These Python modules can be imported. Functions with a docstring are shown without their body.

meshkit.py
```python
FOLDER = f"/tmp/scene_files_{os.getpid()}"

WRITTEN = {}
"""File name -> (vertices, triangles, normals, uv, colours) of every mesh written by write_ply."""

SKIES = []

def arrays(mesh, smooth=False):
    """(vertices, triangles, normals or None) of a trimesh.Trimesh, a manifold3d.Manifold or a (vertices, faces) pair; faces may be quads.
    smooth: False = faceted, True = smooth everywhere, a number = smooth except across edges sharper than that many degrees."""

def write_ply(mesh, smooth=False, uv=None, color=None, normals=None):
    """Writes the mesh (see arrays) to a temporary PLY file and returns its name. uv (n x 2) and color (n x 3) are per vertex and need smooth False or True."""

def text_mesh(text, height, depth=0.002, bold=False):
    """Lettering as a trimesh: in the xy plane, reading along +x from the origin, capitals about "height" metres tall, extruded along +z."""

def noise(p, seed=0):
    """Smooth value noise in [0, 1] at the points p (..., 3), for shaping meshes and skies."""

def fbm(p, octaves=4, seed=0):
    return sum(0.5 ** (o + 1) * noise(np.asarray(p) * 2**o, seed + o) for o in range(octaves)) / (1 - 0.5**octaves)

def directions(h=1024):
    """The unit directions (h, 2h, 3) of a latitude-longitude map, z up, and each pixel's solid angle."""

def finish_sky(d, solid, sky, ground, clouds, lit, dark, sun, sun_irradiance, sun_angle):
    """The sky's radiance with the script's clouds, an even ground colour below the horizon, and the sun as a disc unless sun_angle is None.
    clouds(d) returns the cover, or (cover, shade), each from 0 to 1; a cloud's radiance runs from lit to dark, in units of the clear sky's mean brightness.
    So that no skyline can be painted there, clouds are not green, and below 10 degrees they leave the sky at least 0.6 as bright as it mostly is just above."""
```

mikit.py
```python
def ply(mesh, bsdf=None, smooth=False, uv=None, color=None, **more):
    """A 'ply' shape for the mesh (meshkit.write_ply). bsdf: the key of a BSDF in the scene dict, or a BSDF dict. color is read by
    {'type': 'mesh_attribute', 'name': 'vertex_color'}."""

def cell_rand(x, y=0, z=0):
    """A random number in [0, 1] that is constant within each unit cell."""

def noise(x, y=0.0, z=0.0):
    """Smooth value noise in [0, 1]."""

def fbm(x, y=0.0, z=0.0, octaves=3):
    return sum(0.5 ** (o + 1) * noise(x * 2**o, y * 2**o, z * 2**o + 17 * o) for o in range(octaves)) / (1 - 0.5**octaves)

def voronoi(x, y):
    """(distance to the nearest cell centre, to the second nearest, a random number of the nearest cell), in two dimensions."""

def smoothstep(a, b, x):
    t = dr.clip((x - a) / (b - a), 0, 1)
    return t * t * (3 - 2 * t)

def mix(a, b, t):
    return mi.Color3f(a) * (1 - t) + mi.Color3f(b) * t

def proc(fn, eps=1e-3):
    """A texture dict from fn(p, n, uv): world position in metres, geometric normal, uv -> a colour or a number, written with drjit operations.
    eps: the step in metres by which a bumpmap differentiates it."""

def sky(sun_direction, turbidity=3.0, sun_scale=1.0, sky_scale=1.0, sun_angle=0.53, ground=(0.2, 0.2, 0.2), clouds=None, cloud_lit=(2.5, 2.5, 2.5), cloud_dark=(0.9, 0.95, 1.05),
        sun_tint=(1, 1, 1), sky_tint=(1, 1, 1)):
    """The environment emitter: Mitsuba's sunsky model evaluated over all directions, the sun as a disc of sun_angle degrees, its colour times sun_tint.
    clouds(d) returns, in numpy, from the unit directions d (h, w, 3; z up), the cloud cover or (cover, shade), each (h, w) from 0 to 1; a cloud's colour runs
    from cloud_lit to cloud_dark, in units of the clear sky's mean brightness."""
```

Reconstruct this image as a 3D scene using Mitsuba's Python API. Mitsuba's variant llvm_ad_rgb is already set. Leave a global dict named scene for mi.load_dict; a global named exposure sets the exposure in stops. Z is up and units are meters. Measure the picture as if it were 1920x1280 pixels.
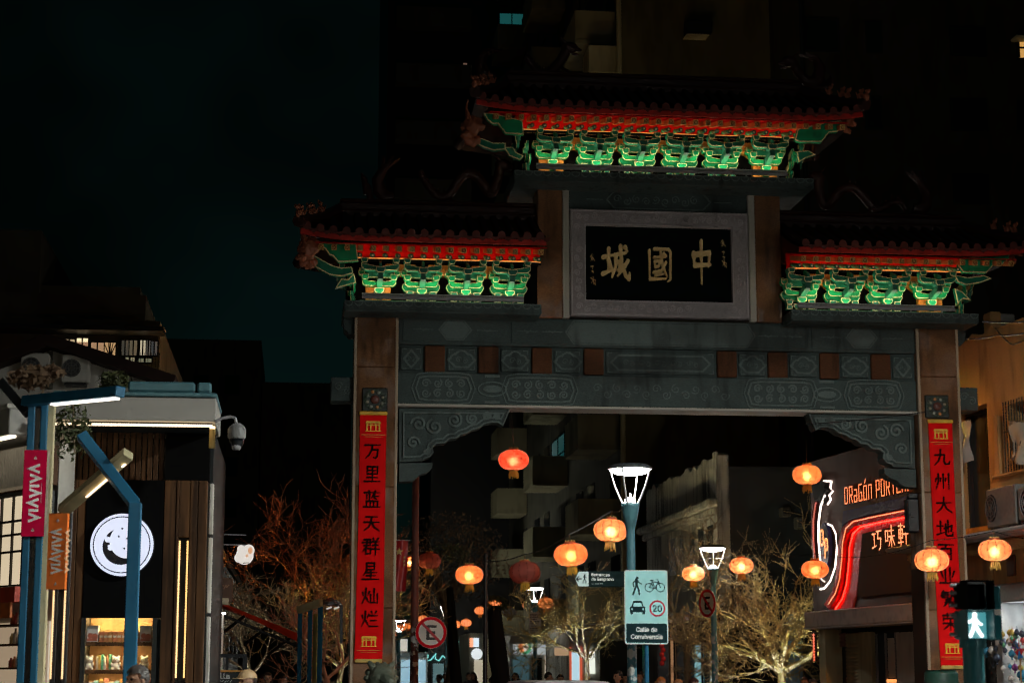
import math, random, numpy as np, trimesh, mitsuba as mi, drjit as dr, mikit, meshkit, manifold3d as m3
import shapely
from shapely.geometry import Polygon, LineString, Point, MultiPoint, box as sbox
from shapely.ops import unary_union
from shapely import affinity
random.seed(7); RNG = np.random.default_rng(7)
T4 = mi.ScalarTransform4f
PI = math.pi
# ------------------------------------------------------------------ camera, sky, exposure
FPX, YAW, PIT = 3600.0, math.radians(6.4), math.atan(625 / 3600.0)
EYE = np.array([0, 0, 1.6])
_f = np.array([math.sin(YAW) * math.cos(PIT), math.cos(YAW) * math.cos(PIT), math.sin(PIT)])
exposure = 0.0
scene = {}
labels = {}
scene['camera'] = {'type': 'thinlens', 'fov': math.degrees(2 * math.atan(960 / FPX)), 'fov_axis': 'x', 'near_clip': 0.1, 'far_clip': 2000.0,
                   'aperture_radius': 0.011, 'focus_distance': 29.5,
                   'to_world': T4().look_at(origin=EYE.tolist(), target=(EYE + _f).tolist(), up=[0, 0, 1])}


def night_clouds(d):
    n = meshkit.fbm(d * 7.0 + 19.0, 4, seed=29)
    c = np.clip((n - 0.36) * 3.0, 0, 1)
    return c, np.clip(1.1 - 1.6 * meshkit.fbm(d * 7.0 + 9.0, 3, seed=9), 0, 1)


scene['sky'] = {**mikit.sky((0.1, -1.0, 0.06), turbidity=3, sun_scale=0.0, sky_scale=0.021, sky_tint=(0.25, 1.0, 1.05), ground=(0.1, 0.1, 0.1),
                            clouds=night_clouds, cloud_lit=(4.2, 17.5, 16.5), cloud_dark=(1.2, 5.2, 5.0)), 'sampling_weight': 6.0}


def at(u, v, Y):
    x, y = (u - 960) / FPX, (640 - v) / FPX
    f, z = math.cos(PIT) - y * math.sin(PIT), math.sin(PIT) + y * math.cos(PIT)
    r = np.array([x * math.cos(YAW) + f * math.sin(YAW), -x * math.sin(YAW) + f * math.cos(YAW), z])
    return r


_ray = at


def at(u, v, Y):
    """The point at street depth Y seen at pixel (u, v) of the 1920-wide photograph."""
    r = _ray(u, v, Y)
    return EYE + r * (Y / r[1])


# ------------------------------------------------------------------ bookkeeping
def number(key):
    if key not in USED:
        USED[key] = 1
        return key
    USED[key] += 1
    return f'{key}_{USED[key]-1:03d}'


USED = {}


def thing(name, label, cat, group=None, kind=None):
    key = number(name)
    labels[key] = {'label': label, 'category': cat}
    if group: labels[key]['group'] = group
    if kind: labels[key]['kind'] = kind
    return key


def emitter(rgb, w=1.0):
    return {'type': 'area', 'radiance': {'type': 'rgb', 'value': [float(x) for x in rgb]}, 'sampling_weight': float(w)}


def entry(mesh, bsdf, color=None, smooth=False, emit=None, w=0.3):
    more = {'emitter': emitter(emit, w)} if emit is not None else {}
    if color is not None:
        color = np.asarray(color, float)
        n = len(mesh.vertices)
        color = np.tile(color, (n, 1)) if color.ndim == 1 else color
        return mikit.ply(mesh, bsdf, smooth=True if smooth else False, color=color, **more)
    return mikit.ply(mesh, bsdf, smooth=smooth, **more)


def put(parent, name, mesh, bsdf, color=None, smooth=False, emit=None, w=0.3, label=None, kind=None):
    key = number(f'{parent}__{name}') if parent else number(name)
    scene[key] = entry(mesh, bsdf, color, smooth, emit, w)
    if label or kind:
        labels[key] = {k: v for k, v in (('label', label), ('kind', kind)) if v}
    return key


def structure(name, mesh, bsdf, color=None, kind='structure', label=None):
    key = number(name)
    scene[key] = entry(mesh, bsdf, color)
    labels[key] = {'kind': kind}
    if label: labels[key]['label'] = label
    return key


class MB:
    """Collects coloured meshes into one."""
    def __init__(s): s.m, s.c = [], []
    def add(s, mesh, c=(0.5, 0.5, 0.5)):
        s.m.append(mesh); s.c.append(np.tile(np.asarray(c, float), (len(mesh.vertices), 1))); return s
    def put(s, parent, name, bsdf='paint', **k):
        mesh = trimesh.util.concatenate(s.m) if len(s.m) > 1 else s.m[0]
        return put(parent, name, mesh, bsdf, color=np.vstack(s.c), **k)
    def mesh(s): return trimesh.util.concatenate(s.m), np.vstack(s.c)


class Proto:
    """Parts built once and placed many times under the key of each copy."""
    def __init__(s): s.parts = []
    def add(s, name, mesh, bsdf, color=None, smooth=False, emit=None, w=0.3):
        s.parts.append((name, entry(mesh, bsdf, color, smooth, emit, w))); return s
    def mb(s, name, mb, bsdf='paint', smooth=False):
        m, c = mb.mesh(); return s.add(name, m, bsdf, c, smooth)
    def place(s, parent, M, skip=(), emit=None):
        ren = {}
        for i, (name, e) in enumerate(s.parts):
            if i in skip: continue
            head, _, tail = name.partition('__')
            if tail:
                key = number(f'{parent}__{ren[head]}__{tail}')
            else:
                key = number(f'{parent}__{head}') if head else parent
                ren[head] = key[len(parent) + 2:]
            e2 = {**e, 'to_world': T4(np.asarray(M, float))}
            if emit and name in emit: e2['emitter'] = emitter(*emit[name])
            scene[key] = e2


# ------------------------------------------------------------------ mesh helpers
def box(x0, x1, y0, y1, z0, z1, bev=0.0):
    if bev <= 0:
        m = trimesh.creation.box((x1 - x0, y1 - y0, z1 - z0)); m.apply_translation(((x0 + x1) / 2, (y0 + y1) / 2, (z0 + z1) / 2)); return m
    b = min(bev, (x1 - x0) * .45, (y1 - y0) * .45, (z1 - z0) * .45)
    p = []
    for X, sx in ((x0, 1), (x1, -1)):
        for Yy, sy in ((y0, 1), (y1, -1)):
            for Z, sz in ((z0, 1), (z1, -1)):
                p += [(X + sx * b, Yy + sy * b, Z), (X + sx * b, Yy, Z + sz * b), (X, Yy + sy * b, Z + sz * b)]
    return trimesh.convex.convex_hull(np.array(p))


def tube(pts, rad, sides=6, cap=True):
    p = np.asarray(pts, float); n = len(p); rad = np.broadcast_to(np.asarray(rad, float), (n,))
    t = np.gradient(p, axis=0) if n > 2 else np.repeat(p[1:] - p[:1], 2, 0)
    t = t / (np.linalg.norm(t, axis=1, keepdims=True) + 1e-12)
    ref = np.array([0, 0, 1.0]) if np.abs(t[:, 2]).mean() < 0.8 else np.array([1.0, 0, 0])
    a = np.cross(t, ref); a /= np.linalg.norm(a, axis=1, keepdims=True) + 1e-12
    b = np.cross(t, a)
    g = np.arange(sides) * 2 * PI / sides
    v = (p[:, None] + rad[:, None, None] * (np.cos(g)[None, :, None] * a[:, None] + np.sin(g)[None, :, None] * b[:, None])).reshape(-1, 3)
    f = []
    for i in range(n - 1):
        for j in range(sides):
            q = (i * sides + j, i * sides + (j + 1) % sides, (i + 1) * sides + (j + 1) % sides, (i + 1) * sides + j)
            f += [(q[0], q[1], q[2]), (q[0], q[2], q[3])]
    if cap:
        for j in range(1, sides - 1):
            f += [(0, j + 1, j), ((n - 1) * sides, (n - 1) * sides + j, (n - 1) * sides + j + 1)]
    return trimesh.Trimesh(v, f, process=False)


def cyl(p0, p1, r, sides=12, r1=None): return tube([p0, p1], [r, r if r1 is None else r1], sides)


def lathe(profile, sides=24, center=(0, 0, 0), mod=None):
    """profile: [(r, z)], top to bottom or bottom to top."""
    g = np.arange(sides) * 2 * PI / sides
    pr = np.array(profile, float)
    if pr[0, 1] > pr[-1, 1]: pr = pr[::-1]
    k = np.ones(sides) if mod is None else mod(g)
    v = np.stack([pr[:, :1] * np.cos(g) * k, pr[:, :1] * np.sin(g) * k, np.repeat(pr[:, 1:], sides, 1)], -1).reshape(-1, 3) + np.array(center)
    f = []
    for i in range(len(pr) - 1):
        for j in range(sides):
            a, b, c, d = i * sides + j, i * sides + (j + 1) % sides, (i + 1) * sides + (j + 1) % sides, (i + 1) * sides + j
            f += [(a, b, c), (a, c, d)]
    return trimesh.Trimesh(v, f, process=False)


def ball(c, r, s=(1, 1, 1), sub=2):
    m = trimesh.creation.icosphere(subdivisions=sub, radius=1.0); m.vertices *= np.array(s) * r; m.vertices += np.array(c); return m


def bar(p0, p1, w, d, roll=None):
    """A rectangular bar between two points: w across (roughly along roll), d in the other direction."""
    p0, p1 = np.asarray(p0, float), np.asarray(p1, float)
    t = p1 - p0; L = np.linalg.norm(t); t /= L
    a = np.array(roll if roll is not None else (1, 0, 0), float); a -= t * (a @ t)
    if np.linalg.norm(a) < 1e-3: a = np.array([0, 0, 1.0]) - t * t[2]
    a /= np.linalg.norm(a); b = np.cross(t, a)
    m = box(-w / 2, w / 2, -d / 2, d / 2, 0, L, min(w, d) * .06)
    M = np.eye(4); M[:3, 0], M[:3, 1], M[:3, 2], M[:3, 3] = a, b, t, p0
    m.apply_transform(M); return m


def rough(mesh, amp, freq, seed=0):
    v = np.array(mesh.vertices)
    d = np.stack([meshkit.fbm(v * freq + 31 * k, 3, seed + k) - .5 for k in range(3)], 1)
    mesh = mesh.copy(); mesh.vertices = v + d * 2 * amp; return mesh


def polys(g):
    if g.is_empty: return []
    return [p for p in getattr(g, 'geoms', [g]) if p.geom_type == 'Polygon' and p.area > 1e-7]


def extr(poly, n0, n1):
    """Extrude a polygon of the (a, b) plane from n0 to n1 along its normal."""
    ms = []
    for p in polys(poly):
        m = trimesh.creation.extrude_polygon(p.simplify(1e-4), n1 - n0, engine='earcut'); m.apply_translation((0, 0, n0)); ms.append(m)
    return trimesh.util.concatenate(ms)


class Face:
    """An upright plane: local a along 'right', b = height, n = distance out of the plane towards the viewer."""
    def __init__(s, o, right):
        s.o = np.array(o, float); r = np.array(right, float); r /= np.linalg.norm(r); s.r = r; s.n = np.cross(r, [0, 0, 1.0])
        s.M = np.eye(4); s.M[:3, 0], s.M[:3, 1], s.M[:3, 2], s.M[:3, 3] = r, (0, 0, 1), s.n, s.o
    def px(s, u, v, n=0.0):
        d = _ray(u, v, 0); P = s.o + s.n * n
        h = EYE + d * (((P - EYE) @ s.n) / (d @ s.n)) - s.o
        return np.array([h @ s.r, h[2]])
    def pp(s, pts, n=0.0): return Polygon([s.px(u, v, n) for u, v in pts])
    def out(s, mesh): mesh.apply_transform(s.M); return mesh
    def prism(s, poly, n0, n1): return s.out(extr(poly, n0, n1))
    def box(s, a0, a1, b0, b1, n0, n1, bev=0.0): return s.out(box(a0, a1, b0, b1, n0, n1, bev))
    def pbox(s, u0, v0, u1, v1, n0, n1, bev=0.0):
        p, q = s.px(u0, v0, n1), s.px(u1, v1, n1); return s.box(min(p[0], q[0]), max(p[0], q[0]), min(p[1], q[1]), max(p[1], q[1]), n0, n1, bev)
    def text(s, t, a, b, h, n, depth=.01, sx=1.0, bold=False, align='c', rot=0.0, skew=0.0):
        m = meshkit.text_mesh(t, h, depth, bold); m.vertices[:, 0] *= sx
        lo, hi = m.bounds[0], m.bounds[1]
        m.apply_translation((-(lo[0] + hi[0]) / 2 if align == 'c' else -lo[0], -h / 2, 0))
        if skew: m.vertices[:, 1] += m.vertices[:, 0] * skew
        if rot: m.apply_transform(trimesh.transformations.rotation_matrix(rot, (0, 0, 1)))
        m.apply_translation((a, b, n)); return s.out(m)
    def at(s, a, b, n=0.0): return s.o + s.r * a + np.array([0, 0, 1.0]) * b + s.n * n
    def mat(s, a, b, n=0.0, sc=1.0, rot=0.0):
        L = np.eye(4); c, q = math.cos(rot), math.sin(rot); L[:2, :2] = [[c, -q], [q, c]]; L[:3, :3] *= sc; L[:3, 3] = (a, b, n); return s.M @ L


def disc(x, y, r, k=32): return Point(x, y).buffer(r, quad_segs=max(2, k // 4))
def ring(x, y, r0, r1): return disc(x, y, r1).difference(disc(x, y, r0))


def brush(strokes, cx, cy, w, h, r=4.5, taper=0.55, slant=0.0):
    """Brush strokes given on a 100 x 100 grid as one shape centred on (cx, cy), w wide and h high."""
    out = []
    for st in strokes:
        n = len(st)
        rad = [r * (1.0 if i < n - 1 else taper) * (1.15 if i == 0 else 1) for i in range(n)]
        for i in range(n - 1):
            out.append(unary_union([Point(st[i]).buffer(rad[i], quad_segs=3), Point(st[i + 1]).buffer(rad[i + 1], quad_segs=3)]).convex_hull)
    g = unary_union(out)
    return affinity.affine_transform(g, [w / 100, slant * w / 100, 0, h / 100, cx - w / 2 - slant * w / 2, cy - h / 2])


def line(pts, w): return LineString(pts).buffer(w / 2, cap_style='round', quad_segs=3)


def spiral(cx, cy, r, turns=1.6, d=1, a0=0.0, w=.012, k=26):
    t = np.linspace(0, 1, k)
    return line([(cx + r * (1 - .82 * q) * math.cos(a0 + d * 2 * PI * turns * q), cy + r * (1 - .82 * q) * math.sin(a0 + d * 2 * PI * turns * q)) for q in t], w)


def box_uv(p, n, s):
    """Two coordinates on the face that n points out of."""
    h = dr.abs(n.z) > .7
    x = dr.select(h, p.x, dr.select(dr.abs(n.x) > .7, p.y, p.x)); y = dr.select(h, p.y, p.z)
    return x * s, y * s


# ------------------------------------------------------------------ materials
def pbr(name, color, rough=.6, metal=0.0, spec=.5, bump=None, bs=.01, extra=None):
    base = {'type': 'principled', 'base_color': mikit.proc(color) if callable(color) else (color if isinstance(color, dict) else {'type': 'rgb', 'value': list(color)}),
            'roughness': mikit.proc(rough) if callable(rough) else rough, 'metallic': metal, 'specular': spec, **(extra or {})}
    if bump is not None:
        base = {'type': 'bumpmap', 'arbitrary': mikit.proc(bump, 2e-3), 'scale': bs, 'bsdf': base}
    scene[name] = {'type': 'twosided', 'bsdf': base}


def speck(c0, c1, fr=60., big=.7, grain=.5):
    def fn(p, n, uv):
        g = mikit.noise(p.x * fr, p.y * fr, p.z * fr); b = mikit.fbm(p.x * 1.3, p.y * 1.3, p.z * 1.3, 3)
        return mikit.mix(c0, c1, dr.clip(grain * g + big * b - .1, 0, 1))
    return fn


def stained(c, dirt, fx=2.2, fz=.35, amt=.8):
    """Plaster with run-off streaks and patches."""
    def fn(p, n, uv):
        s = mikit.fbm(p.x * fx * 3, p.y * fx * 3, p.z * fz * 3, 4); b = mikit.fbm(p.x * .6, p.y * .6, p.z * .6 + 4, 3)
        return mikit.mix(c, dirt, dr.clip(mikit.smoothstep(.42, .75, .6 * s + .4 * b) * amt + .12 * mikit.noise(p.x * 35, p.y * 35, p.z * 35), 0, 1))
    return fn


def wood(c0, c1, fr=14.):
    def fn(p, n, uv):
        g = mikit.fbm(p.x * fr, p.y * fr, p.z * .8, 4)
        k = mikit.cell_rand(p.x * 7.7, p.y * 7.7, 1)
        return mikit.mix(c0, c1, dr.clip(g * 1.3 - .3 + .3 * (k - .5), 0, 1))
    return fn


VC = {'type': 'mesh_attribute', 'name': 'vertex_color'}


def worn(name, rough, spec, dirt=(.03, .028, .025), amt=.35):
    scene[name] = {'type': 'blendbsdf', 'weight': mikit.proc(lambda p, n, uv: amt * mikit.smoothstep(.45, .8, mikit.fbm(p.x * 9, p.y * 9, p.z * 6, 4))),
                   'a': {'type': 'twosided', 'bsdf': {'type': 'principled', 'base_color': VC, 'roughness': rough, 'specular': spec}},
                   'b': {'type': 'twosided', 'bsdf': {'type': 'principled', 'base_color': {'type': 'rgb', 'value': list(dirt)}, 'roughness': .9, 'specular': .2}}}


worn('paint', .45, .5)
worn('matte', .95, .06, amt=.12)
worn('gloss', .18, .5, amt=.1)
def weathered(c0, c1, dirt):
    base = speck(c0, c1)
    def fn(p, n, uv):
        s = mikit.fbm(p.x * 7, p.y * 7, p.z * .9, 4); b = mikit.fbm(p.x * .9, p.y * .9, p.z * 1.4 + 7, 4)
        d = dr.clip(mikit.smoothstep(.5, .78, s) * .6 + mikit.smoothstep(.52, .75, b) * .55, 0, .85)
        return mikit.mix(base(p, n, uv), dirt, d)
    return fn


pbr('stone_grey', weathered((.022, .036, .035), (.066, .093, .088), (.010, .015, .014)), .75, bump=lambda p, n, uv: mikit.fbm(p.x * 30, p.y * 30, p.z * 30, 3), bs=.004)
pbr('stone_relief_lit', weathered((.060, .086, .082), (.14, .18, .17), (.026, .034, .032)), .7)  # carvings lighter than the beams: light on raised relief put into the colour
pbr('granite_brown', weathered((.115, .050, .024), (.28, .135, .066), (.05, .025, .015)), lambda p, n, uv: .12 + .25 * mikit.smoothstep(.45, .7, mikit.fbm(p.x * 5, p.y * 5, p.z * 3, 4)), spec=.6)
pbr('granite_polished', speck((.05, .03, .022), (.11, .065, .045), 90.), .035, spec=.9)
pbr('spacer_brown', weathered((.060, .024, .012), (.14, .060, .030), (.025, .013, .008)), .85, spec=.12)
pbr('granite_edge_lit', speck((.30, .21, .14), (.46, .36, .26), 90.), .3)
pbr('stone_light', speck((.30, .28, .24), (.48, .44, .38)), .55)
pbr('stone_lilac', speck((.20, .175, .18), (.38, .335, .34)), .7, bump=lambda p, n, uv: mikit.fbm(p.x * 22, p.y * 22, p.z * 22, 4), bs=.012)
pbr('tile_glazed', speck((.010, .004, .003), (.026, .009, .006), 8.), .65, spec=.2)
pbr('ridge_glazed', speck((.018, .005, .003), (.052, .013, .007), 12.), .4, bump=lambda p, n, uv: mikit.fbm(p.x * 26, p.y * 26, p.z * 26, 3), bs=.02)
pbr('tile_end_red_lit', speck((.07, .016, .012), (.16, .035, .025), 14.), .4)  # red LED bounce on the tile ends is put into their glaze colour
pbr('ridge_orange', speck((.22, .06, .03), (.42, .13, .06), 20.), .45)
pbr('board_black', (.003, .0055, .0055), .9, spec=.08)
pbr('gold', speck((.78, .50, .19), (.95, .70, .34), 40.), .5, metal=.15)
pbr('asphalt', lambda p, n, uv: mikit.mix((.03, .03, .03), (.075, .072, .07), mikit.fbm(p.x * 9, p.y * 9, 0, 4)), .85)
pbr('paving', lambda p, n, uv: mikit.mix((.12, .12, .115), (.22, .21, .2), mikit.fbm(p.x * 5, p.y * 5, 0, 4)), .8)
pbr('kerbstone', speck((.16, .16, .155), (.3, .29, .28)), .8)
pbr('wood_dark', wood((.026, .011, .004), (.16, .072, .026)), .6, spec=.25)
pbr('wood_warm', wood((.26, .13, .055), (.48, .29, .13), 10.), .5)
pbr('metal_black', (.012, .013, .015), .4)
pbr('metal_blue', lambda p, n, uv: mikit.mix((.010, .085, .17), (.022, .14, .25), mikit.fbm(p.x * 6, p.y * 6, p.z * 2, 3)), .5, spec=.25)
pbr('metal_teal', lambda p, n, uv: mikit.mix((.05, .14, .17), (.10, .22, .25), mikit.fbm(p.x * 6, p.y * 6, p.z * 6, 3)), .4)
pbr('unit_grey', speck((.10, .10, .095), (.19, .19, .18), 20.), .6)
pbr('signal_teal', (.012, .085, .095), .4)
pbr('metal_grey', speck((.18, .18, .19), (.3, .3, .31), 30.), .4)
pbr('metal_sticker', lambda p, n, uv: mikit.mix((.10, .03, .022), (.55, .53, .5), mikit.smoothstep(.53, .6, mikit.fbm(p.x * 15, p.y * 15, p.z * 11, 4)) * mikit.smoothstep(2.65, 2.2, p.z)), .6)
pbr('metal_flaked', lambda p, n, uv: mikit.mix((.06, .17, .21), (.42, .42, .40), mikit.smoothstep(.5, .6, mikit.fbm(p.x * 12, p.y * 12, p.z * 9, 4)) * mikit.smoothstep(2.7, 2.3, p.z)), .5)
pbr('plaster_beige', stained((.50, .45, .27), (.22, .19, .11), 1.2, .2), .9)
pbr('plaster_tower', stained((.13, .115, .055), (.07, .06, .03), 1.0, .2), .9, spec=.1)
pbr('plaster_dark', stained((.085, .082, .060), (.04, .04, .03), 1.0, .2), .9)
pbr('plaster_orange_lit', stained((.52, .29, .11), (.12, .065, .025), 1.6, .3, .75), .9)  # beige plaster with stains; the orange lamp light is put into its colour
pbr('plaster_old', stained((.60, .60, .54), (.08, .08, .075), 2.6, .3, 1.0), .9)
pbr('plaster_mauve', stained((.060, .040, .036), (.035, .026, .024), 1.0, .4), .8)
pbr('plaster_white', stained((.55, .53, .48), (.3, .28, .25), 1.5, .4), .85)
pbr('void_black', (.004, .004, .004), .95, spec=.05)
pbr('bark_silhouette', (.012, .012, .011), .95, spec=.1)  # trunks seen in silhouette: their shade is put into the bark colour
pbr('facade_black', (.006, .010, .011), .5)
pbr('facade_grey', speck((.30, .29, .265), (.40, .38, .35), 14., .8, .2), .6)
pbr('concrete', speck((.2, .19, .175), (.34, .33, .3), 25.), .9)
pbr('glass_dark', (.006, .008, .010), .08, spec=.6)
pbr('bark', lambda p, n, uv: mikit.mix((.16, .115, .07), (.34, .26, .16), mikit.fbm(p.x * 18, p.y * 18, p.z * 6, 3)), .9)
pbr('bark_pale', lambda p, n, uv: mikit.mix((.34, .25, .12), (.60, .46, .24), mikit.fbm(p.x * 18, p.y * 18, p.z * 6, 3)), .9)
pbr('bark_red_lit', lambda p, n, uv: mikit.mix((.28, .10, .06), (.48, .22, .12), mikit.fbm(p.x * 18, p.y * 18, p.z * 6, 3)), .9)  # reddish light falling on these trees is put into the bark colour
pbr('leaf', lambda p, n, uv: mikit.mix((.03, .045, .018), (.12, .13, .05), mikit.noise(p.x * 12, p.y * 12, p.z * 12)), .7)
pbr('leaf_dry', lambda p, n, uv: mikit.mix((.09, .05, .03), (.26, .17, .10), mikit.noise(p.x * 9, p.y * 9, p.z * 9)), .8)
pbr('bronze_green', lambda p, n, uv: mikit.mix((.04, .055, .04), (.17, .19, .14), mikit.fbm(p.x * 12, p.y * 12, p.z * 12, 4)), .6, bump=lambda p, n, uv: mikit.fbm(p.x * 25, p.y * 25, p.z * 25, 3), bs=.01)
pbr('banner_red', lambda p, n, uv: mikit.mix((.76, .006, .008), (.90, .012, .012), mikit.fbm(p.x * 4, p.y * 4, p.z * 2, 3)), .95, spec=.06)
pbr('lamp_arm_white', (.45, .45, .43), .5)
pbr('lamp_glass', (.8, .8, .78), .4)
pbr('lens', (.5, .5, .5), .5)
for nm, col in (('cloth_orange', (.95, .165, .045)), ('cloth_peach', (.95, .235, .085)), ('cloth_red', (.85, .07, .03)), ('cloth_faded', (.80, .30, .24))):
    scene[nm] = {'type': 'principledthin', 'base_color': mikit.proc(lambda p, n, uv, c=col: mi.Color3f(c) * (.85 + .25 * mikit.fbm(p.x * 16, p.y * 16, p.z * 5, 3))), 'roughness': .5, 'spec_trans': .30, 'diff_trans': 1.25, 'eta': 1.3}

# ------------------------------------------------------------------ ground
structure('ground', box(-900, 900, -100, 1500, -.6, -.02), 'paving')
structure('avenue', box(-200, 200, -12, 13, -.016, -.004), 'asphalt')
structure('street', box(1.5, 10.1, 13, 400, -.016, -.004), 'asphalt')
structure('pavement', box(-60, 1.36, 13.15, 300, -.016, .12), 'paving')
structure('pavement', box(10.24, 60, 13.15, 300, -.016, .12), 'paving')
structure('kerb', box(1.37, 1.5, 13, 300, -.016, .125, .02), 'kerbstone')
structure('kerb', box(10.1, 10.23, 13, 300, -.016, .125, .02), 'kerbstone')

# ------------------------------------------------------------------ the gate
G = Face((0, 30, 0), (1, 0, 0))
gate = thing('archway_gate', 'huge stone archway with three tiled roofs and green brackets spanning the street', 'archway')
MIR = 11.58
CREAM, GREEN, GREEN2, GREEN3 = (.88, .70, .38), (.004, .32, .115), (.006, .18, .095), (.006, .36, .11)
RED, ORANGE, GOLDP = (.50, .022, .012), (.92, .38, .07), (.62, .38, .10)


def gput(name, mesh, bsdf, **k): return put(gate, name, mesh, bsdf, **k)


for x0, x1 in ((.86, 1.55), (10.02, 10.72)):
    k = gput('pillar', G.box(x0 - .16, x1 + .16, 0, .9, -.86, .17, .04), 'stone_grey')
    nm = k[len(gate) + 2:]
    for z0, z1 in ((.9, 2.62), (2.624, 4.50), (4.504, 6.39), (6.395, 7.24)):
        put(gate, nm + '__shaft_block', G.box(x0, x1, z0, z1, -.69, 0, .012), 'granite_brown')
    for e in (x0 - .004, x1 - .041):
        put(gate, nm + '__edge_strip', G.box(e, e + .045, .92, 7.24, -.05, .005, .006), 'granite_edge_lit')  # chamfer strips; the highlight along the edges is put into their lighter colour
put(gate, 'pillar_001__polished_plate', box(10.004, 10.0195, 30.02, 30.66, 1.0, 3.3), 'granite_polished', label='polished granite plate mirroring the lanterns on the inner side')
for s in (0, 1):   # projecting ends of the lower beam outside the pillars
    p = (.50, .86) if not s else (10.72, 11.06)
    k = gput('beam_end', G.box(p[0], p[1], 5.86, 6.24, -.55, -.12, .01), 'stone_grey')
    c = (p[0] + p[1]) / 2
    put(gate, k[len(gate) + 2:] + '__carving', G.prism(unary_union([spiral(c - .06, 6.09, .07, 1.4, 1, .4), spiral(c + .07, 6.02, .07, 1.4, -1, 2)]), -.12, -.105), 'stone_relief_lit')
# beams
kb = gput('lower_beam', G.box(1.55, 10.02, 5.83, 6.33, -.58, -.10, .01), 'stone_grey')
ks = gput('beam_trim', G.box(1.55, 10.02, 5.785, 5.827, -.60, -.06, .008), 'stone_light')  # lamp light on the beam underside is put into this paler strip
kr = gput('panel_course', G.box(1.55, 10.02, 6.334, 6.776, -.55, -.16), 'stone_grey')
ku = gput('upper_beam', G.box(1.55, 10.02, 6.78, 7.24, -.60, -.08, .01), 'stone_grey')
SUB = lambda k: k[len(gate) + 2:]


def rim(poly, w=.022): return poly.buffer(w / 2).difference(poly.buffer(-w / 2))


def both(f):
    for s in (0, 1):
        f(lambda g: g if not s else affinity.affine_transform(g, [-1, 0, 0, 1, MIR, 0]))


def mirp(xs): return [(x, z) for x, z in xs]


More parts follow.
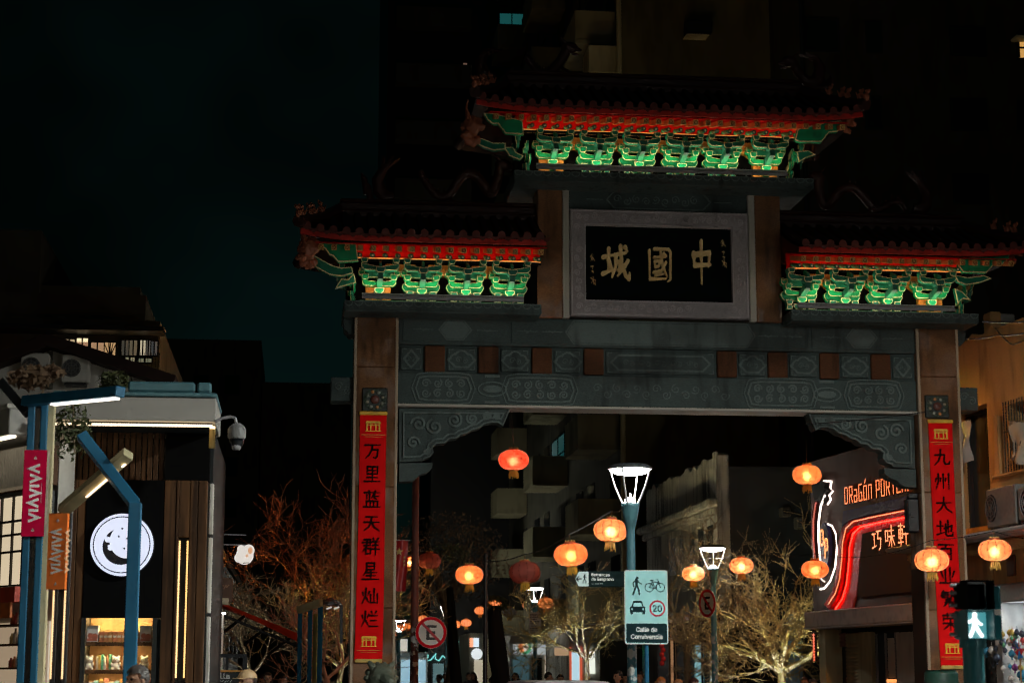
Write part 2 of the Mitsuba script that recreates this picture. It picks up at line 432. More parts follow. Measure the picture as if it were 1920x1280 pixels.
# upper beam panels and hexagons
for a, b in ((1.62, 3.30), (3.36, 8.22), (8.28, 9.96)):
    put(gate, SUB(ku) + '__beam_panel', G.box(a, b, 6.82, 7.22, -.10, -.065, .012), 'stone_grey')
for c, hw, hl in ((2.46, .16, .26), (5.79, .19, 1.55), (9.12, .16, .26)):
    hx = Polygon([(c - hl, 7.02), (c - hl + .13, 7.02 + hw), (c + hl - .13, 7.02 + hw), (c + hl, 7.02), (c + hl - .13, 7.02 - hw), (c - hl + .13, 7.02 - hw)])
    sw = []
    for i in range(max(1, int(hl * 5))):
        xx = c - hl + .2 + (2 * hl - .4) * (i + .5) / max(1, int(hl * 5)); sw.append(spiral(xx, 7.02 + .03 * (-1) ** i, .085, 1.5, (-1) ** i, i * 1.3, .014))
    put(gate, SUB(ku) + '__carving', G.prism(unary_union([rim(hx)] + [q.intersection(hx.buffer(-.02)) for q in sw]), -.066, -.05), 'stone_relief_lit')
    put(gate, SUB(ku) + '__hexagon_panel', G.prism(hx.buffer(-.02), -.066, -.058), 'stone_relief_lit')
for xx in (1.95, 2.97, 3.62, 4.02, 7.56, 7.96, 8.6, 9.64):
    put(gate, SUB(ku) + '__carving', G.prism(unary_union([line([(xx - .16, 7.02), (xx + .16, 7.02)], .014), line([(xx - .05, 7.04), (xx, 7.0), (xx + .05, 7.04)], .012)]), -.066, -.054), 'stone_relief_lit')
# panel course: brown blocks and little carved panels
blocks = [2.14, 3.0, 3.86, 4.70, 6.88, 7.72, 8.58, 9.44]
for x in blocks:
    put(gate, SUB(kr) + '__spacer_block', G.box(x - .16, x + .16, 6.345, 6.765, -.2, -.085, .012), 'spacer_brown')
edges = [1.57] + [q for x in blocks for q in (x - .18, x + .18)] + [10.0]
for i in range(0, len(edges), 2):
    a, b = edges[i], edges[i + 1]; c, w = (a + b) / 2, (b - a) / 2
    put(gate, SUB(kr) + '__carved_panel', G.box(a + .02, b - .02, 6.37, 6.74, -.2, -.12, .01), 'stone_grey')
    z = 6.55
    if w < .24: sh = Polygon([(c, z + .14), (c + .12, z), (c, z - .14), (c - .12, z)])
    elif w > .6: sh = Polygon([(c - w + .1, z), (c - w + .22, z + .12), (c + w - .22, z + .12), (c + w - .1, z), (c + w - .22, z - .12), (c - w + .22, z - .12)])
    else: sh = unary_union([disc(c, z + .045, .1), disc(c - .1, z + .01, .08), disc(c + .1, z + .01, .08), Polygon([(c - .22, z), (c, z + .1), (c + .22, z), (c + .1, z - .12), (c - .1, z - .12)])])
    deco = [rim(sh, .03)]
    for q in range(1 if w < .6 else 5):
        xx = c + (0 if w < .6 else (q - 2) * .26); deco += [spiral(xx - .05, z, .05, 1.3, 1, 0, .01), spiral(xx + .05, z - .02, .045, 1.3, -1, 2, .01)]
    for sx in (-1, 1):
        for sz in (-1, 1): deco.append(line([(c + sx * (w - .05), z + sz * .1), (c + sx * (w - .05), z + sz * .16), (c + sx * (w - .12), z + sz * .16)], .012))
    put(gate, SUB(kr) + '__carving', G.prism(unary_union(deco), -.121, -.10), 'stone_relief_lit')
# lower beam swirls
for c, w in ((2.28, .44), (3.82, .55), (7.76, .55), (9.30, .44)):
    z = 6.08; sh = Polygon([(c - w, z), (c - w + .06, z + .17), (c - w + .2, z + .19), (c + w - .2, z + .19), (c + w - .06, z + .17), (c + w, z), (c + w - .06, z - .17), (c + w - .2, z - .19), (c - w + .2, z - .19), (c - w + .06, z - .17)])
    d = [rim(sh, .026), rim(sh.buffer(.06), .016)]
    k = int(w / .11)
    for i in range(k):
        for j in (-1, 1): d.append(spiral(c - w + .16 + (2 * w - .32) * i / (k - 1), z + j * .08, .07, 1.4, j * (-1) ** i, i * .9, .026))
    put(gate, SUB(kb) + '__carving', G.prism(unary_union(d), -.101, -.070), 'stone_relief_lit')
for c in (3.06, 8.52):
    put(gate, SUB(kb) + '__knot_panel', G.prism(unary_union([affinity.scale(disc(c, 6.08, .1), 1.5, .6), rim(affinity.scale(disc(c, 6.08, .15), 1.5, .75), .02), sbox(c - .12, 6.27, c + .12, 6.31), sbox(c - .12, 5.85, c + .12, 5.89)]), -.101, -.07), 'stone_relief_lit')
d = []
for i in range(14): d.append(spiral(4.75 + i * .16, 6.08 + .05 * (-1) ** i, .075, 1.3, (-1) ** i, i, .012))
put(gate, SUB(kb) + '__carving', G.prism(unary_union(d), -.101, -.09), 'stone_relief_lit')
# carved corbels under the beam
cp = [(748, 765), (956, 765), (951, 782), (943, 799), (934, 793), (922, 792), (908, 795), (898, 803), (885, 806), (876, 812), (864, 815), (856, 822), (843, 823), (834, 831), (818, 832), (811, 838), (813, 848), (806, 857), (796, 860), (791, 864), (748, 866)]
lp = [(748, 868), (792, 868), (811, 867), (810, 877), (800, 886), (786, 890), (778, 898), (770, 902), (748, 903)]
corb, low = G.pp(cp, -.2), G.pp(lp, -.2)
corb = Polygon([(max(x, 1.552), min(z, 5.783)) for x, z in corb.exterior.coords]); low = Polygon([(max(x, 1.552), z) for x, z in low.exterior.coords])


def corbels(mf):
    k = gput('corbel', G.prism(mf(corb), -.48, -.2), 'stone_light' if False else 'stone_grey')
    put(gate, SUB(k) + '__corbel_foot', G.prism(mf(low), -.50, -.17), 'stone_grey')
    put(gate, SUB(k) + '__corbel_neck', G.prism(mf(sbox(1.552, low.bounds[3], 2.0, corb.bounds[1])), -.42, -.24), 'stone_grey')
    d = []
    for (u, v, r, t, a, dd) in ((815, 800, .13, 1.5, 2, 1), (852, 788, .12, 1.6, 1, -1), (885, 785, .09, 1.5, 2.5, 1), (912, 780, .065, 1.4, 0, 1), (930, 780, .05, 1.3, 1, -1), (785, 795, .12, 1.4, 3, -1), (775, 830, .1, 1.3, 0, 1), (800, 846, .06, 1.2, 1, -1)):
        x, z = G.px(u, v, -.2); d.append(spiral(x, z, r, t, dd, a, .036))
    edge = LineString([p for p in corb.exterior.coords[1:-3]]).buffer(.024)
    d.append(LineString(corb.buffer(-.075).exterior.coords).buffer(.013).intersection(corb))
    put(gate, SUB(k) + '__carving', G.prism(mf(unary_union(d).union(edge).intersection(corb.buffer(-.003))), -.201, -.160), 'stone_relief_lit')


both(corbels)
# slabs with scalloped band
for a, b, z0, z1 in ((.67, 3.78, 7.243, 7.43), (7.80, 10.91, 7.243, 7.43), (3.34, 8.24, 9.413, 9.60)):
    k = gput('cornice_slab', G.box(a, b, z0 - .05, z1 - .075, -1.0, .50, .015), 'stone_grey')
    put(gate, SUB(k) + '__base_board', G.box(a + .25, b - .25, z1 - .074, z1 - .001, -.8, .20, .006), 'paint', color=(.010, .10, .055))
    put(gate, SUB(k) + '__lip', G.box(a + .02, b - .02, z0 - .062, z0 - .02, -.98, .51, .008), 'stone_grey')
    n = int((b - a) / .15); sc = [affinity.scale(disc(a + (b - a) * (i + .5) / n, z1 - .095, .07), 1, .95).intersection(sbox(a, z0 - .05, b, z1 - .076)) for i in range(n)]
    put(gate, SUB(k) + '__carving', G.prism(unary_union([q.difference(q.buffer(-.014)) for q in sc]), .50, .513), 'stone_relief_lit')
for s in (0, 1):   # slab brackets beside the pillars
    p = [(.67, 7.23), (.86, 7.23), (.86, 6.93), (.78, 6.93), (.70, 7.02)]
    gput('slab_bracket', G.prism(Polygon(p if not s else [(MIR - x, z) for x, z in p]), -.6, -.1), 'stone_grey')
# upper pillars, strips, plaque
for a, b in ((3.78, 4.19), (7.37, 7.80)):
    gput('upper_pillar', G.box(a, b, 7.243, 9.41, -.62, -.03, .012), 'granite_brown')
for a, b in ((4.192, 4.30), (7.26, 7.368)):
    gput('stone_strip', G.box(a, b, 7.243, 9.41, -.5, -.01, .012), 'stone_light')
plq = gput('plaque', G.box(4.58, 6.98, 7.54, 8.80, -.3, -.10), 'board_black')
plq = SUB(plq)
fr = sbox(4.315, 7.288, 7.245, 9.04).difference(sbox(4.565, 7.55, 6.975, 8.785))
put(gate, plq + '__frame', G.prism(fr, -.28, .0), 'stone_lilac')
d = []
for i in range(22):
    for zz, sg in ((7.42, 1), (8.91, -1)): d.append(spiral(4.45 + i * .127, zz + .02 * (-1) ** i, .055, 1.4, (-1) ** i * sg, i * .8, .019))
for i in range(10):
    for xx, sg in ((4.44, 1), (7.11, -1)): d.append(spiral(xx + .02 * (-1) ** i, 7.6 + i * .127, .055, 1.4, (-1) ** i * sg, i * 1.1, .019))
pbr('lilac_relief_lit', weathered((.32, .28, .29), (.50, .44, .45), (.15, .135, .135)), .7)  # lighter than the frame: light catching the carving is put into the colour
put(gate, plq + '__carving', G.prism(unary_union(d + [rim(sbox(4.34, 7.31, 7.22, 9.015), .018), rim(sbox(4.555, 7.535, 6.985, 8.80), .016)]), .0, .018), 'lilac_relief_lit')
CH = {
 '中': [[(18, 72), (22, 40)], [(16, 68), (84, 74), (78, 42)], [(22, 44), (86, 46)], [(50, 99), (50, 2)]],
 '國': [[(10, 92), (10, 5)], [(28, 97), (84, 97), (92, 88), (90, 8), (80, 2)], [(12, 8), (74, 10)], [(28, 72), (76, 74)], [(30, 60), (50, 62), (46, 46), (32, 44), (30, 60)], [(26, 28), (58, 36)], [(54, 88), (60, 50), (78, 16)], [(74, 58), (54, 30), (30, 18)], [(66, 84), (76, 78)], [(34, 20), (66, 24)]],
 '城': [[(4, 66), (42, 72)], [(24, 90), (22, 28)], [(2, 18), (46, 34)], [(46, 72), (88, 80)], [(50, 72), (48, 40), (36, 10)], [(52, 52), (66, 54), (62, 28), (54, 30)], [(66, 98), (70, 50), (84, 14), (96, 4), (98, 22)], [(92, 56), (76, 34), (56, 14)], [(82, 96), (90, 84)], [(22, 60), (40, 20)]],
 '万': [[(6, 84), (94, 86)], [(48, 84), (44, 56), (30, 28), (10, 8)], [(44, 56), (80, 58), (76, 20), (66, 8), (54, 14)]],
 '里': [[(20, 92), (20, 48)], [(20, 92), (80, 92), (78, 48)], [(22, 70), (78, 70)], [(22, 50), (78, 50)], [(50, 92), (50, 8)], [(20, 30), (80, 30)], [(4, 7), (96, 7)]],
 '蓝': [[(6, 87), (94, 87)], [(32, 97), (33, 77)], [(68, 97), (66, 77)], [(20, 74), (20, 50)], [(36, 76), (36, 44)], [(60, 76), (46, 56)], [(54, 66), (88, 66)], [(64, 58), (76, 48)], [(18, 38), (18, 8)], [(18, 38), (82, 38), (82, 8)], [(40, 36), (40, 8)], [(60, 36), (60, 8)], [(2, 5), (98, 5)]],
 '天': [[(18, 86), (82, 86)], [(6, 55), (94, 55)], [(50, 86), (47, 55), (34, 28), (6, 6)], [(52, 54), (64, 28), (96, 6)]],
 '群': [[(10, 90), (46, 90), (45, 56)], [(2, 73), (54, 73)], [(10, 56), (46, 56)], [(30, 90), (24, 50), (2, 20)], [(20, 40), (20, 8)], [(20, 40), (48, 40), (47, 8)], [(22, 10), (46, 10)], [(62, 97), (68, 84)], [(90, 97), (82, 84)], [(56, 78), (96, 78)], [(60, 58), (92, 58)], [(54, 36), (99, 36)], [(76, 80), (76, 2)]],
 '星': [[(28, 97), (28, 58)], [(28, 97), (72, 97), (72, 58)], [(28, 78), (72, 78)], [(28, 59), (72, 59)], [(28, 52), (10, 26)], [(24, 42), (86, 42)], [(26, 24), (78, 24)], [(4, 4), (96, 4)], [(52, 54), (52, 4)]],
 '灿': [[(27, 95), (25, 52), (4, 8)], [(8, 72), (13, 52)], [(46, 76), (37, 56)], [(28, 42), (46, 12)], [(73, 92), (73, 14)], [(54, 60), (54, 14)], [(54, 14), (92, 14)], [(92, 62), (92, 8)]],
 '烂': [[(27, 95), (25, 52), (4, 8)], [(8, 72), (13, 52)], [(46, 76), (37, 56)], [(28, 42), (46, 12)], [(60, 94), (66, 80)], [(88, 94), (80, 80)], [(54, 70), (96, 70)], [(58, 42), (90, 42)], [(48, 10), (99, 10)]],
 '九': [[(8, 64), (66, 66), (62, 28), (70, 10), (94, 12), (96, 28)], [(42, 96), (40, 60), (28, 28), (4, 4)]],
 '州': [[(22, 94), (22, 50), (6, 4)], [(10, 68), (4, 48)], [(36, 68), (34, 50)], [(52, 94), (52, 8)], [(68, 68), (65, 50)], [(86, 96), (86, 2)]],
 '大': [[(6, 62), (94, 64)], [(50, 96), (48, 60), (34, 30), (4, 4)], [(51, 60), (64, 30), (97, 5)]],
 '地': [[(2, 64), (42, 66)], [(22, 92), (22, 22)], [(0, 14), (46, 28)], [(46, 50), (92, 68), (88, 36), (78, 36)], [(68, 97), (68, 26)], [(54, 76), (54, 16), (62, 7), (95, 8), (97, 28)]],
 '百': [[(4, 93), (96, 93)], [(50, 92), (42, 72)], [(22, 70), (22, 4)], [(22, 70), (78, 70), (78, 4)], [(22, 38), (78, 38)], [(22, 6), (78, 6)]],
 '业': [[(36, 94), (36, 8)], [(64, 94), (64, 8)], [(10, 72), (23, 36)], [(90, 74), (77, 38)], [(3, 7), (97, 7)]],
 '繁': [[(16, 97), (6, 80)], [(14, 89), (50, 89)], [(14, 80), (44, 80), (42, 58)], [(14, 80), (11, 58), (44, 58)], [(3, 69), (53, 69)], [(68, 98), (56, 78)], [(64, 86), (94, 86)], [(84, 84), (58, 56)], [(64, 76), (97, 56)], [(48, 54), (30, 44), (62, 38)], [(62, 50), (24, 29), (78, 33)], [(51, 32), (51, 1)], [(34, 24), (16, 6)], [(68, 24), (86, 6)]],
 '荣': [[(5, 88), (95, 88)], [(32, 98), (33, 78)], [(68, 98), (66, 78)], [(10, 72), (8, 56)], [(10, 70), (92, 70), (85, 57)], [(6, 42), (94, 42)], [(50, 60), (50, 1)], [(48, 42), (30, 22), (8, 6)], [(52, 42), (70, 22), (94, 6)]],
 '巧': [[(2, 78), (40, 78)], [(22, 78), (22, 24)], [(0, 18), (44, 26)], [(46, 88), (98, 88)], [(62, 86), (58, 56)], [(56, 56), (90, 56), (84, 14), (68, 6)]],
 '味': [[(6, 78), (6, 32)], [(6, 78), (30, 78), (30, 32)], [(6, 36), (30, 36)], [(46, 76), (90, 76)], [(38, 52), (99, 52)], [(68, 97), (68, 2)], [(66, 52), (40, 12)], [(70, 52), (99, 12)]],
 '軒': [[(6, 90), (50, 90)], [(10, 74), (10, 36)], [(10, 74), (46, 74), (46, 36)], [(10, 56), (46, 56)], [(10, 38), (46, 38)], [(2, 20), (54, 20)], [(28, 98), (28, 2)], [(60, 84), (98, 84)], [(56, 52), (100, 52)], [(79, 84), (79, 2)]],
}
for ch, u, v, w, h in (('城', 1155, 493, 54, 68), ('國', 1237, 497, 50, 66), ('中', 1315, 493, 48, 84)):
    x, z = G.px(u, v, -.08)
    put(gate, plq + '__character', G.prism(brush(CH[ch], x, z, w * .0085, h * .0085, 4.4 if ch == '國' else 5.9), -.105, -.05), 'gold')
SQ = [[(10, 60), (40, 95), (30, 40), (60, 80)], [(50, 60), (90, 20)], [(20, 20), (70, 45)]], [[(20, 80), (60, 90), (50, 50)], [(30, 30), (70, 30), (50, 5)]], [[(10, 80), (50, 60), (20, 20)], [(50, 90), (60, 10)], [(40, 55), (90, 60), (95, 10)], [(60, 40), (90, 0)]]
for i, (u, v) in enumerate(((1111, 484), (1111, 505), (1112, 526), (1356, 457), (1357, 478), (1358, 494))):
    x, z = G.px(u, v, -.09)
    put(gate, plq + '__small_character', G.prism(brush(SQ[i % 3], x, z, .10, .15, 3.0), -.105, -.085), 'gold')
kp = gput('top_panel', G.box(4.30, 7.26, 9.05, 9.41, -.4, -.09, .01), 'stone_grey')
hx = Polygon([(4.93, 9.23), (5.05, 9.37), (6.52, 9.37), (6.65, 9.23), (6.52, 9.09), (5.05, 9.09)])
put(gate, SUB(kp) + '__carving', G.prism(unary_union([rim(hx, .024)] + [spiral(5.1 + .16 * i, 9.23 + .02 * (-1) ** i, .07, 1.3, (-1) ** i, i, .014) for i in range(9)] + [line([(4.6, 9.23), (4.86, 9.23)], .012), line([(6.72, 9.23), (7.0, 9.23)], .012)]), -.09, -.07), 'stone_relief_lit')

# -------- bracket sets (one prototype, local x right, y up, z out)


def painted(poly, n0, n1, col, w=.0105):
    m = MB(); m.add(extr(poly, n0, n1), CREAM)
    inner = poly.buffer(-w)
    if not inner.is_empty:
        m.add(extr(inner, n1 - .001, n1 + .004), col)
    # painted flanks, leaving a cream arris at the front
    m.add(extr(poly.buffer(.002), n0 + .002, n1 - .022), col)
    return m


def boat(hw, z0, z1, lift=.4):
    h = z1 - z0
    p = [(-hw, z1), (-hw, z0 + h * .45)] + [(-hw + .10 * hw * 2 * t, z0 + h * .45 * (1 - t) ** 1.6) for t in (.25, .5, .75, 1)]
    p = p + [(-x, z) for x, z in p[::-1]]
    top = [(hw * q, z1 - h * lift * (1 - abs(q) ** 1.5)) for q in (.75, .5, .25, 0, -.25, -.5, -.75)]
    return Polygon(p + top).buffer(.012).buffer(-.012)


def dou(x, z0, z1, w):
    h = z1 - z0
    return Polygon([(x - w / 2, z1), (x - w / 2, z0 + h * .42), (x - w * .34, z0), (x + w * .34, z0), (x + w / 2, z0 + h * .42), (x + w / 2, z1)])


BS = Proto()
cloud = unary_union([boat(.262, .12, .25, .3), affinity.scale(disc(-.23, .22, .045), 1, 1.2), affinity.scale(disc(.23, .22, .045), 1, 1.2)])
BS.mb('bracket_set', painted(boat(.285, .33, .48, .3), .10, .20, GREEN2))
BS.mb('bracket_set__rear_arm', painted(cloud, .0, .09, GREEN))
BS.mb('bracket_set__base_block', painted(dou(0, -.03, .06, .2), .0, .16, GREEN2))
for sx in (-1, 1):
    BS.mb('bracket_set__block', painted(dou(.165 * sx, .045, .125, .10), .06, .20, GREEN2))
    leg = Polygon([(.12 * sx, -.03), (.215 * sx, -.03), (.20 * sx, .02), (.20 * sx, .045), (.13 * sx, .045)])
    BS.mb('bracket_set__bracket_foot', painted(leg, .05, .18, GREEN2, .009))
    BS.mb('bracket_set__block', painted(dou(.205 * sx, .275, .365, .10), .14, .32, GREEN))
    BS.mb('bracket_set__block', painted(dou(.255 * sx, .36, .43, .09), .12, .26, GREEN))
    BS.mb('bracket_set__block', painted(dou(.225 * sx, .485, .56, .095), .42, .62, GREEN2))
BS.mb('bracket_set__arm', painted(boat(.242, .190, .290, .25), .12, .22, GREEN3))
BS.mb('bracket_set__arm', painted(boat(.270, .375, .485, .45), .46, .58, GREEN2))
tng = MB()
tp = Polygon([(-.036, -.02), (.036, -.02), (.038, .07), (.07, .10), (.07, .15), (-.07, .15), (-.07, .10), (-.038, .07)])
BS.mb('bracket_set__tongue', painted(tp, .18, .28, GREEN))


def shaft(hw, z0, z1, zt0, zt1, n0, n1):
    """A slanting beam nose: rises towards the front."""
    v = [(-hw, z0, n0), (hw, z0, n0), (hw, z1, n0), (-hw, z1, n0), (-hw, zt0, n1), (hw, zt0, n1), (hw, zt1, n1), (-hw, zt1, n1)]
    return trimesh.convex.convex_hull(np.array(v))


ns = MB(); ns.add(shaft(.034, .14, .26, .22, .33, .2, .66), (.01, .10, .06)); ns.add(shaft(.038, .134, .15, .214, .23, .2, .62), (.012, .16, .07))
BS.mb('bracket_set__nose', ns)
BS.mb('bracket_set__nose_head', painted(dou(0, .315, .40, .13), .5, .70, (.012, .13, .08), .009))
fin = MB(); fin.add(shaft(.018, .44, .56, .40, .46, .45, .70), GREEN2)
BS.mb('bracket_set__fin', fin)
# -------- eaves: rafters, tiles (prototypes)
RF = Proto()
m = MB(); m.add(bar((0, .168, -.70), (0, 0, 0), .074, .080, (1, 0, 0)), (.62, .15, .04))
RF.mb('rafter', m)
pat = [rim(sbox(-.036, -.040, .036, .040), .009)] + [line([(-.02, -.026), (.02, .026)], .009), line([(-.02, .026), (.02, -.026)], .009), disc(0, 0, .011)]
m = MB(); m.add(box(-.040, .040, -.044, .044, .002, .010), (.34, .09, .03)); m.add(extr(unary_union(pat), .010, .016), (.72, .45, .13))
RF.mb('rafter__rafter_end', m)
RG = Proto()
m = MB(); m.add(tube([(0, .125, -.52), (0, 0, .0)], .034, 8), (.012, .20, .09))
RG.mb('round_rafter', m)
m = MB(); m.add(tube([(0, .001, .002), (0, -.002, .014)], .035, 10), (.01, .14, .07)); m.add(tube([(0, -.002, .014), (0, -.003, .018)], .016, 8), CREAM)
RG.mb('round_rafter__rafter_end', m)


def slope(t):  # 0 at the eave .. 1 at the ridge: (n, z) fractions of a sagging roof
    return 1 - t, t * (.72 + .28 * t)


def roof(x0, x1, ze, zr, hip_l, hip_r, name='roof', nE=1.12, yc=-.35):
    """Front and back slopes with barrel tiles. hip_l/r: how far the ridge stands in from the eave's end (0 = cut off by a pillar)."""
    k = None
    D = nE - yc
    def lift(x):
        q = 0.0
        if hip_l: q = max(q, (x0 + 1.0 - x))
        if hip_r: q = max(q, (x - (x1 - 1.0)))
        return .09 * max(0, q) ** 2
    def P(x, t, s=1):
        nf, zf = slope(t); return np.array([x, yc + s * D * nf, ze + (zr - ze) * zf + lift(x) * (1 - t)])
    N, Kt = 40, 8
    xs = np.linspace(x0, x1, N)
    v, f = [], []
    for s in (1, -1):
        o = len(v)
        for x in xs:
            h0 = (x0 + hip_l - x) / hip_l if hip_l else 0; h1 = (x - x1 + hip_r) / hip_r if hip_r else 0
            tm = 1 - max(0, h0, h1)
            for j in range(Kt + 1): v.append(P(x, tm * j / Kt, s))
        for i in range(N - 1):
            for j in range(Kt):
                a = o + i * (Kt + 1) + j; b = a + Kt + 1
                f += [(a, b, b + 1), (a, b + 1, a + 1)] if s > 0 else [(a, b + 1, b), (a, a + 1, b + 1)]
    top = trimesh.Trimesh(np.array(v), f, process=False)
    bot = top.copy(); bot.vertices[:, 2] -= .06; bot.invert()
    k = gput(name, G.out(swapyz(trimesh.util.concatenate([top, bot]))), 'tile_glazed')
    nm = SUB(k)
    for end, hp, sg in ((x0, hip_l, 1), (x1, hip_r, -1)):
        if not hp: continue
        vv, ff = [], []
        for q in np.linspace(-1, 1, 15):   # side slope: from corner to corner along the end
            for j in range(Kt + 1):
                t = j / Kt; tm = (1 - abs(q)); x = end + sg * hp * t * tm * 1.0; z = P(end, 0)[2] - .08 * tm + (zr - ze - .02) * t * tm
                vv.append((x, yc + q * D, z))
        for i in range(14):
            for j in range(Kt):
                a = i * (Kt + 1) + j; ff += [(a, a + Kt + 1, a + Kt + 2), (a, a + Kt + 2, a + 1)]
        put(gate, nm + '__end_slope', G.out(swapyz(trimesh.Trimesh(np.array(vv), ff, process=False))), 'tile_glazed')
    n = int(round((x1 - x0) / .196)); px_ = (x1 - x0) / n
    for i in range(n):
        x = x0 + px_ * (i + .5)
        h0 = (x0 + hip_l - x) / hip_l if hip_l else 0; h1 = (x - x1 + hip_r) / hip_r if hip_r else 0
        tm = 1 - max(0, h0, h1)
        pts, rr = [], []
        for j in range(int(2 + 7 * tm) + 1):
            t = tm * j / int(2 + 7 * tm); p = P(x, t)
            pts += [p + (0, -.001, .012), p + (0, -.012, .012)]; rr += [.058, .050]
        m = tube(pts, rr, 8)
        put(gate, nm + '__tile_row', G.out(swapyz(m)), 'tile_glazed', smooth=40)
        e = P(x, 0)
        put(gate, nm + '__tile_end', G.prism(disc(x, e[2] + .012, .062).union(disc(x, e[2] + .012, .03)), e[1] + .003, e[1] + .022), 'tile_end_red_lit')
        xd = x + px_ / 2
        if i < n - 1 or not hip_r:
            e = P(min(xd, x1), 0)
            put(gate, nm + '__drip_tile', G.prism(Polygon([(xd - .085, e[2] + .01), (xd - .05, e[2] - .045), (xd, e[2] - .085), (xd + .05, e[2] - .045), (xd + .085, e[2] + .01), (xd, e[2] - .02)]), e[1] - .004, e[1] + .014), 'tile_end_red_lit')
    # eave fascia
    fm = MB()
    pts = [P(x, 0) + (0, -.03, -.085) for x in np.linspace(x0, x1, 30)]
    put(gate, nm + '__eave_board', G.out(swapyz(trimesh.util.concatenate([bar(pts[i], pts[i + 1], .035, .085, (0, 1, 0)) for i in range(29)]))), 'paint', color=RED)
    # ridge
    a, b = x0 + hip_l, x1 - hip_r
    rz = zr
    rm = [G.box(a, b, rz - .12, rz + .16, yc - .11, yc + .11, .02), G.box(a, b, rz + .16, rz + .22, yc - .15, yc + .15, .03), G.box(a, b, rz + .02, rz + .06, yc - .14, yc + .14, .02)]
    put(gate, nm + '__ridge', trimesh.util.concatenate(rm), 'ridge_glazed')
    for end, hp, sg in ((x0, hip_l, 1), (x1, hip_r, -1)):
        if not hp: continue
        for s in (1, -1):
            pts = [np.array([end + sg * hp * t, yc + s * D * slope(t)[0], P(end, 0)[2] * (1 - t) + t * zr + (slope(t)[1] - t) * (zr - ze) + .07]) for t in np.linspace(-.06, 1, 12)]
            put(gate, nm + '__hip_ridge', G.out(swapyz(tube(pts, [.10] * 12, 8))), 'ridge_glazed', smooth=60)
            if s > 0:
                for q in range(5):
                    p = pts[0] + (pts[9] - pts[0]) * (.05 + q * .17)
                    p = pts[int(q * 1.6)]; hgt = .16 + .03 * q
                    fig = trimesh.util.concatenate([ball(p + (0, 0, .12), .05, (1, 1, 1.5), 1), ball(p + (-.02 * sg, 0, .22), .035, (1.2, 1, 1), 1), ball(p + (-.05 * sg, 0, .2 + hgt * .2), .02, (1, 1, 1.6), 1), tube([p + (.03 * sg, 0, .1), p + (.07 * sg, 0, .2)], [.02, .008], 5)])
                    put(gate, nm + '__ridge_figure', G.out(swapyz(fig)), 'ridge_orange', smooth=60)
    return nm, P


def swapyz(m):
    """(x, out, up) -> (a, b, n) of a Face."""
    m = m.copy(); m.vertices = np.asarray(m.vertices)[:, [0, 2, 1]]; m.invert(); return m


def eaves(xa, xb, ze, z0, sets, ends, raf):
    """Under one roof: black board, orange panels, purlin, red board, rafters, bracket sets, LED bar."""
    nmb = SUB(gput('bracket_wall', G.box(xa, xb, z0 - .03, z0 + .75, -.5, -.06), 'void_black'))
    put(gate, nmb + '__ceiling_board', G.box(xa, xb, z0 + .616, z0 + .63, -.059, .25), 'void_black')
    for c in [(sets[i] + sets[i + 1]) / 2 for i in range(len(sets) - 1)]:
        put(gate, nmb + '__orange_panel', G.prism(Polygon([(c - .24, z0 + .57), (c - .24, z0 + .36), (c - .16, z0 + .32), (c - .05, z0 + .40), (c + .05, z0 + .40), (c + .16, z0 + .32), (c + .24, z0 + .36), (c + .24, z0 + .57)]), -.06, .12), 'paint', color=ORANGE)
    put(gate, nmb + '__purlin', G.box(xa, xb, z0 + .575, z0 + .612, .28, .40, .006), 'paint', color=(.80, .32, .10))
    put(gate, nmb + '__red_board', G.box(xa, xb, z0 + .614, z0 + .86, .26, .33), 'matte', color=(.88, .012, .008))
    for c in sets: BS.place(gate, G.mat(c, z0, 0.0) @ np.diag([1.1, 1, 1, 1.0]), skip=(1, 2, 3, 4, 8, 9) if c in (LS[0], RS[-1], TS[0], TS[-1]) else ())
    q = np.array([[xa + .02, z0 + .563, .405], [xb - .02, z0 + .563, .405], [xb - .02, z0 + .575, .475], [xa + .02, z0 + .575, .475]])
    q = trimesh.Trimesh(q, [[0, 2, 1], [0, 3, 2]], process=False)
    if q.face_normals[0][1] < 0: q.invert()
    put(gate, nmb + '__eave_light', G.out(q), 'lens', emit=(3.5, 2.8, 1.7), w=8)
    put(gate, nmb + '__eave_light_rail', G.box(xa, xb, z0 + .545, z0 + .560, .405, .48), 'void_black')
    n = int((raf[1] - raf[0]) / .1925)
    for i in range(n + 1):
        x = raf[0] + (raf[1] - raf[0]) * i / n
        RF.place(gate, G.mat(x, z0 + .615, 1.03))
        if xa <= x <= xb: RG.place(gate, G.mat(x, z0 + .555, .80))
    put(gate, nmb + '__soffit', G.out(swapyz(trimesh.convex.convex_hull(np.array([(x, y, z) for x in (raf[0] - .1, raf[1] + .1) for y, z in ((.335, z0 + .845), (1.05, z0 + .675), (.335, z0 + .86), (1.05, z0 + .69))])))), 'matte', color=(.60, .014, .010))
    return nmb


def led_bar(a, b, z, n=.485):
    k = gput('light_bar', trimesh.util.concatenate([G.box(a, b, z, z + .055, n - .012, n + .02, .004)] + [G.box(x - .012, x + .012, z - .03, z, n - .01, n + .015) for x in np.arange(a + .3, b - .1, .52)]), 'metal_grey')
    v = np.array([[a, z + .060, n - .055], [b, z + .060, n - .055], [b, z + .088, n + .022], [a, z + .088, n + .022]])
    m = trimesh.Trimesh(v, [[0, 2, 1], [0, 3, 2]], process=False)
    if m.face_normals[0] @ np.array([0, 1, -1]) < 0: m.invert()
    put(gate, SUB(k) + '__light_strip', G.out(m), 'lens', emit=(14.5, 13.2, 9.2), w=12)


def orange_head(x0, x1, z0):
    gput('pillar_head', G.box(x0, x1, z0 - .03, z0 + .28, -.3, .07, .006), 'paint', color=(.95, .36, .06))


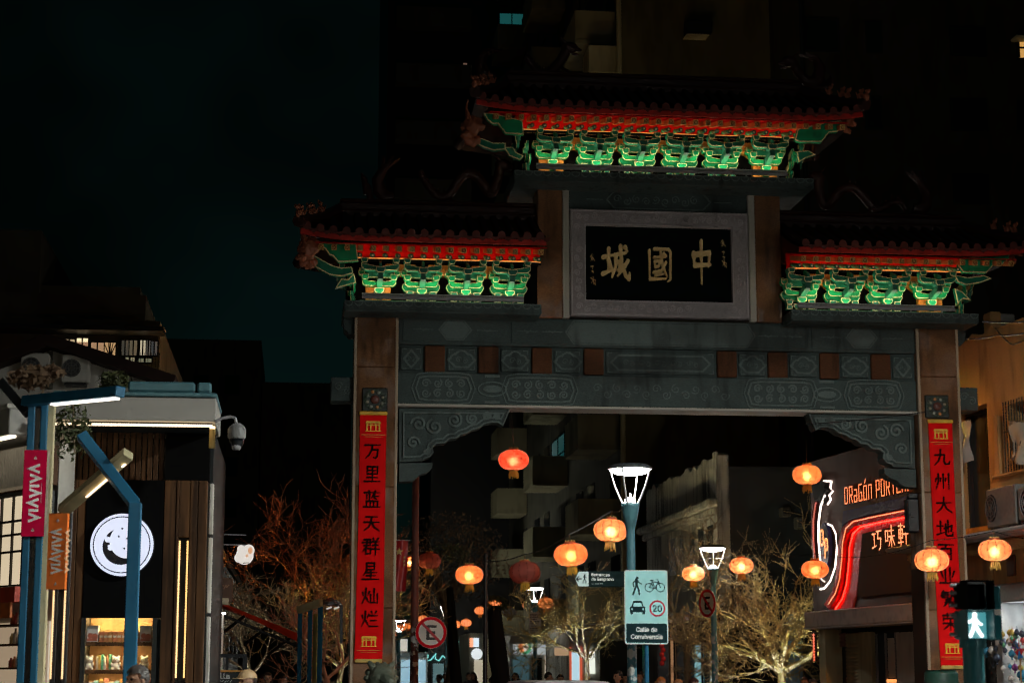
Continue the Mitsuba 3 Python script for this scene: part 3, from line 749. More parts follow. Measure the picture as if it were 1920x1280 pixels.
zl, zt = 7.46, 9.63
LS, RS, TS = [1.23, 1.90, 2.60, 3.30], [8.05, 8.77, 9.48, 10.22], [4.00, 4.71, 5.41, 6.11, 6.79, 7.52]
roof(-.02, 3.78, 8.30, 8.95, .62, 0)
roof(7.80, 11.60, 8.30, 8.95, 0, .62)
roof(2.68, 8.90, 10.45, 11.20, .62, .62)
eaves(.72, 3.78, 8.30, zl, LS, (1, 0), (.30, 3.70))
eaves(7.80, 10.86, 8.30, zl, RS, (0, 1), (7.88, 11.28))
eaves(3.42, 8.16, 10.45, zt, TS, (1, 1), (3.0, 8.58))
led_bar(.95, 3.50, zl - .07); led_bar(7.92, 10.52, zl - .07); led_bar(3.70, 7.80, zt - .07)
for a, b, z in ((1.02, 1.42, zl), (10.06, 10.46, zl), (3.80, 4.2, zt), (7.34, 7.76, zt)): orange_head(a, b, z)
# side-facing bracket sets at the free ends, seen edge-on
for cx, z0, sg in ((.86, zl, -1), (10.72, zl, 1), (3.66, zt, -1), (7.92, zt, 1)):
    S = Face((cx, 30.10, 0), (0, sg * 1.0, 0))
    BS.place(gate, S.mat(0, z0, 0) @ np.diag([1, 1, .42, 1.0]))
# corner plates under the upturned ends
PLATES = (
 ((597, 453), (612, 455), (668, 457), (672, 489), (634, 491), (624, 479), (618, 478), (610, 466), (602, 463)),
 ((578, 478), (592, 480), (606, 488), (622, 497), (640, 502), (660, 500), (662, 512), (640, 518), (618, 515), (600, 505), (585, 496)),
 ((628, 541), (640, 522), (652, 524), (664, 512), (668, 530), (652, 534)),
 ((907, 212), (922, 212), (980, 226), (982, 252), (948, 250), (940, 240), (934, 232), (924, 232), (914, 224)),
 ((887, 256), (905, 260), (925, 268), (948, 268), (948, 280), (925, 282), (905, 275), (893, 268)),
 ((945, 276), (955, 292), (975, 300), (982, 292), (968, 286), (962, 276)),
 ((1797, 498), (1807, 510), (1850, 511), (1863, 497), (1880, 495), (1894, 484), (1892, 475), (1865, 478), (1800, 484)),
 ((1790, 515), (1815, 520), (1845, 516), (1860, 522), (1838, 530), (1812, 534), (1796, 528)),
 ((1790, 540), (1806, 548), (1820, 562), (1806, 560), (1796, 568)),
 ((1491, 262), (1500, 266), (1541, 266), (1555, 248), (1570, 247), (1582, 234), (1581, 226), (1548, 230), (1496, 242)),
 ((1494, 284), (1515, 282), (1530, 290), (1512, 296), (1498, 304)),
)
for i, q in enumerate(PLATES):
    n1 = (.84, .62, .32)[i % 3] if i < 9 else (.84, .4)[i - 9]
    mm = painted(G.pp(q, n1).buffer(0), n1 - .10, n1, (GREEN, GREEN2, GREEN2)[i % 3], .016); me, cc = mm.mesh()
    put(gate, 'corner_plate', G.out(me), 'paint', color=cc)
for (u, v, sg, big) in ((578, 466, -1, 1), (886, 238, -1, 1), (1905, 470, 1, .5), (1592, 226, 1, .55)):
    x, z = G.px(u, v, .95); L_ = []
    for q in range(9):
        a = q * .7; L_.append(ball((x + .11 * big * math.cos(a) * (1 - q * .03), z + .15 * big * math.sin(a) - .01 * q, .95 - .02 * q), .075 * big, (1.1, 1, .8), 2))
    L_ += [ball((x, z, .93), .14 * big, (.9, 1.2, .8), 3), ball((x + sg * .10 * big, z - .14 * big, .97), .08 * big, (1.2, .8, 1), 2), tube([(x + sg * .06, z + .1 * big, .98), (x + sg * .10, z + .28 * big, .98), (x + sg * .07, z + .42 * big, .98)], [.05 * big, .035 * big, .01], 6)]
    gput('corner_dragon_head', G.out(rough(trimesh.util.concatenate(L_), .045, 14, 3)), 'ridge_orange', smooth=40)
# ridge dragons and fish
def ridge_dragon(pts, Yn=-.35):
    pm = [np.append(G.px(u, v, Yn), Yn)[[0, 1, 2]] for u, v in pts]
    pm = np.array(pm)
    from scipy.interpolate import CubicSpline
    t = np.arange(len(pm)); cs = CubicSpline(t, pm); tt = np.linspace(0, len(pm) - 1, 60); q = cs(tt)
    body = tube(q, .035 + .05 * np.sin(np.linspace(.15, 1, 60) * PI * .62), 9)
    sp = [trimesh.creation.cone(.03, .10, sections=4).apply_translation(p + (0, .06, 0)) for p in q[4:-4:3]]
    for s_, p in zip(sp, q[4:-4:3]):
        s_.vertices = (np.asarray(s_.vertices) - (p + (0, .06, 0)))[:, [0, 2, 1]] + p + (0, .05, 0)
    h = q[-1]; sg = np.sign(q[-1][0] - q[0][0])
    head = [ball(h + (sg * .05, .02, 0), .11, (1.3, .9, .8), 2), ball(h + (sg * .17, -.01, 0), .06, (1.5, .6, .8), 2), ball(h + (sg * .15, -.09, 0), .04, (1.6, .5, .8), 1), tube([h + (0, .08, .03), h + (-sg * .12, .2, .06)], [.025, .006], 5), tube([h + (0, .08, -.03), h + (-sg * .12, .2, -.06)], [.025, .006], 5)]
    for p in (q[18], q[40]):
        head.append(tube([p, p + (sg * .08, -.12, .08), p + (sg * .16, -.14, .1)], [.04, .03, .015], 5))
    gput('ridge_dragon', G.out(trimesh.util.concatenate([body] + sp + head)), 'ridge_glazed', smooth=50)


def ridge_fish(u, v, sg, h=.62):
    x, z = G.px(u, v, -.35)
    p = [np.array([x, z, -.35]) + np.array(q) * (sg, 1, 1) for q in ((.22, .05, 0), (.10, .02, 0), (0, .12, 0), (-.04, .30, 0), (.05, .48, 0), (.16, h, 0))]
    body = tube(p, [.09, .12, .12, .10, .07, .03], 9)
    tail = [tube([p[4], p[5] + np.array([sg * d, .1 - .2 * abs(d), 0])], [.05, .02], 5) for d in (-.1, .05, .16)]
    gput('ridge_fish', G.out(rough(trimesh.util.concatenate([body] + tail), .02, 12)), 'ridge_glazed', smooth=50)


ridge_dragon([(787, 322), (800, 345), (822, 368), (845, 362), (862, 335), (884, 326), (905, 345), (920, 362), (932, 340), (938, 312)])
ridge_dragon([(1700, 395), (1672, 380), (1645, 392), (1622, 372), (1600, 352), (1572, 362), (1552, 385), (1538, 368), (1536, 335)])
ridge_dragon([(985, 108), (1000, 125), (1020, 140), (1040, 128), (1055, 108), (1062, 92)])
ridge_dragon([(1560, 150), (1545, 165), (1520, 160), (1500, 140), (1486, 118)])
ridge_fish(712, 372, 1); ridge_fish(1735, 398, -1); ridge_fish(905, 150, 1, .45); ridge_fish(1535, 160, -1, .45)
for u, v in ((683, 336), (690, 350)):
    x, z = G.px(u, v, -.3); gput('ridge_horn', G.out(tube([(x + .05, z - .25, -.3), (x, z, -.3), (x - .05, z + .1, -.3)], [.06, .05, .015], 6)), 'ridge_glazed', smooth=60)

# -------- banners and medallions on the pillars
EMB = unary_union([Polygon([(-.5, .32), (-.42, .5), (.42, .5), (.5, .32), (.44, .3), (-.44, .3)]), sbox(-.44, -.4, -.34, .28), sbox(.34, -.4, .44, .28), sbox(-.2, -.4, -.12, .28), sbox(.12, -.4, .2, .28), sbox(-.44, .08, .44, .2), sbox(-.5, -.46, .5, -.38)])


def banner(cx, w, ztop, zbot, chars, zs, label, bow):
    k = thing('red_banner', label, 'banner')
    N = 40; v, f = [], []
    for j in range(N + 1):
        t = j / N; z = ztop + (zbot - ztop) * t
        for i in range(7):
            s = i / 6 - .5
            v.append((cx + s * w * (1 - .02 * math.sin(t * 5)) + bow * t * t, z, .012 + .012 * math.sin(t * 9 + s * 3) * t + .01))
    for j in range(N):
        for i in range(6):
            a = j * 7 + i; f += [(a, a + 7, a + 8), (a, a + 8, a + 1)]
    fr_ = trimesh.Trimesh(np.array(v), f, process=False); bk = fr_.copy(); bk.vertices[:, 2] -= .004; bk.invert()
    put(k, 'cloth', G.out(trimesh.util.concatenate([fr_, bk])), 'banner_red', smooth=True)
    put(k, 'top_bar', G.box(cx - w / 2 - .01, cx + w / 2 + .01, ztop - .01, ztop + .05, .0, .05, .01), 'paint', color=(.75, .42, .03))
    zz = ztop + (zbot - ztop)
    put(k, 'bottom_bar', G.box(cx - w / 2 + bow, cx + w / 2 + bow, zbot - .03, zbot + .03, .0, .05, .01), 'paint', color=(.6, .4, .1))
    off = lambda z: cx + bow * ((z - ztop) / (zbot - ztop)) ** 2
    for ch, z in zip(chars, zs):
        put(k, 'character', G.prism(brush(CH[ch], off(z), z, .27, .27, 4.6), .030, .041), 'matte', color=(.010, .003, .003))
    for z in (ztop - .19, zbot + .29):
        put(k, 'emblem', G.prism(affinity.translate(affinity.scale(EMB, .25, .17, origin=(0, 0)), off(z), z), .03, .041), 'paint', color=(.85, .45, .03))
        put(k, 'emblem_line', G.prism(unary_union([sbox(off(z) - .19, z - .135, off(z) + .19, z - .125), sbox(off(z) - .13, z - .165, off(z) + .13, z - .158)]), .03, .041), 'paint', color=(.7, .25, .03))
    return k


cz = [5.13, 4.79, 4.42, 4.06, 3.68, 3.30, 2.92, 2.56]
vs = [845, 888, 935, 980, 1024, 1070, 1117, 1160]
banner(1.17, .42, G.px(700, 777, .02)[1], G.px(700, 1238, .02)[1], '万里蓝天群星灿烂', [G.px(697, v, .03)[1] for v in vs], 'long red banner with eight black characters hanging on the left pillar of the archway', -.03)
vr = [857, 902, 946, 990, 1034, 1078, 1122, 1165]
banner(10.36, .40, G.px(1757, 792, .02)[1], G.px(1768, 1250, .02)[1], '九州大地百业繁荣', [G.px(1760, v, .03)[1] for v in vr], 'long red banner behind the lantern and traffic signal on the right pillar of the archway', .06)
for u, v, lb in ((703, 749, 'dark square plaque of round flowers above the left red banner'), (1757, 762, 'dark square plaque of round flowers above the right red banner')):
    k = thing('flower_plaque', lb, 'plaque')
    x, z = G.px(u, v, .03)
    put(k, 'backing', G.box(x - .2, x + .2, z - .19, z + .19, .004, .035, .015), 'paint', color=(.008, .014, .010))
    put(k, 'flower', G.out(ball((x, z, .05), .07, (1, 1, .5), 2)), 'paint', color=(.12, .035, .025))
    for i in range(8):
        a = i * PI / 4 + .3; c = [(.25, .22, .16), (.3, .3, .26), (.5, .2, .06), (.18, .18, .14)][i % 4]
        put(k, 'flower', G.out(ball((x + .125 * math.cos(a), z + .125 * math.sin(a), .045), .028, (1, 1, .7), 1)), 'paint', color=c)
    lf = [ball((x + .15 * math.cos(a), z + .15 * math.sin(a), .04), .03, (1.3, .8, .3), 1) for a in np.arange(0, 6.2, .35)]
    put(k, 'leaves', G.out(trimesh.util.concatenate(lf)), 'paint', color=(.02, .035, .018), kind='stuff')

# ------------------------------------------------------------------ lanterns
def ribmod(k, d=.05): return lambda g: 1 - d * np.abs(np.sin(g * k / 2)) ** .5 * 0 - d * (1 - np.abs(np.cos(g * k / 2)) ** 1.0)


LH = [(.085, .165), (.15, .152), (.205, .118), (.243, .066), (.258, 0), (.246, -.062), (.21, -.112), (.155, -.148), (.085, -.165)]


def lantern_proto(cloth, lit, far=False):
    P = Proto()
    sides = 20 if far else 48
    sh = lathe(LH, sides, mod=ribmod(12, .045))
    if far: P.add('shell', sh, 'lens', smooth=True, emit=(1.0, .22, .04) if lit else None, w=.15)
    else: P.add('shell', sh, cloth, smooth=True)
    ribs = MB(); prof = np.array(LH)
    for i in range(12):
        a = i * 2 * PI / 12; ribs.add(tube(np.stack([(prof[:, 0] + .003) * math.cos(a), (prof[:, 0] + .003) * math.sin(a), prof[:, 1]], 1), .0032 if not far else .005, 4, False), (.25, .03, .015))
    P.mb('ribs', ribs)
    cap = MB()
    cap.add(lathe([(.001, .20), (.075, .198), (.088, .185), (.088, .158)], 20), (.55, .12, .04)); cap.add(tube([(0, 0, .195), (0, 0, .30)], .006, 5), (.2, .1, .03))
    for i in range(8):
        a = i * PI / 4; cap.add(ball((.07 * math.cos(a), .07 * math.sin(a), .205), .011, sub=1), (.9, .65, .2))
    P.mb('cap', cap)
    b = MB(); b.add(lathe([(.088, -.160), (.088, -.18), (.06, -.188), (.001, -.188)], 20), (.6, .25, .05))
    P.mb('base', b)
    t = MB()
    for i in range(14):
        a = i * 2 * PI / 14 + .1; r0, r1 = .062, .072 + .012 * math.sin(i * 3.1)
        t.add(tube([(r0 * math.cos(a), r0 * math.sin(a), -.185), (r1 * math.cos(a), r1 * math.sin(a), -.25), ((r1 + .01) * math.cos(a + .15), (r1 + .01) * math.sin(a + .15), -.30 - .02 * math.sin(i * 2.3))], [.011, .012, .006], 5), (.75, .42, .05))
    P.mb('tassel', t)
    if lit and not far:
        P.add('bulb', ball((0, 0, -.02), .065, sub=2), 'lens', emit=(52, 46, 38), w=1.4)
    return P


LP = {}
for c in ('cloth_orange', 'cloth_peach', 'cloth_red', 'cloth_faded'):
    LP[c] = lantern_proto(c, c != 'cloth_faded')
LP['far'] = lantern_proto('', True, True)
LP['far_dark'] = lantern_proto('', False, True)
HOOK = {}


def lantern(name, u, v, w, kind, label, group=None, tilt=(0, 0), Y=None, size=.53):
    Y = Y or size * FPX / w
    k = thing('paper_lantern', label, 'lantern', group)
    c = at(u, v, Y); s = size / .516
    M = trimesh.transformations.euler_matrix(tilt[0], tilt[1], random.uniform(0, 3)); M[:3, :3] *= s; M[:3, 3] = c
    LP[kind].place(k, M)
    HOOK[name] = (M @ np.array([0, 0, .30, 1]))[:3]
    return k


lantern('a', 963, 862, 58, 'cloth_red', 'bright red lantern with a white glowing centre hanging alone high under the archway beam')
lantern('b', 1513, 890, 57, 'cloth_orange', 'glowing lantern with white centre hanging high left of the red neon restaurant lettering')
lantern('c', 1145, 994, 65, 'cloth_peach', 'glowing orange lantern hanging just left of the nearest street lamp pole', tilt=(.1, .05))
lantern('d', 1070, 1039, 65, 'cloth_orange', 'glowing orange lantern above the dark street direction sign', tilt=(.08, -.1))
lantern('e', 984, 1073, 60, 'cloth_faded', 'unlit faded red lantern next to the two big glowing lanterns on the cable', tilt=(0, .18))
lantern('f', 880, 1077, 53, 'cloth_orange', 'glowing orange lantern in front of the thin dark pole, on the string cable')
lantern('g', 805, 1051, 45, 'cloth_faded', 'unlit dull red lantern hanging just beside the dark reddish pole')
lantern('h', 1300, 1075, 43, 'cloth_peach', 'glowing lantern left of the second street lamp head')
lantern('i', 1390, 1060, 47, 'cloth_peach', 'glowing lantern over the bare tree right of the second street lamp')
lantern('j', 1528, 1067, 52, 'cloth_orange', 'glowing lantern in front of the lower end of the restaurant neon emblem')
lantern('k', 1747, 1050, 60, 'cloth_peach', 'glowing lantern in front of the right red banner', Y=28.8)
lantern('l', 1865, 1031, 63, 'cloth_peach', 'glowing lantern in front of the orange wall above the pedestrian signal', Y=27.9, size=.49)
lantern('m', 768, 1053, 26, 'cloth_peach', 'narrow glowing lantern half hidden behind the dark reddish pole', Y=44, size=.36)
FARG = 'small lanterns glowing far down the street'
FL = dict(n='small glowing lantern directly right of the thin dark pole', o='small glowing lantern partly hidden by the thin dark pole', p='small dark unlit lantern among the far glowing ones', q='small glowing lantern half behind the farther street lamp head',
          r='small glowing lantern just right of the farther street lamp head', s='small glowing lantern peeking out behind the top of the no stopping sign', t='tiny glowing lantern right of the no stopping sign, left of a similar pair', u='tiny glowing lantern under the farthest street lamp head, middle of three',
          v='tiny glowing lantern right of the farthest street lamp, among leaves', w='tiny glowing lantern beside the left pillar, leftmost upper one', x='tiny glowing lantern touching the dark reddish pole on its left', y='lowest tiny glowing lantern beside the left pillar foot', z='small glowing lantern left of the left archway pillar', z1='tiny glowing lantern at the corner shop side under the red awning')
for nm, u, v, w, kd in (('n', 927, 1134, 28, 'far'), ('o', 900, 1144, 22, 'far'), ('p', 955, 1147, 26, 'far_dark'), ('q', 990, 1134, 22, 'far'), ('r', 1023, 1130, 30, 'far'), ('s', 793, 1160, 20, 'far'), ('t', 833, 1168, 16, 'far'),
                        ('u', 852, 1170, 23, 'far'), ('v', 874, 1167, 21, 'far'), ('w', 752, 1176, 18, 'far'), ('x', 766, 1173, 16, 'far'), ('y', 746, 1187, 14, 'far'), ('z', 645, 1148, 20, 'far'), ('z1', 398, 1190, 8, 'far')):
    lantern(nm, u, v, w, kd, FL[nm], FARG if kd == 'far' else None)


def cable(label, pts, r=.008, sag=.0):
    k = thing('cable', label, 'cable')
    q = [np.array(pts[0])]
    for a, b in zip(pts[:-1], pts[1:]):
        a, b = np.array(a), np.array(b); L = np.linalg.norm(b - a)
        for t in np.linspace(0, 1, 9)[1:]: q.append(a + (b - a) * t - (0, 0, 4 * t * (1 - t) * L * sag))
    scene[k] = entry(tube(q, r, 5), 'metal_black')


# ------------------------------------------------------------------ street lamps
SL = Proto()
m = MB(); dk = (.03, .07, .085)
SL.add('pole', lathe([(.12, 0), (.12, .9), (.075, 1.0), (.07, 1.4), (.06, 3.62)], 16), 'metal_flaked', smooth=40)
m.add(lathe([(.055, 3.45), (.06, 3.50), (.10, 3.66), (.125, 3.82), (.127, 3.86), (.02, 3.862)], 24), (.07, .20, .23))
SL.mb('lamp_cup', m, 'paint', smooth=True)
for i in range(4):
    a = PI / 4 + .25 + i * PI / 2; prof = [(.105, 3.84), (.16, 3.95), (.225, 4.10), (.27, 4.24), (.285, 4.335)]
    SL.add('lamp_arm', tube([(r * math.cos(a), r * math.sin(a), z) for r, z in prof], [.017, .015, .014, .013, .013], 7), 'lamp_arm_white', smooth=True)
SL.mb('lamp_hood', MB().add(lathe([(.31, 4.335), (.31, 4.36), (.24, 4.40), (.02, 4.42)], 32), (.06, .07, .075)).add(lathe([(.30, 4.334), (.31, 4.336)], 32), (.5, .5, .48)), 'paint')
SL.add('lamp_hood__diffuser', lathe([(.292, 4.330), (.27, 4.300), (.20, 4.268), (.10, 4.252), (.002, 4.248)], 32), 'lens', smooth=True, emit=(30, 30, 26), w=10)
SL.add('bulb', lathe([(.075, 3.865), (.08, 3.91), (.05, 3.935), (.015, 3.95), (.012, 4.0), (.001, 4.01)], 16), 'lamp_glass', smooth=True, emit=(330, 330, 290), w=8)


def lamp(u, v, Y, label, flip=0.0, glow=200):
    """v: the pixel row of the top of the hood."""
    k = thing('street_lamp', label, 'street lamp')
    p = at(u, v, Y); s = p[2] / 4.42
    M = np.eye(4); M[2, 2] = s; c, q = math.cos(flip), math.sin(flip); M[:2, :2] = [[c, -q], [q, c]]; M[:3, 3] = (p[0], p[1], 0)
    # keep the head undistorted: stretch only the pole
    M2 = M.copy(); M2[2, 2] = 1; M2[2, 3] = p[2] - 4.42
    save = SL.parts
    SL.parts = [x for x in save if x[0] != 'pole']; 
    SL.place(k, M2, emit={'bulb': ((glow, glow, glow * .87), 9)})
    SL.parts = [x for x in save if x[0] == 'pole']; SL.place(k, np.array([[1, 0, 0, p[0]], [0, 1, 0, p[1]], [0, 0, (p[2] - .8) / 3.62, 0], [0, 0, 0, 1.0]]))
    SL.parts = save
    return k, p


L1, p1 = lamp(1181, 868, 26.3, 'nearest street lamp, white lit head on a teal pole behind the pale blue zone sign', 0.0, 190)
L2, p2 = lamp(1336, 1020, 44, 'street lamp with white lit head beside the wide bare tree', .3, 1700)
L3, p3 = lamp(1003, 1097, 65, 'farther street lamp with a paper notice on its pole', .6, 110)
L4, p4 = lamp(838, 1133, 88, 'farthest street lamp, behind the round no stopping sign', .2, 1300)
lamp(748, 1158, 80, 'far street lamp glowing just right of the left archway pillar', .9, 1300)
# the avenue's own lamps, outside the frame on this side of the gate
for x, y, zz, sc_ in ((11.4, 23.6, 4.7, (45, 44, 38)), (-2.4, 11.0, 4.9, (200, 160, 110)), (9.4, 4.0, 5.2, (620, 640, 600))):
    k = thing('avenue_lamp', 'tall street lamp on the avenue outside the frame', 'street lamp', 'avenue lamps outside the frame')
    put(k, 'pole', cyl((x, y, 0), (x, y, zz + .1), .07, 12, .05), 'metal_teal', smooth=40)
    put(k, 'lamp_hood', lathe([(.30, zz + .07), (.30, zz + .10), (.22, zz + .17), (.05, zz + .2)], 24, (x, y, 0)), 'metal_teal', smooth=40)
    rf = trimesh.creation.icosphere(subdivisions=2, radius=.22); rf.vertices *= (1, 1, .45); rf.apply_translation((x, y, zz - .03))
    put(k, 'lamp_globe', rf, 'lens', emit=sc_, w=14)

# a tall cut-off lamp over the avenue: it sends its light downwards only
k = thing('mast_lamp', 'tall cut-off lamp mast on the avenue, above and right of the frame', 'street lamp')
put(k, 'pole', tube([(10.6, 14.6, 0), (10.6, 14.6, 7.4), (10.2, 14.7, 8.0), (9.0, 14.9, 8.15)], [.09, .07, .05, .045], 10), 'metal_teal', smooth=40)
put(k, 'lamp_head', box(8.15, 9.1, 14.65, 15.15, 8.02, 8.16, .03), 'metal_teal')
d_ = trimesh.Trimesh(np.array([(8.2, 14.7, 8.012), (9.05, 14.7, 8.012), (9.05, 15.1, 8.012), (8.2, 15.1, 8.012)]), [[0, 2, 1], [0, 3, 2]], process=False)
put(k, 'lamp_panel', d_, 'lens', emit=(2450, 2530, 2360), w=34)

# ------------------------------------------------------------------ cables carrying the lanterns
hk = lambda n: HOOK[n]
cable('thin string cable running from the nearest street lamp past the lanterns to the left', [at(1170, 945, 26.4), hk('c'), hk('d'), hk('e'), hk('f'), hk('g'), at(775, 1020, 37)], sag=.02)
cable('wire holding the lantern that hangs high under the beam', [hk('a'), at(957, 770, 30.3)], .004)
cable('wire holding the lantern left of the restaurant lettering', [hk('b'), (hk('b')[0], hk('b')[1], 5.8)], .004)
cable('dark wire strung across the right archway corbel', [at(1510, 795, 29.5), at(1735, 772, 29.9)], .008, .01)
cable('thin wire between the lanterns beside the second street lamp', [hk('h'), at(1336, 1045, 44), hk('i'), hk('j'), hk('k')], .006, .02)
cable('thin wire from the right banner to the lantern before the orange wall', [hk('k'), hk('l'), at(1945, 1010, 29)], .006, .02)

# ------------------------------------------------------------------ signs in the middle
SF = Face((0, 25.7, 0), (1, 0, 0))
k = thing('zone_sign', 'pale blue shared street sign with walker, bicycle, car and twenty limit', 'road sign')
a0, b1 = SF.px(1170, 1068); a1, b0 = SF.px(1253, 1207); W_, H_ = a1 - a0, b1 - b0; cx, cz_ = (a0 + a1) / 2, (b0 + b1) / 2
rr = lambda x0, y0, x1, y1, r: sbox(x0 + r, y0 + r, x1 - r, y1 - r).buffer(r)
put(k, 'panel', SF.prism(rr(a0, b0, a1, b1, .03), 0, .012), 'matte', color=(.62, .62, .58))
TEAL_L, NAVY = (.40, .74, .74), (.012, .03, .035)
put(k, 'face', SF.prism(rr(a0 + .012, b0 + .012, a1 - .012, b1 - .012, .022), .0125, .016), 'matte', color=TEAL_L)
put(k, 'name_plate', SF.prism(rr(a0 + .02, b0 + .02, a1 - .02, b0 + .275, .015), .0165, .020), 'matte', color=NAVY)
for t, q in (('Calle de', .195), ('Convivencia', .10)): put(k, 'lettering', SF.text(t, cx, b0 + q, .062, .0205, .004, .88, True), 'matte', color=(.9, .92, .9))
S_ = lambda pts, w, ox, oy, sc: line([(ox + x * sc, oy + y * sc) for x, y in pts], w)
ox, oy = SF.px(1193, 1098); sc = .0024
walker = unary_union([disc(ox + .012, oy + .108, .018), S_([(0, 38), (0, 5)], .036, ox, oy, sc), S_([(0, 5), (-10, -20), (-20, -46)], .022, ox, oy, sc), S_([(0, 5), (12, -18), (16, -46)], .022, ox, oy, sc), S_([(-2, 34), (-20, 16), (-16, 0)], .015, ox, oy, sc), S_([(2, 34), (16, 18), (28, 12)], .015, ox, oy, sc)])
put(k, 'walker_symbol', SF.prism(walker, .0165, .020), 'matte', color=NAVY)
ox, oy = SF.px(1227, 1098); r = .062
bike = unary_union([ring(ox - .075, oy - .02, r - .011, r), ring(ox + .078, oy - .02, r - .011, r), line([(ox - .075, oy - .02), (ox - .03, oy + .055), (ox + .05, oy + .05), (ox + .005, oy - .03), (ox - .03, oy + .055)], .011), line([(ox - .075, oy - .02), (ox + .005, oy - .03)], .011), line([(ox + .078, oy - .02), (ox + .045, oy + .085), (ox + .025, oy + .088)], .011), line([(ox - .055, oy + .075), (ox - .02, oy + .075)], .014), line([(ox - .04, oy + .07), (ox - .022, oy + .04)], .011)])
put(k, 'bicycle_symbol', SF.prism(bike, .0165, .020), 'matte', color=NAVY)
ox, oy = SF.px(1195, 1139)
car = unary_union([Polygon([(ox - .085, oy + .01), (ox - .06, oy + .085), (ox - .045, oy + .095), (ox + .045, oy + .095), (ox + .06, oy + .085), (ox + .085, oy + .01)]), rr(ox - .105, oy - .055, ox + .105, oy + .02, .02), rr(ox - .10, oy - .085, ox - .065, oy - .04, .006), rr(ox + .065, oy - .085, ox + .10, oy - .04, .006)]).difference(unary_union([Polygon([(ox - .065, oy + .018), (ox - .048, oy + .07), (ox + .048, oy + .07), (ox + .065, oy + .018)]), disc(ox - .075, oy - .015, .014), disc(ox + .075, oy - .015, .014)]))
put(k, 'car_symbol', SF.prism(car, .0165, .020), 'matte', color=NAVY)
ox, oy = SF.px(1232, 1140)
put(k, 'limit_ring', SF.prism(ring(ox, oy, .088, .108), .0165, .020), 'matte', color=(.55, .02, .05))
put(k, 'lettering', SF.text('20', ox, oy, .085, .0165, .004, .9, True), 'matte', color=NAVY)
k = thing('sign_pole', 'thin blue pole carrying the pale blue shared street sign', 'pole')
p = at(1212, 1200, 25.76); scene[k] = entry(cyl((p[0], p[1], .0), (p[0], p[1], SF.px(1212, 1075)[1]), .03, 12), 'metal_blue', smooth=40)
DF = Face((0, 26.15, 0), (1, 0, 0))
k = thing('direction_sign', 'dark direction sign with an arrow and walker fixed to the nearest street lamp', 'street sign')
a0, b1 = DF.px(1077, 1070); a1, b0 = DF.px(1170, 1100); m_ = (b0 + b1) / 2
put(k, 'panel', DF.prism(Polygon([(a0, m_), (a0 + .05, b1), (a1, b1), (a1, b0), (a0 + .05, b0)]), 0, .02), 'matte', color=(.010, .022, .022))
xp = DF.px(1103, 1085)[0]
put(k, 'arrow_plate', DF.prism(Polygon([(a0 + .008, m_), (a0 + .055, b1 - .007), (xp, b1 - .007), (xp, b0 + .007), (a0 + .055, b0 + .007)]), .0205, .024), 'matte', color=(.7, .88, .86))
ox, oy = a0 + .06, m_
put(k, 'arrow_symbol', DF.prism(unary_union([line([(ox - .035, oy), (ox + .03, oy)], .016), line([(ox - .008, oy + .03), (ox - .037, oy), (ox - .008, oy - .03)], .016)]), .0245, .027), 'matte', color=NAVY)
ox, oy = a0 + .135, m_; sc = .0012
put(k, 'walker_symbol', DF.prism(unary_union([disc(ox + .006, oy + .056, .010), S_([(0, 38), (0, 5)], .018, ox, oy, sc), S_([(0, 5), (-10, -20), (-20, -46)], .011, ox, oy, sc), S_([(0, 5), (12, -18), (16, -46)], .011, ox, oy, sc), S_([(-2, 34), (-20, 16)], .008, ox, oy, sc), S_([(2, 34), (20, 14)], .008, ox, oy, sc)]), .0245, .027), 'matte', color=NAVY)
for t, q in (('Barrancas', .062), ('de Belgrano', .0)): put(k, 'lettering', DF.text(t, xp + .04, m_ + q, .042, .0205, .004, .95, True, 'l'), 'matte', color=(.9, .92, .9))
put(k, 'lettering', DF.text('a 2 cuadras', xp + .04, m_ - .058, .022, .0205, .004, .95, False, 'l'), 'matte', color=(.45, .5, .5))


def no_stop(Fc, u, v, r, label):
    k = thing('no_stopping_sign', label, 'road sign'); x, z = Fc.px(u, v, .03)
    put(k, 'disc', Fc.prism(disc(x, z, r), .03, .045), 'matte', color=(.85, .85, .82))
    put(k, 'border', Fc.prism(ring(x, z, r * .80, r * .985), .0455, .050), 'matte', color=(.75, .01, .025))
    q = r * 1.0
    E_ = unary_union([sbox(x - .30 * q, z - .46 * q, x - .10 * q, z + .46 * q), sbox(x - .30 * q, z + .30 * q, x + .36 * q, z + .46 * q), sbox(x - .30 * q, z - .08 * q, x + .28 * q, z + .08 * q), sbox(x - .30 * q, z - .46 * q, x + .36 * q, z - .30 * q)])
    put(k, 'letter', Fc.prism(E_, .0455, .050), 'paint', color=(.01, .012, .012))
    put(k, 'slash', Fc.prism(line([(x - .55 * q, z + .57 * q), (x + .55 * q, z - .57 * q)], .17 * q).intersection(disc(x, z, r * .8)), .0505, .054), 'paint', color=(.55, .01, .02))


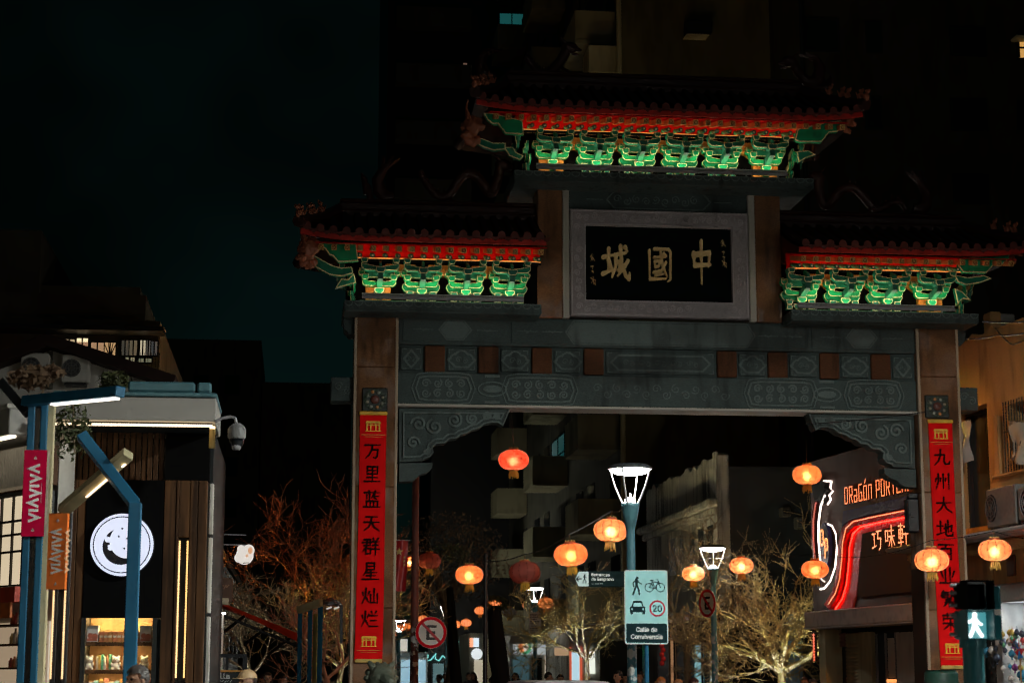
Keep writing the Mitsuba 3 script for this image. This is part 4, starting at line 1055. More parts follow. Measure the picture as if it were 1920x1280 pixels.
no_stop(Face((0, 36.9, 0), (1, 0, 0)), 808, 1185, .30, 'round no stopping sign with crossed letter E on the dark reddish pole')
fo = at(1330, 1130, 43.8)
no_stop(Face((fo[0], fo[1], 0), (math.cos(1.15), -math.sin(1.15), 0)), 1327, 1130, .32, 'round no stopping sign seen edge-on on the second street lamp pole')
k = thing('utility_pole', 'dark reddish pole right of the left archway pillar, peeling stickers near its foot', 'pole')
p = at(777, 1200, 37.0); scene[k] = entry(lathe([(.085, 0), (.078, 2.0), (.062, 6.2), (.02, 6.25)], 14, (p[0], p[1], 0)), 'metal_sticker', smooth=40)
k = thing('thin_pole', 'thin dark pole beside the glowing lantern in the middle of the street', 'pole')
p = at(910, 1200, 40.0); scene[k] = entry(lathe([(.05, 0), (.045, 2.0), (.04, 4.1), (.01, 4.12)], 12, (p[0], p[1], 0)), 'metal_black', smooth=40)
NF = Face((0, 64.8, 0), (1, 0, 0))
k = thing('paper_notice', 'white printed notice tied to the pole of the farther street lamp', 'notice')
a0, b1 = NF.px(991, 1147); a1, b0 = NF.px(1014, 1190)
put(k, 'sheet', NF.box(a0, a1, b0, b1, .05, .07), 'paint', color=(.42, .44, .42))
put(k, 'print', NF.prism(unary_union([sbox(a0 + .04, b1 - .1 - i * .075, a1 - .05 - .05 * (i % 3), b1 - .07 - i * .075) for i in range(9)]), .0705, .073), 'paint', color=(.03, .035, .035))
k = thing('national_flag', 'red flag with a yellow star hanging behind the left archway pillar', 'flag')
FF = Face((0, 35.5, 0), (1, 0, 0)); a0, b1 = FF.px(728, 1012); a1, b0 = FF.px(765, 1108)
N = 14; v, f = [], []
for j in range(N + 1):
    for i in range(9): v.append((a0 + (a1 - a0) * i / 8 * (1 - .12 * j / N), b1 + (b0 - b1) * j / N, .03 * math.sin(i * 1.4 + j * .2)))
for j in range(N):
    for i in range(8):
        q = j * 9 + i; f += [(q, q + 9, q + 10), (q, q + 10, q + 1)]
fl = trimesh.Trimesh(np.array(v), f, process=False); f2 = fl.copy(); f2.vertices[:, 2] -= .004; f2.invert()
put(k, 'cloth', FF.out(trimesh.util.concatenate([fl, f2])), 'paint', color=(.35, .012, .014), smooth=True)


def star(cx, cy, r, rot=0): return Polygon([(cx + r * (1 if i % 2 == 0 else .4) * math.sin(i * PI / 5 + rot), cy + r * (1 if i % 2 == 0 else .4) * math.cos(i * PI / 5 + rot)) for i in range(10)])


x, z = FF.px(748, 1034)
put(k, 'star', FF.prism(unary_union([star(x, z, .085)] + [star(x + .1, z - .1 - .07 * i, .03) for i in range(3)]), .036, .042), 'paint', color=(.5, .3, .06))
put(k, 'rod', FF.out(tube([(a0, b1, 0), (a1 + .03, b1, 0)], .01, 6)), 'metal_grey')

# ------------------------------------------------------------------ left: corner shop
F = Face((0, 22, 0), (1, 0, 0))
shop = thing('corner_shop', 'dark wooden corner shop with grey fascia, warm light strips and a white moon emblem', 'shop')
A = lambda u, n=0: F.px(u, 1100, n)[0]
Zs = lambda v, n=0: F.px(240, v, n)[1]
xl, xr = A(100), A(386)
put(shop, 'wall', F.box(xl, xr, 0, Zs(790), -4.5, -.62), 'facade_black')
put(shop, 'canopy', F.box(F.px(98, 790, .8)[0], F.px(404, 790, .8)[0], Zs(788, .8), Zs(743, .8), -.6, .8, .01), 'facade_grey')
put(shop, 'canopy_cap', F.box(F.px(98, 790, .8)[0], F.px(406, 790, .8)[0], Zs(743, .8) + .004, Zs(735, .8), -.6, .84, .01), 'metal_teal')
for a, b in ((240, 366), (370, 396)):
    put(shop, 'roof_panel', F.box(F.px(a, 720, .1)[0], F.px(b, 720, .1)[0], Zs(733, .1), Zs(714, .1), -.1, .1, .02), 'metal_teal')
put(shop, 'canopy_light', F.box(F.px(101, 795, .78)[0], F.px(398, 795, .78)[0], Zs(797, .78), Zs(793.5, .78), .70, .78), 'lens', emit=(1.9, 1.4, .85), w=3)
put(shop, 'canopy_soffit', F.box(F.px(101, 795, .7)[0], F.px(398, 795, .7)[0], Zs(792.5, .78), Zs(790, .78), -.6, .70), 'facade_black')
# slatted upper wall
zt_, zb_ = Zs(800), Zs(898)
n = 18
for i in range(n):
    a = xl + (A(300) - xl) * i / n; put(shop, 'slat', F.box(a + .004, a + (A(300) - xl) / n - .008, zb_, zt_, -.14, -.09 - .012 * (i % 3), .004), 'wood_dark')
put(shop, 'sign_board', F.box(A(155), A(302), Zs(1157), zb_ - .003, -.16, -.04, .008), 'void_black')
put(shop, 'upper_board', F.box(A(302) + .003, xr, zb_, zt_, -.3, -.06), 'void_black')
for a, b in ((100, 121), (122, 138), (139, 154)):
    put(shop, 'wall_plank', F.box(A(a), A(b), 0, zb_ - .003, -.2, -.05 - .01 * (a % 2), .006), 'wood_dark')
cols = ((303, 325), (326, 331), (352, 366), (367, 384))
for a, b in cols: put(shop, 'wall_plank', F.box(A(a), A(b), 0, zb_ - .003, -.2, -.02 - .012 * (a % 2), .006), 'wood_dark')
put(shop, 'light_slot', F.box(A(331), A(352), 0, zb_ - .003, -.25, -.12), 'facade_black')
put(shop, 'wall_plank', F.box(A(331), A(352), Zs(1005), zb_ - .004, -.118, -.03, .006), 'wood_dark')
for u in (333.5, 348.5): put(shop, 'light_strip', F.box(A(u) - .009, A(u) + .009, Zs(1270), Zs(1011), -.118, -.10), 'lens', emit=(1.5, .80, .26), w=1.5)
# shelf niche
ns0, ns1, nz1 = A(163), A(288), Zs(1157)
put(shop, 'niche_back', F.box(ns0 - .02, ns1 + .02, 0, nz1 + .12, -.60, -.56), 'wood_warm')
for a, b in ((ns0 - .05, ns0), (ns1, ns1 + .05)): put(shop, 'niche_side', F.box(a, b, 0, nz1, -.559, -.03), 'facade_black')
put(shop, 'niche_light', F.box(ns0 + .02, ns1 - .02, nz1 + .02, nz1 + .035, -.36, -.31), 'lens', emit=(90, 58, 23), w=8)
shz = [Zs(1203, -.2), Zs(1255, -.2), Zs(1255, -.2) - .42, Zs(1255, -.2) - .84]
for z in shz: put(shop, 'shelf', F.box(ns0, ns1, z - .02, z, -.555, -.12, .004), 'wood_dark')
for z in shz: put(shop, 'shelf_light', F.box(ns0 + .03, ns1 - .03, z - .030, z - .022, -.2, -.17), 'lens', emit=(60, 38, 15), w=7)
for z in shz: put(shop, 'shelf_lip', F.box(ns0, ns1, z - .042, z - .001, -.119, -.108, .003), 'wood_dark')
# the street side of the shop
Sd = Face((F.at(xr, 0)[0], 22.2, 0), (0, 1, 0))
put(shop, 'side_wall', box(F.at(xr - .1, 0)[0], F.at(xr, 0)[0] + .02, 22.62, 26.5, 0, Zs(790)), 'facade_black')
put(shop, 'corner_post', F.box(A(386), A(394), 0, Zs(900), -.4, -.25, .01), 'plaster_white')
for v in (1000, 1150): put(shop, 'post_joint', F.box(A(385), A(395), Zs(v) - .02, Zs(v) + .02, -.42, -.24, .006), 'metal_black')
x, z = F.px(398, 815, .6)
put(shop, 'wall_lamp', F.out(cyl((x, Zs(838, .6), .6), (x, Zs(802, .6), .6), .035, 14)), 'paint', color=(.55, .38, .12), smooth=40)
put(shop, 'wall_lamp_glow', F.out(cyl((x, Zs(802, .6) + .002, .6), (x, Zs(797, .6), .6), .03, 14)), 'lens', emit=(3, 2.2, 1.1), w=.5)
# moon emblem: a lit disc with dark cut-outs
ex, ez = F.px(229, 1021, .0); er = 57 * 21.95 / FPX
em = thing('moon_emblem', 'round lit white emblem with a dark crescent moon on the black shop front', 'sign')
put(em, 'disc', F.prism(disc(ex, ez, er, 64), .0, .05), 'lens', emit=(.56, .61, .80), w=1)
put(em, 'ring', F.prism(ring(ex, ez, er * .885, er * .915), .051, .056), 'paint', color=(.004, .006, .014))
put(em, 'back_plate', F.prism(disc(ex, ez, er + .012, 48), -.035, -.001), 'metal_black')
cres = disc(ex - er * .02, ez - er * .06, er * .585, 48).difference(disc(ex + er * .17, ez + er * .12, er * .56, 48))
bears = unary_union([affinity.scale(disc(ex - er * .44, ez + er * .16, er * .11), 1, .85), disc(ex - er * .52, ez + er * .24, er * .05), affinity.scale(disc(ex - er * .36, ez - er * .12, er * .08), 1, .9), disc(ex - er * .40, ez - er * .05, er * .045)])
put(em, 'crescent', F.prism(cres.difference(bears), .051, .056), 'paint', color=(.004, .006, .014))
st = [star(ex + er * q, ez + er * w, er * .05, q) for q, w in ((0, .52), (-.1, .26), (.16, .2), (.08, -.12), (.22, .56), (.25, -.3), (.34, .1))]
put(em, 'stars', F.prism(unary_union(st), .051, .056), 'paint', color=(.004, .006, .014))
# goods on the shelves
for i, (u0, u1, v0, s, col, lb) in enumerate(((165, 187, 1172, 0, (.6, .55, .5), 'pale box with a picture at the left end of the top shelf'), (265, 286, 1172, 0, (.6, .55, .5), 'pale box with a picture at the right end of the top shelf'))):
    k = thing('gift_box', lb, 'box'); a, b = A(u0, -.2), A(u1, -.2)
    put(k, 'body', F.box(a, b, shz[s] + .002, Zs(v0, -.2), -.38, -.2, .004), 'paint', color=col)
    put(k, 'picture', F.prism(unary_union([disc((a + b) / 2 - .02, shz[s] + .07, .03), disc((a + b) / 2 + .03, shz[s] + .06, .035), sbox(a + .01, shz[s] + .012, b - .01, shz[s] + .04)]), -.1995, -.197), 'paint', color=(.5, .14, .08))
for i in range(9):
    u0 = 189 + i * 8.4
    if u0 > 262: break
    k = thing('gift_box', 'orange box in the row on the top shelf of the shop', 'box', 'orange boxes on the top shelf')
    put(k, 'body', F.box(A(u0, -.2), A(u0 + 7.8, -.2), shz[0] + .002, Zs(1183, -.2), -.38, -.21, .003), 'paint', color=(.62, .2 + .03 * (i % 3), .08))
    put(k, 'band', F.box(A(u0 + .6, -.2), A(u0 + 7.2, -.2), shz[0] + .05, shz[0] + .075, -.2095, -.207), 'paint', color=(.75, .6, .4))
TB = Proto()
tb = trimesh.util.concatenate([ball((0, .045, 0), .05, (1, .95, .8), 2), ball((0, .125, .005), .045, (1.1, .9, .85), 2), ball((-.035, .165, 0), .018, sub=1), ball((.035, .165, 0), .018, sub=1), ball((-.04, .012, .035), .022, (.9, .8, 1.4), 1), ball((.04, .012, .035), .022, (.9, .8, 1.4), 1), ball((-.05, .07, .02), .018, (.8, 1.5, .9), 1), ball((.05, .07, .02), .018, (.8, 1.5, .9), 1)])
TB.add('body', tb, 'matte', (.72, .66, .56), smooth=True)
TB.mb('face', MB().add(ball((-.016, .135, .042), .006, sub=1), (.02, .015, .01)).add(ball((.016, .135, .042), .006, sub=1), (.02, .015, .01)).add(ball((0, .115, .042), .014, (1.2, .8, .7), 1), (.75, .62, .45)).add(ball((0, .12, .053), .005, sub=1), (.05, .02, .02)), 'matte')
for u, lb in ((172, 'white toy bear at the left of the middle shelf'), (222, 'white toy bear in the middle of the middle shelf'), (275, 'white toy bear at the right of the middle shelf, past the blue post')):
    k = thing('toy_bear', lb, 'toy bear'); TB.place(k, F.mat(A(u, -.24), shz[1] + .002, -.24, .88))
for i in range(11):
    u0 = 184.5 + i * 4.9 if i < 6 else 234.5 + (i - 6) * 5.2
    if 214 < u0 < 233: continue
    k = thing('small_box', 'slim coloured box standing between the toy bears', 'box', 'slim boxes on the middle shelf')
    put(k, 'body', F.box(A(u0, -.24), A(u0 + 4.4, -.24), shz[1] + .002, shz[1] + .15 + .012 * (i % 3), -.36, -.24, .003), 'paint', color=[(.5, .42, .3), (.6, .35, .1), (.1, .35, .22), (.55, .5, .42), (.45, .2, .1), (.12, .4, .25)][i % 6])
for i in range(12):
    a = ns0 + .03 + i * .058
    k = thing('small_box', 'small carton on the lowest visible shelf of the shop', 'box', 'cartons on the lowest shelf')
    put(k, 'body', F.box(a, a + .05, shz[2] + .002, shz[2] + .29 + .012 * (i % 4), -.34, -.22, .003), 'paint', color=[(.55, .5, .42), (.15, .35, .4), (.6, .3, .1), (.5, .15, .12)][i % 4])
# plants on the canopy
def leaf_mass(parent, name, c, r, n, size, mat='leaf', seed=0, droop=0.0):
    rg = np.random.default_rng(seed); v, f = [], []
    for i in range(n):
        d = rg.normal(size=3); d /= np.linalg.norm(d); p = np.array(c) + d * np.array(r) * rg.uniform(.35, 1.0) ** .6 - (0, 0, droop * rg.uniform(0, 1) ** 2)
        a = rg.normal(size=3); a /= np.linalg.norm(a); b = np.cross(a, rg.normal(size=3)); b /= np.linalg.norm(b) + 1e-9
        s = size * rg.uniform(.6, 1.4); o = len(v)
        v += [p - a * s, p - b * s * .4, p + a * s, p + b * s * .4, ]; f += [(o, o + 1, o + 2), (o, o + 2, o + 3)]
    return put(parent, name, trimesh.Trimesh(np.array(v), f, process=False), mat, kind='stuff')


k = thing('hanging_plant', 'dark green plant trailing over the shop canopy behind the blue arm', 'plant')
c = at(135, 790, 21.0); leaf_mass(k, 'leaves', c, (.22, .15, .22), 500, .035, seed=3, droop=.25)
put(k, 'stem', tube([c + (0, 0, .25), c + (.02, -.05, 0), c + (.05, -.08, -.35)], .01, 5), 'bark')
c = at(150, 815, 21.05); leaf_mass(k, 'leaves', c, (.14, .1, .12), 220, .03, seed=5, droop=.2)
k = thing('roof_plant', 'pale dry broad leaved plant on the roof left of the canopy', 'plant')
c = at(55, 708, 23.5); leaf_mass(k, 'leaves', c, (.28, .2, .13), 240, .07, 'leaf_dry', 11)
c = at(90, 700, 23.6); leaf_mass(k, 'leaves', c, (.2, .2, .1), 150, .06, 'leaf_dry', 12)
put(k, 'stem', tube([c + (-.1, 0, -.4), c], .015, 5), 'bark')
k = thing('roof_plant', 'dark bush on the shop roof beside the teal panels', 'plant')
c = at(215, 715, 23.2); leaf_mass(k, 'leaves', c, (.2, .2, .13), 260, .05, 'leaf', 14)
put(k, 'stem', tube([c + (0, 0, -.35), c], .015, 5), 'bark')
# ------------------------------------------------------------------ left annex, turned away
o = at(52, 1100, 21.3)
X = Face((o[0], o[1], 0), (.545, -.839, 0))
ann = thing('shop_annex', 'angled shop wing with pale slats and a lit lattice window at the left edge', 'shop')
ax = lambda u, v, n=0: X.px(u, v, n)
a0 = ax(0, 800)[0] - 3
z0_, z1_ = ax(50, 806, .3)[1], ax(50, 757, .3)[1]
put(ann, 'fascia', X.box(a0, 0, z0_, z1_, -.3, .3, .01), 'facade_grey')
put(ann, 'fascia_cap', X.box(a0, 0, z1_ + .003, z1_ + .05, -.3, .33, .006), 'plaster_white')
put(ann, 'fascia_light', X.box(a0, -.02, z0_ - .03, z0_ - .004, .2, .27), 'lens', emit=(2.2, 1.9, 1.4), w=1.5)
zs1, zs0 = z0_ - .08, ax(48, 908)[1]
put(ann, 'wall', X.box(a0, 0, 0, z1_, -.5, -.31), 'plaster_white')
x = -.02
while x > a0 + 1.2:
    put(ann, 'slat', X.box(x - .055, x - .012, zs0, zs1, -.2, -.02, .006), 'plaster_white'); x -= .062
put(ann, 'slat_back', X.box(a0, 0, zs0, zs1, -.3, -.2), 'wood_dark')
wz1, wz0 = ax(45, 918)[1], ax(45, 1092)[1]
kw = put(ann, 'window', X.box(a0, -.02, wz0, wz1, -.28, -.24), 'facade_black'); kw = kw[len(ann) + 2:]
hz = (wz1 - wz0) / 4; ph = [(wz1 - hz * 1.15, wz1), (wz1 - hz * 1.75, wz1 - hz * 1.15), (wz1 - hz * 2.5, wz1 - hz * 1.75), (wz0, wz1 - hz * 2.5)]
pa = [-.03, -.2, -.46, -.62, -.9, -1.2, -1.5]
for i in range(len(pa) - 1):
    for b0, b1 in ph:
        put(ann, kw + '__pane', X.box(pa[i + 1] + .012, pa[i] - .012, b0 + .012, b1 - .012, -.238, -.225), 'lens', emit=(.62, .50, .33), w=.3)
fb = MB()
for q in pa: fb.add(X.box(q - .012, q + .012, wz0, wz1, -.24, -.2), (.02, .015, .012))
for b0, b1 in ph: fb.add(X.box(pa[-1], pa[0], b0 - .012, b0 + .012, -.24, -.195), (.02, .015, .012))
fb.put(ann, kw + '__lattice')
put(ann, 'window_sill', X.box(a0, -.02, wz0 - .06, wz0 - .015, -.3, -.1, .006), 'plaster_white')
az1, az0 = ax(40, 1098)[1], ax(40, 1128)[1]
put(ann, 'awning', X.prism(sbox(a0, az0, -.06, az1 - .01), -.05, .12), 'paint', color=(.45, .05, .02))
put(ann, 'awning_valance', X.box(a0, -.16, az0 - .17, az0 - .004, .09, .12, .004), 'paint', color=(.55, .14, .03))
put(ann, 'shop_window', X.box(a0, -.02, 1.2, az0 - .2, -.30, -.28), 'lens', emit=(.30, .22, .14), w=.3)
for z in (ax(40, 1205)[1], ax(40, 1250)[1], ax(40, 1168)[1]): put(ann, 'shelf', X.box(a0, -.03, z - .02, z, -.27, -.05, .004), 'wood_dark')
rg = np.random.default_rng(5)
for z in (ax(40, 1205)[1], ax(40, 1250)[1], ax(40, 1168)[1]):
    for i in range(8):
        a = -.08 - i * .085; h = rg.uniform(.10, .17); c = [(.6, .55, .48), (.55, .2, .08), (.1, .35, .3), (.6, .45, .2), (.5, .1, .08)][rg.integers(5)]
        k = thing('shelf_bottle', 'bottle on the lit shelves of the angled shop wing', 'bottle', 'bottles on the shelves of the angled shop wing')
        px_ = X.at(a, z + .001, -.16)
        scene[k] = entry(lathe([(.028, 0), (.028, h * .65), (.012, h * .8), (.012, h), (.001, h)], 10, px_), 'paint', color=c, smooth=True)
# ------------------------------------------------------------------ folded blue posts with light strips
def post_frame(label): return thing('light_post', label, 'light post')


k = post_frame('tall folded blue double post with a lit horizontal arm, carrying the crimson banner')
def vpost(parent, name, u, v, w, Y, ztop, mat, dd=None):
    p = at(u, v, Y); wm = w * Y / FPX; put(parent, name, box(p[0] - wm / 2, p[0] + wm / 2, Y, Y + (dd or wm), 0, ztop, .008), mat); return p


YP = 19.4
zA = at(60, 742, YP)[2]
vpost(k, 'post', 55.5, 850, 13, YP, zA, 'metal_blue', .1); vpost(k, 'post', 79.5, 850, 12, YP, zA, 'metal_blue', .1)
pp_ = vpost(k, 'post_face', 92, 850, 13, YP + .06, at(92, 757, YP)[2], 'plaster_beige', .12)
vpost(k, 'post_core', 67.5, 850, 14, YP + .03, zA - .05, 'metal_black', .06)
e0, e1 = at(48, 752, YP + .05), at(226, 734, YP - 1.2)
put(k, 'arm', bar(e0, e1, .11, .10, (0, 1, 0)), 'metal_blue')
lo = np.array([0, 0, -.062])
put(k, 'arm_light', bar(e0 + (e1 - e0) * .30 + lo, e1 - (e1 - e0) * .03 + lo, .06, .016, (0, 1, 0)), 'lens', emit=(3.2, 2.7, 2.2), w=2)
put(k, 'brace', bar(at(2, 716, YP + .3), at(52, 775, YP + .05), .09, .09, (0, 1, 0)), 'metal_black')
k = post_frame('short post with a slanted lit arm, wrapped by the orange banner box')
YB = 19.0
zB = at(110, 960, YB)[2]
for u in (103, 123): vpost(k, 'post', u, 1150, 9, YB, zB, 'metal_black', .1)
vpost(k, 'post_core', 113, 1150, 12, YB + .03, zB, 'metal_black', .05)
for u in (99.5, 121): 
    p = at(u, 1150, YB); put(k, 'light_strip', box(p[0] - .008, p[0] + .008, YB - .016, YB - .002, at(u, 1272, YB)[2], at(u, 1106, YB)[2]), 'lens', emit=(1.25, .68, .24), w=.8)
b0_, b1_ = at(117, 957, YB + .05), at(241, 850, YB - .5)
put(k, 'arm', bar(b0_, b1_, .115, .10, (1, 0, 0)), 'plaster_beige')
nrm = np.cross(b1_ - b0_, (0, 1, 0)); nrm /= np.linalg.norm(nrm); nrm = nrm if nrm[2] < 0 else -nrm
q0, q1 = b0_ + (b1_ - b0_) * .33, b0_ + (b1_ - b0_) * .78
put(k, 'arm_light', bar(q0 + nrm * .058 - (0, .03, 0), q1 + nrm * .058 - (0, .03, 0), .05, .014, (0, 1, 0)), 'lens', emit=(3.4, 2.4, 1.5), w=1.5)
q0, q1 = b0_ + (b1_ - b0_) * .86, b0_ + (b1_ - b0_) * .90
put(k, 'spot_light', bar(q0 + nrm * .062 - (0, .03, 0), q1 + nrm * .062 - (0, .03, 0), .04, .014, (0, 1, 0)), 'lens', emit=(4, 3, 2), w=.4)
k = post_frame('bent blue post standing in front of the round moon emblem')
YC = 18.4
j = at(254, 942, YC); wC = 23 * YC / FPX
put(k, 'post', box(j[0] - wC / 2, j[0] + wC / 2, YC - .06, YC + .06, 0, j[2], .008), 'metal_blue')
put(k, 'arm', bar(at(153, 816, YC + .3), j + (0, 0, -.02), .105, .11, (1, 0, 0)), 'metal_blue')
# banners on the posts
def viva(Fc, a, b, h, w, n, key, col, nm='lettering'):
    """The word VIAVIVA read upwards, in bare strokes."""
    pts, x = [], 0
    for ch in 'VIAVIVA':
        if ch == 'V': pts.append([(x, 100), (x + 26, 0), (x + 52, 100)]); x += 66
        elif ch == 'A': pts.append([(x, 0), (x + 26, 100), (x + 52, 0)]); x += 66
        else: pts.append([(x + 8, 0), (x + 8, 100)]); x += 32
    g = unary_union([LineString(p).buffer(9.5, cap_style='flat', join_style='mitre') for p in pts])
    g = affinity.scale(g, h / x, w / 100, origin=(0, 0)); g = affinity.rotate(g, 90, origin=(0, 0))
    bx = g.bounds; g = affinity.translate(g, a - (bx[0] + bx[2]) / 2, b - (bx[1] + bx[3]) / 2)
    put(key, nm, Fc.prism(g, n, n + .003), 'paint', color=col)


def crest(Fc, a, b, s, n, key):
    put(key, 'crest', Fc.prism(unary_union([disc(a, b + s * .5, s * .3), disc(a - s * .35, b, s * .3), disc(a + s * .35, b, s * .3), sbox(a - s * .8, b - s * .6, a + s * .8, b - s * .4)]), n, n + .003), 'paint', color=(.6, .5, .48))


B1 = Face((0, YP - .03, 0), (1, 0, 0))
k = thing('hanging_banner', 'crimson vertical banner with white lettering on the tall blue double post', 'banner')
a0, b1 = B1.px(46, 843); a1, b0 = B1.px(82, 1005)
put(k, 'cloth', B1.box(a0, a1, b0, b1, -.006, .0), 'matte', color=(.62, .006, .06))
put(k, 'hem', B1.box(a1 + .001, a1 + .02, b0, b1, -.02, .002), 'paint', color=(.55, .45, .4))
viva(B1, (a0 + a1) / 2, (b0 + b1) / 2, .58, .095, .001, k, (.88, .85, .86))
for b in (b1 - .08, b0 + .06): crest(B1, (a0 + a1) / 2, b, .022, .001, k)
put(k, 'small_print', B1.prism(sbox(a1 - .045, (b0 + b1) / 2 - .1, a1 - .038, (b0 + b1) / 2 + .1), .001, .003), 'paint', color=(.6, .3, .35))
k = thing('banner_box', 'orange banner box with white lettering wrapped round the short lit post', 'banner')
oB = at(121, 1100, YB - .08)
B2 = Face((oB[0], oB[1], 0), (math.cos(-.25), math.sin(-.25), 0)); B3 = Face((oB[0], oB[1], 0), (math.cos(.95), math.sin(.95), 0))
a0, b1 = B2.px(92, 962); b0 = B2.px(92, 1104)[1]; a1 = B3.px(129, 1000)[0]
put(k, 'front', B2.box(a0, 0, b0, b1, -.008, 0), 'matte', color=(.85, .20, .04))
put(k, 'side', B3.box(0, a1, b0, b1, -.008, 0), 'matte', color=(.85, .20, .04))
put(k, 'back', B2.box(a0, .0, b0, b1, -.14, -.13), 'paint', color=(.6, .14, .03))
viva(B2, a0 / 2 - .005, (b0 + b1) / 2, .44, .095, .001, k, (.9, .85, .8)); viva(B3, a1 / 2, (b0 + b1) / 2, .42, .05, .001, k, (.75, .5, .3))
for b in (b1 - .07, b0 + .05): crest(B2, a0 / 2, b, .020, .001, k)
# dome camera
k = thing('security_camera', 'white dome security camera on an arm at the corner of the shop canopy', 'camera')
c = at(444, 815, 21.2)
put(k, 'arm', tube([at(404, 790, 21.2), at(415, 784, 21.2), at(432, 781, 21.2), at(441, 783, 21.2), c + (0, 0, .10)], .018, 8), 'metal_grey')
put(k, 'housing', lathe([(.03, .13), (.05, .12), (.085, .09), (.10, .06), (.10, -.03), (.088, -.045)], 24, c), 'paint', color=(.22, .225, .22), smooth=40)
put(k, 'dome', lathe([(.082, -.046), (.08, -.09), (.055, -.14), (.02, -.16), (.001, -.163)], 24, c), 'glass_dark', smooth=True)
put(k, 'lens_ring', lathe([(.04, -.11), (.05, -.125), (.05, -.15), (.035, -.17)], 16, c + np.array([0, -.02, 0])), 'metal_grey')
# ------------------------------------------------------------------ gable house and blocks behind the shop
Hf = Face((0, 31, 0), (1, 0, 0))
h = thing('gable_house', 'low house with a dark gabled roof behind the corner shop', 'house')
ga = [Hf.px(*q) for q in ((-120, 730), (95, 652), (300, 718), (300, 1000), (-120, 1000))]
put(h, 'wall', Hf.prism(Polygon([(x, z) for x, z in ga]), -8, 0), 'plaster_white')
for q0, q1 in (((-125, 728), (97, 645)), ((93, 645), (330, 722))):
    put(h, 'roof', Hf.prism(LineString([Hf.px(*q0), Hf.px(*q1)]).buffer(.09, cap_style='flat'), -8.2, .5), 'tile_glazed')
put(h, 'down_pipe', Hf.out(tube([np.append(Hf.px(94, 660), .06), np.append(Hf.px(94, 730), .06)], .05, 8)), 'plaster_dark')


def air_unit(parent_label, Fc, u0, v0, u1, v1, n0, n1, fan_u, r, mat='plaster_white'):
    k = thing('air_conditioner', parent_label, 'air conditioner')
    p, q = Fc.px(u0, v0, n1), Fc.px(u1, v1, n1)
    put(k, 'casing', Fc.box(p[0], q[0], q[1], p[1], n0, n1, .02), mat)
    x = Fc.px(fan_u, (v0 + v1) / 2, n1)[0]; z = (p[1] + q[1]) / 2
    put(k, 'fan', Fc.prism(disc(x, z, r), n1 + .001, n1 + .006), 'metal_black')
    gr = MB()
    for i in range(1, 4): gr.add(Fc.prism(ring(x, z, r * i / 3.6, r * i / 3.6 + .012), n1 + .012, n1 + .02), (.10, .10, .10))
    for i in range(4):
        c_, s_ = math.cos(i * PI / 4), math.sin(i * PI / 4); gr.add(Fc.prism(line([(x - r * c_, z - r * s_), (x + r * c_, z + r * s_)], .012), n1 + .0065, n1 + .0115), (.10, .10, .10))
    gr.put(k, 'grille'); put(k, 'hub', Fc.prism(disc(x, z, r * .16), n1 + .021, n1 + .03), 'plaster_dark')
    put(k, 'mount', Fc.box(p[0] + .05, q[0] - .05, q[1] - .05, q[1] - .004, n0, n1 - .04), 'metal_black')


air_unit('air conditioner on the gable left of the down pipe, under the roof peak', Hf, 40, 661, 90, 712, .02, .3, 58, .145)
air_unit('air conditioner on the gable right of the down pipe', Hf, 116, 664, 166, 716, .02, .3, 134, .145)
Bf = Face((0, 44, 0), (1, 0, 0))
bl = thing('dark_block', 'dark low block with a row of lit rooms behind the gabled house', 'building')
def bz(u, v): return Bf.px(u, v)
put(bl, 'wall', Bf.box(bz(-200, 600)[0], bz(298, 600)[0], 0, bz(100, 592)[1], -10, -.4), 'plaster_dark')
put(bl, 'storey', Bf.box(bz(-200, 600)[0], bz(262, 600)[0], bz(100, 592)[1], bz(100, 526)[1], -9, -1.5), 'plaster_dark')
put(bl, 'roof_edge', Bf.box(bz(-200, 600)[0], bz(308, 600)[0], bz(100, 629)[1] + .1, bz(100, 622)[1] + .12, -.4, .3), 'facade_black')
for (u0, v0, u1, v1, c) in ((117, 631, 137, 700, (.35, .26, .15)), (141, 629, 162, 636, (1.1, .85, .5)), (141, 637, 162, 700, (.32, .17, .09)), (168, 637, 192, 700, (.33, .19, .10)), (194, 637, 214, 700, (.40, .24, .11)),
                            (226, 633, 239, 661, (.035, .033, .026)), (241, 633, 255, 661, (.08, .065, .04)), (261, 633, 271, 661, (.42, .36, .24)), (273, 633, 280, 661, (.06, .055, .045)), (282, 635, 293, 661, (.03, .033, .035)), (233, 665, 250, 690, (.16, .15, .09)), (258, 667, 282, 674, (.10, .11, .07))):
    kk = put(bl, 'window', Bf.box(bz(u0, v0)[0] - .03, bz(u1, v0)[0] + .03, bz(u0, v1)[1] - .03, bz(u0, v0)[1] + .03, -.4, -.36), 'metal_black')[len(bl) + 2:]
    put(bl, kk + '__pane', Bf.box(bz(u0, v0)[0], bz(u1, v0)[0], bz(u0, v1)[1], bz(u0, v0)[1], -.358, -.35), 'lens', emit=c, w=.1)
    put(bl, kk + '__mullion', Bf.box((bz(u0, v0)[0] + bz(u1, v0)[0]) / 2 - .015, (bz(u0, v0)[0] + bz(u1, v0)[0]) / 2 + .015, bz(u0, v1)[1], bz(u0, v0)[1], -.349, -.32), 'metal_black')
for i in range(12):
    x = bz(222, 660)[0] + i * .085; put(bl, 'rail', Bf.box(x, x + .012, bz(230, 690)[1], bz(230, 663)[1], .2, .215), 'metal_black')
k = thing('indoor_plant', 'small leafy plant silhouetted in the widest lit window behind the gabled house', 'plant')
c = np.array([bz(206, 650)[0], 44.1, bz(206, 655)[1]])
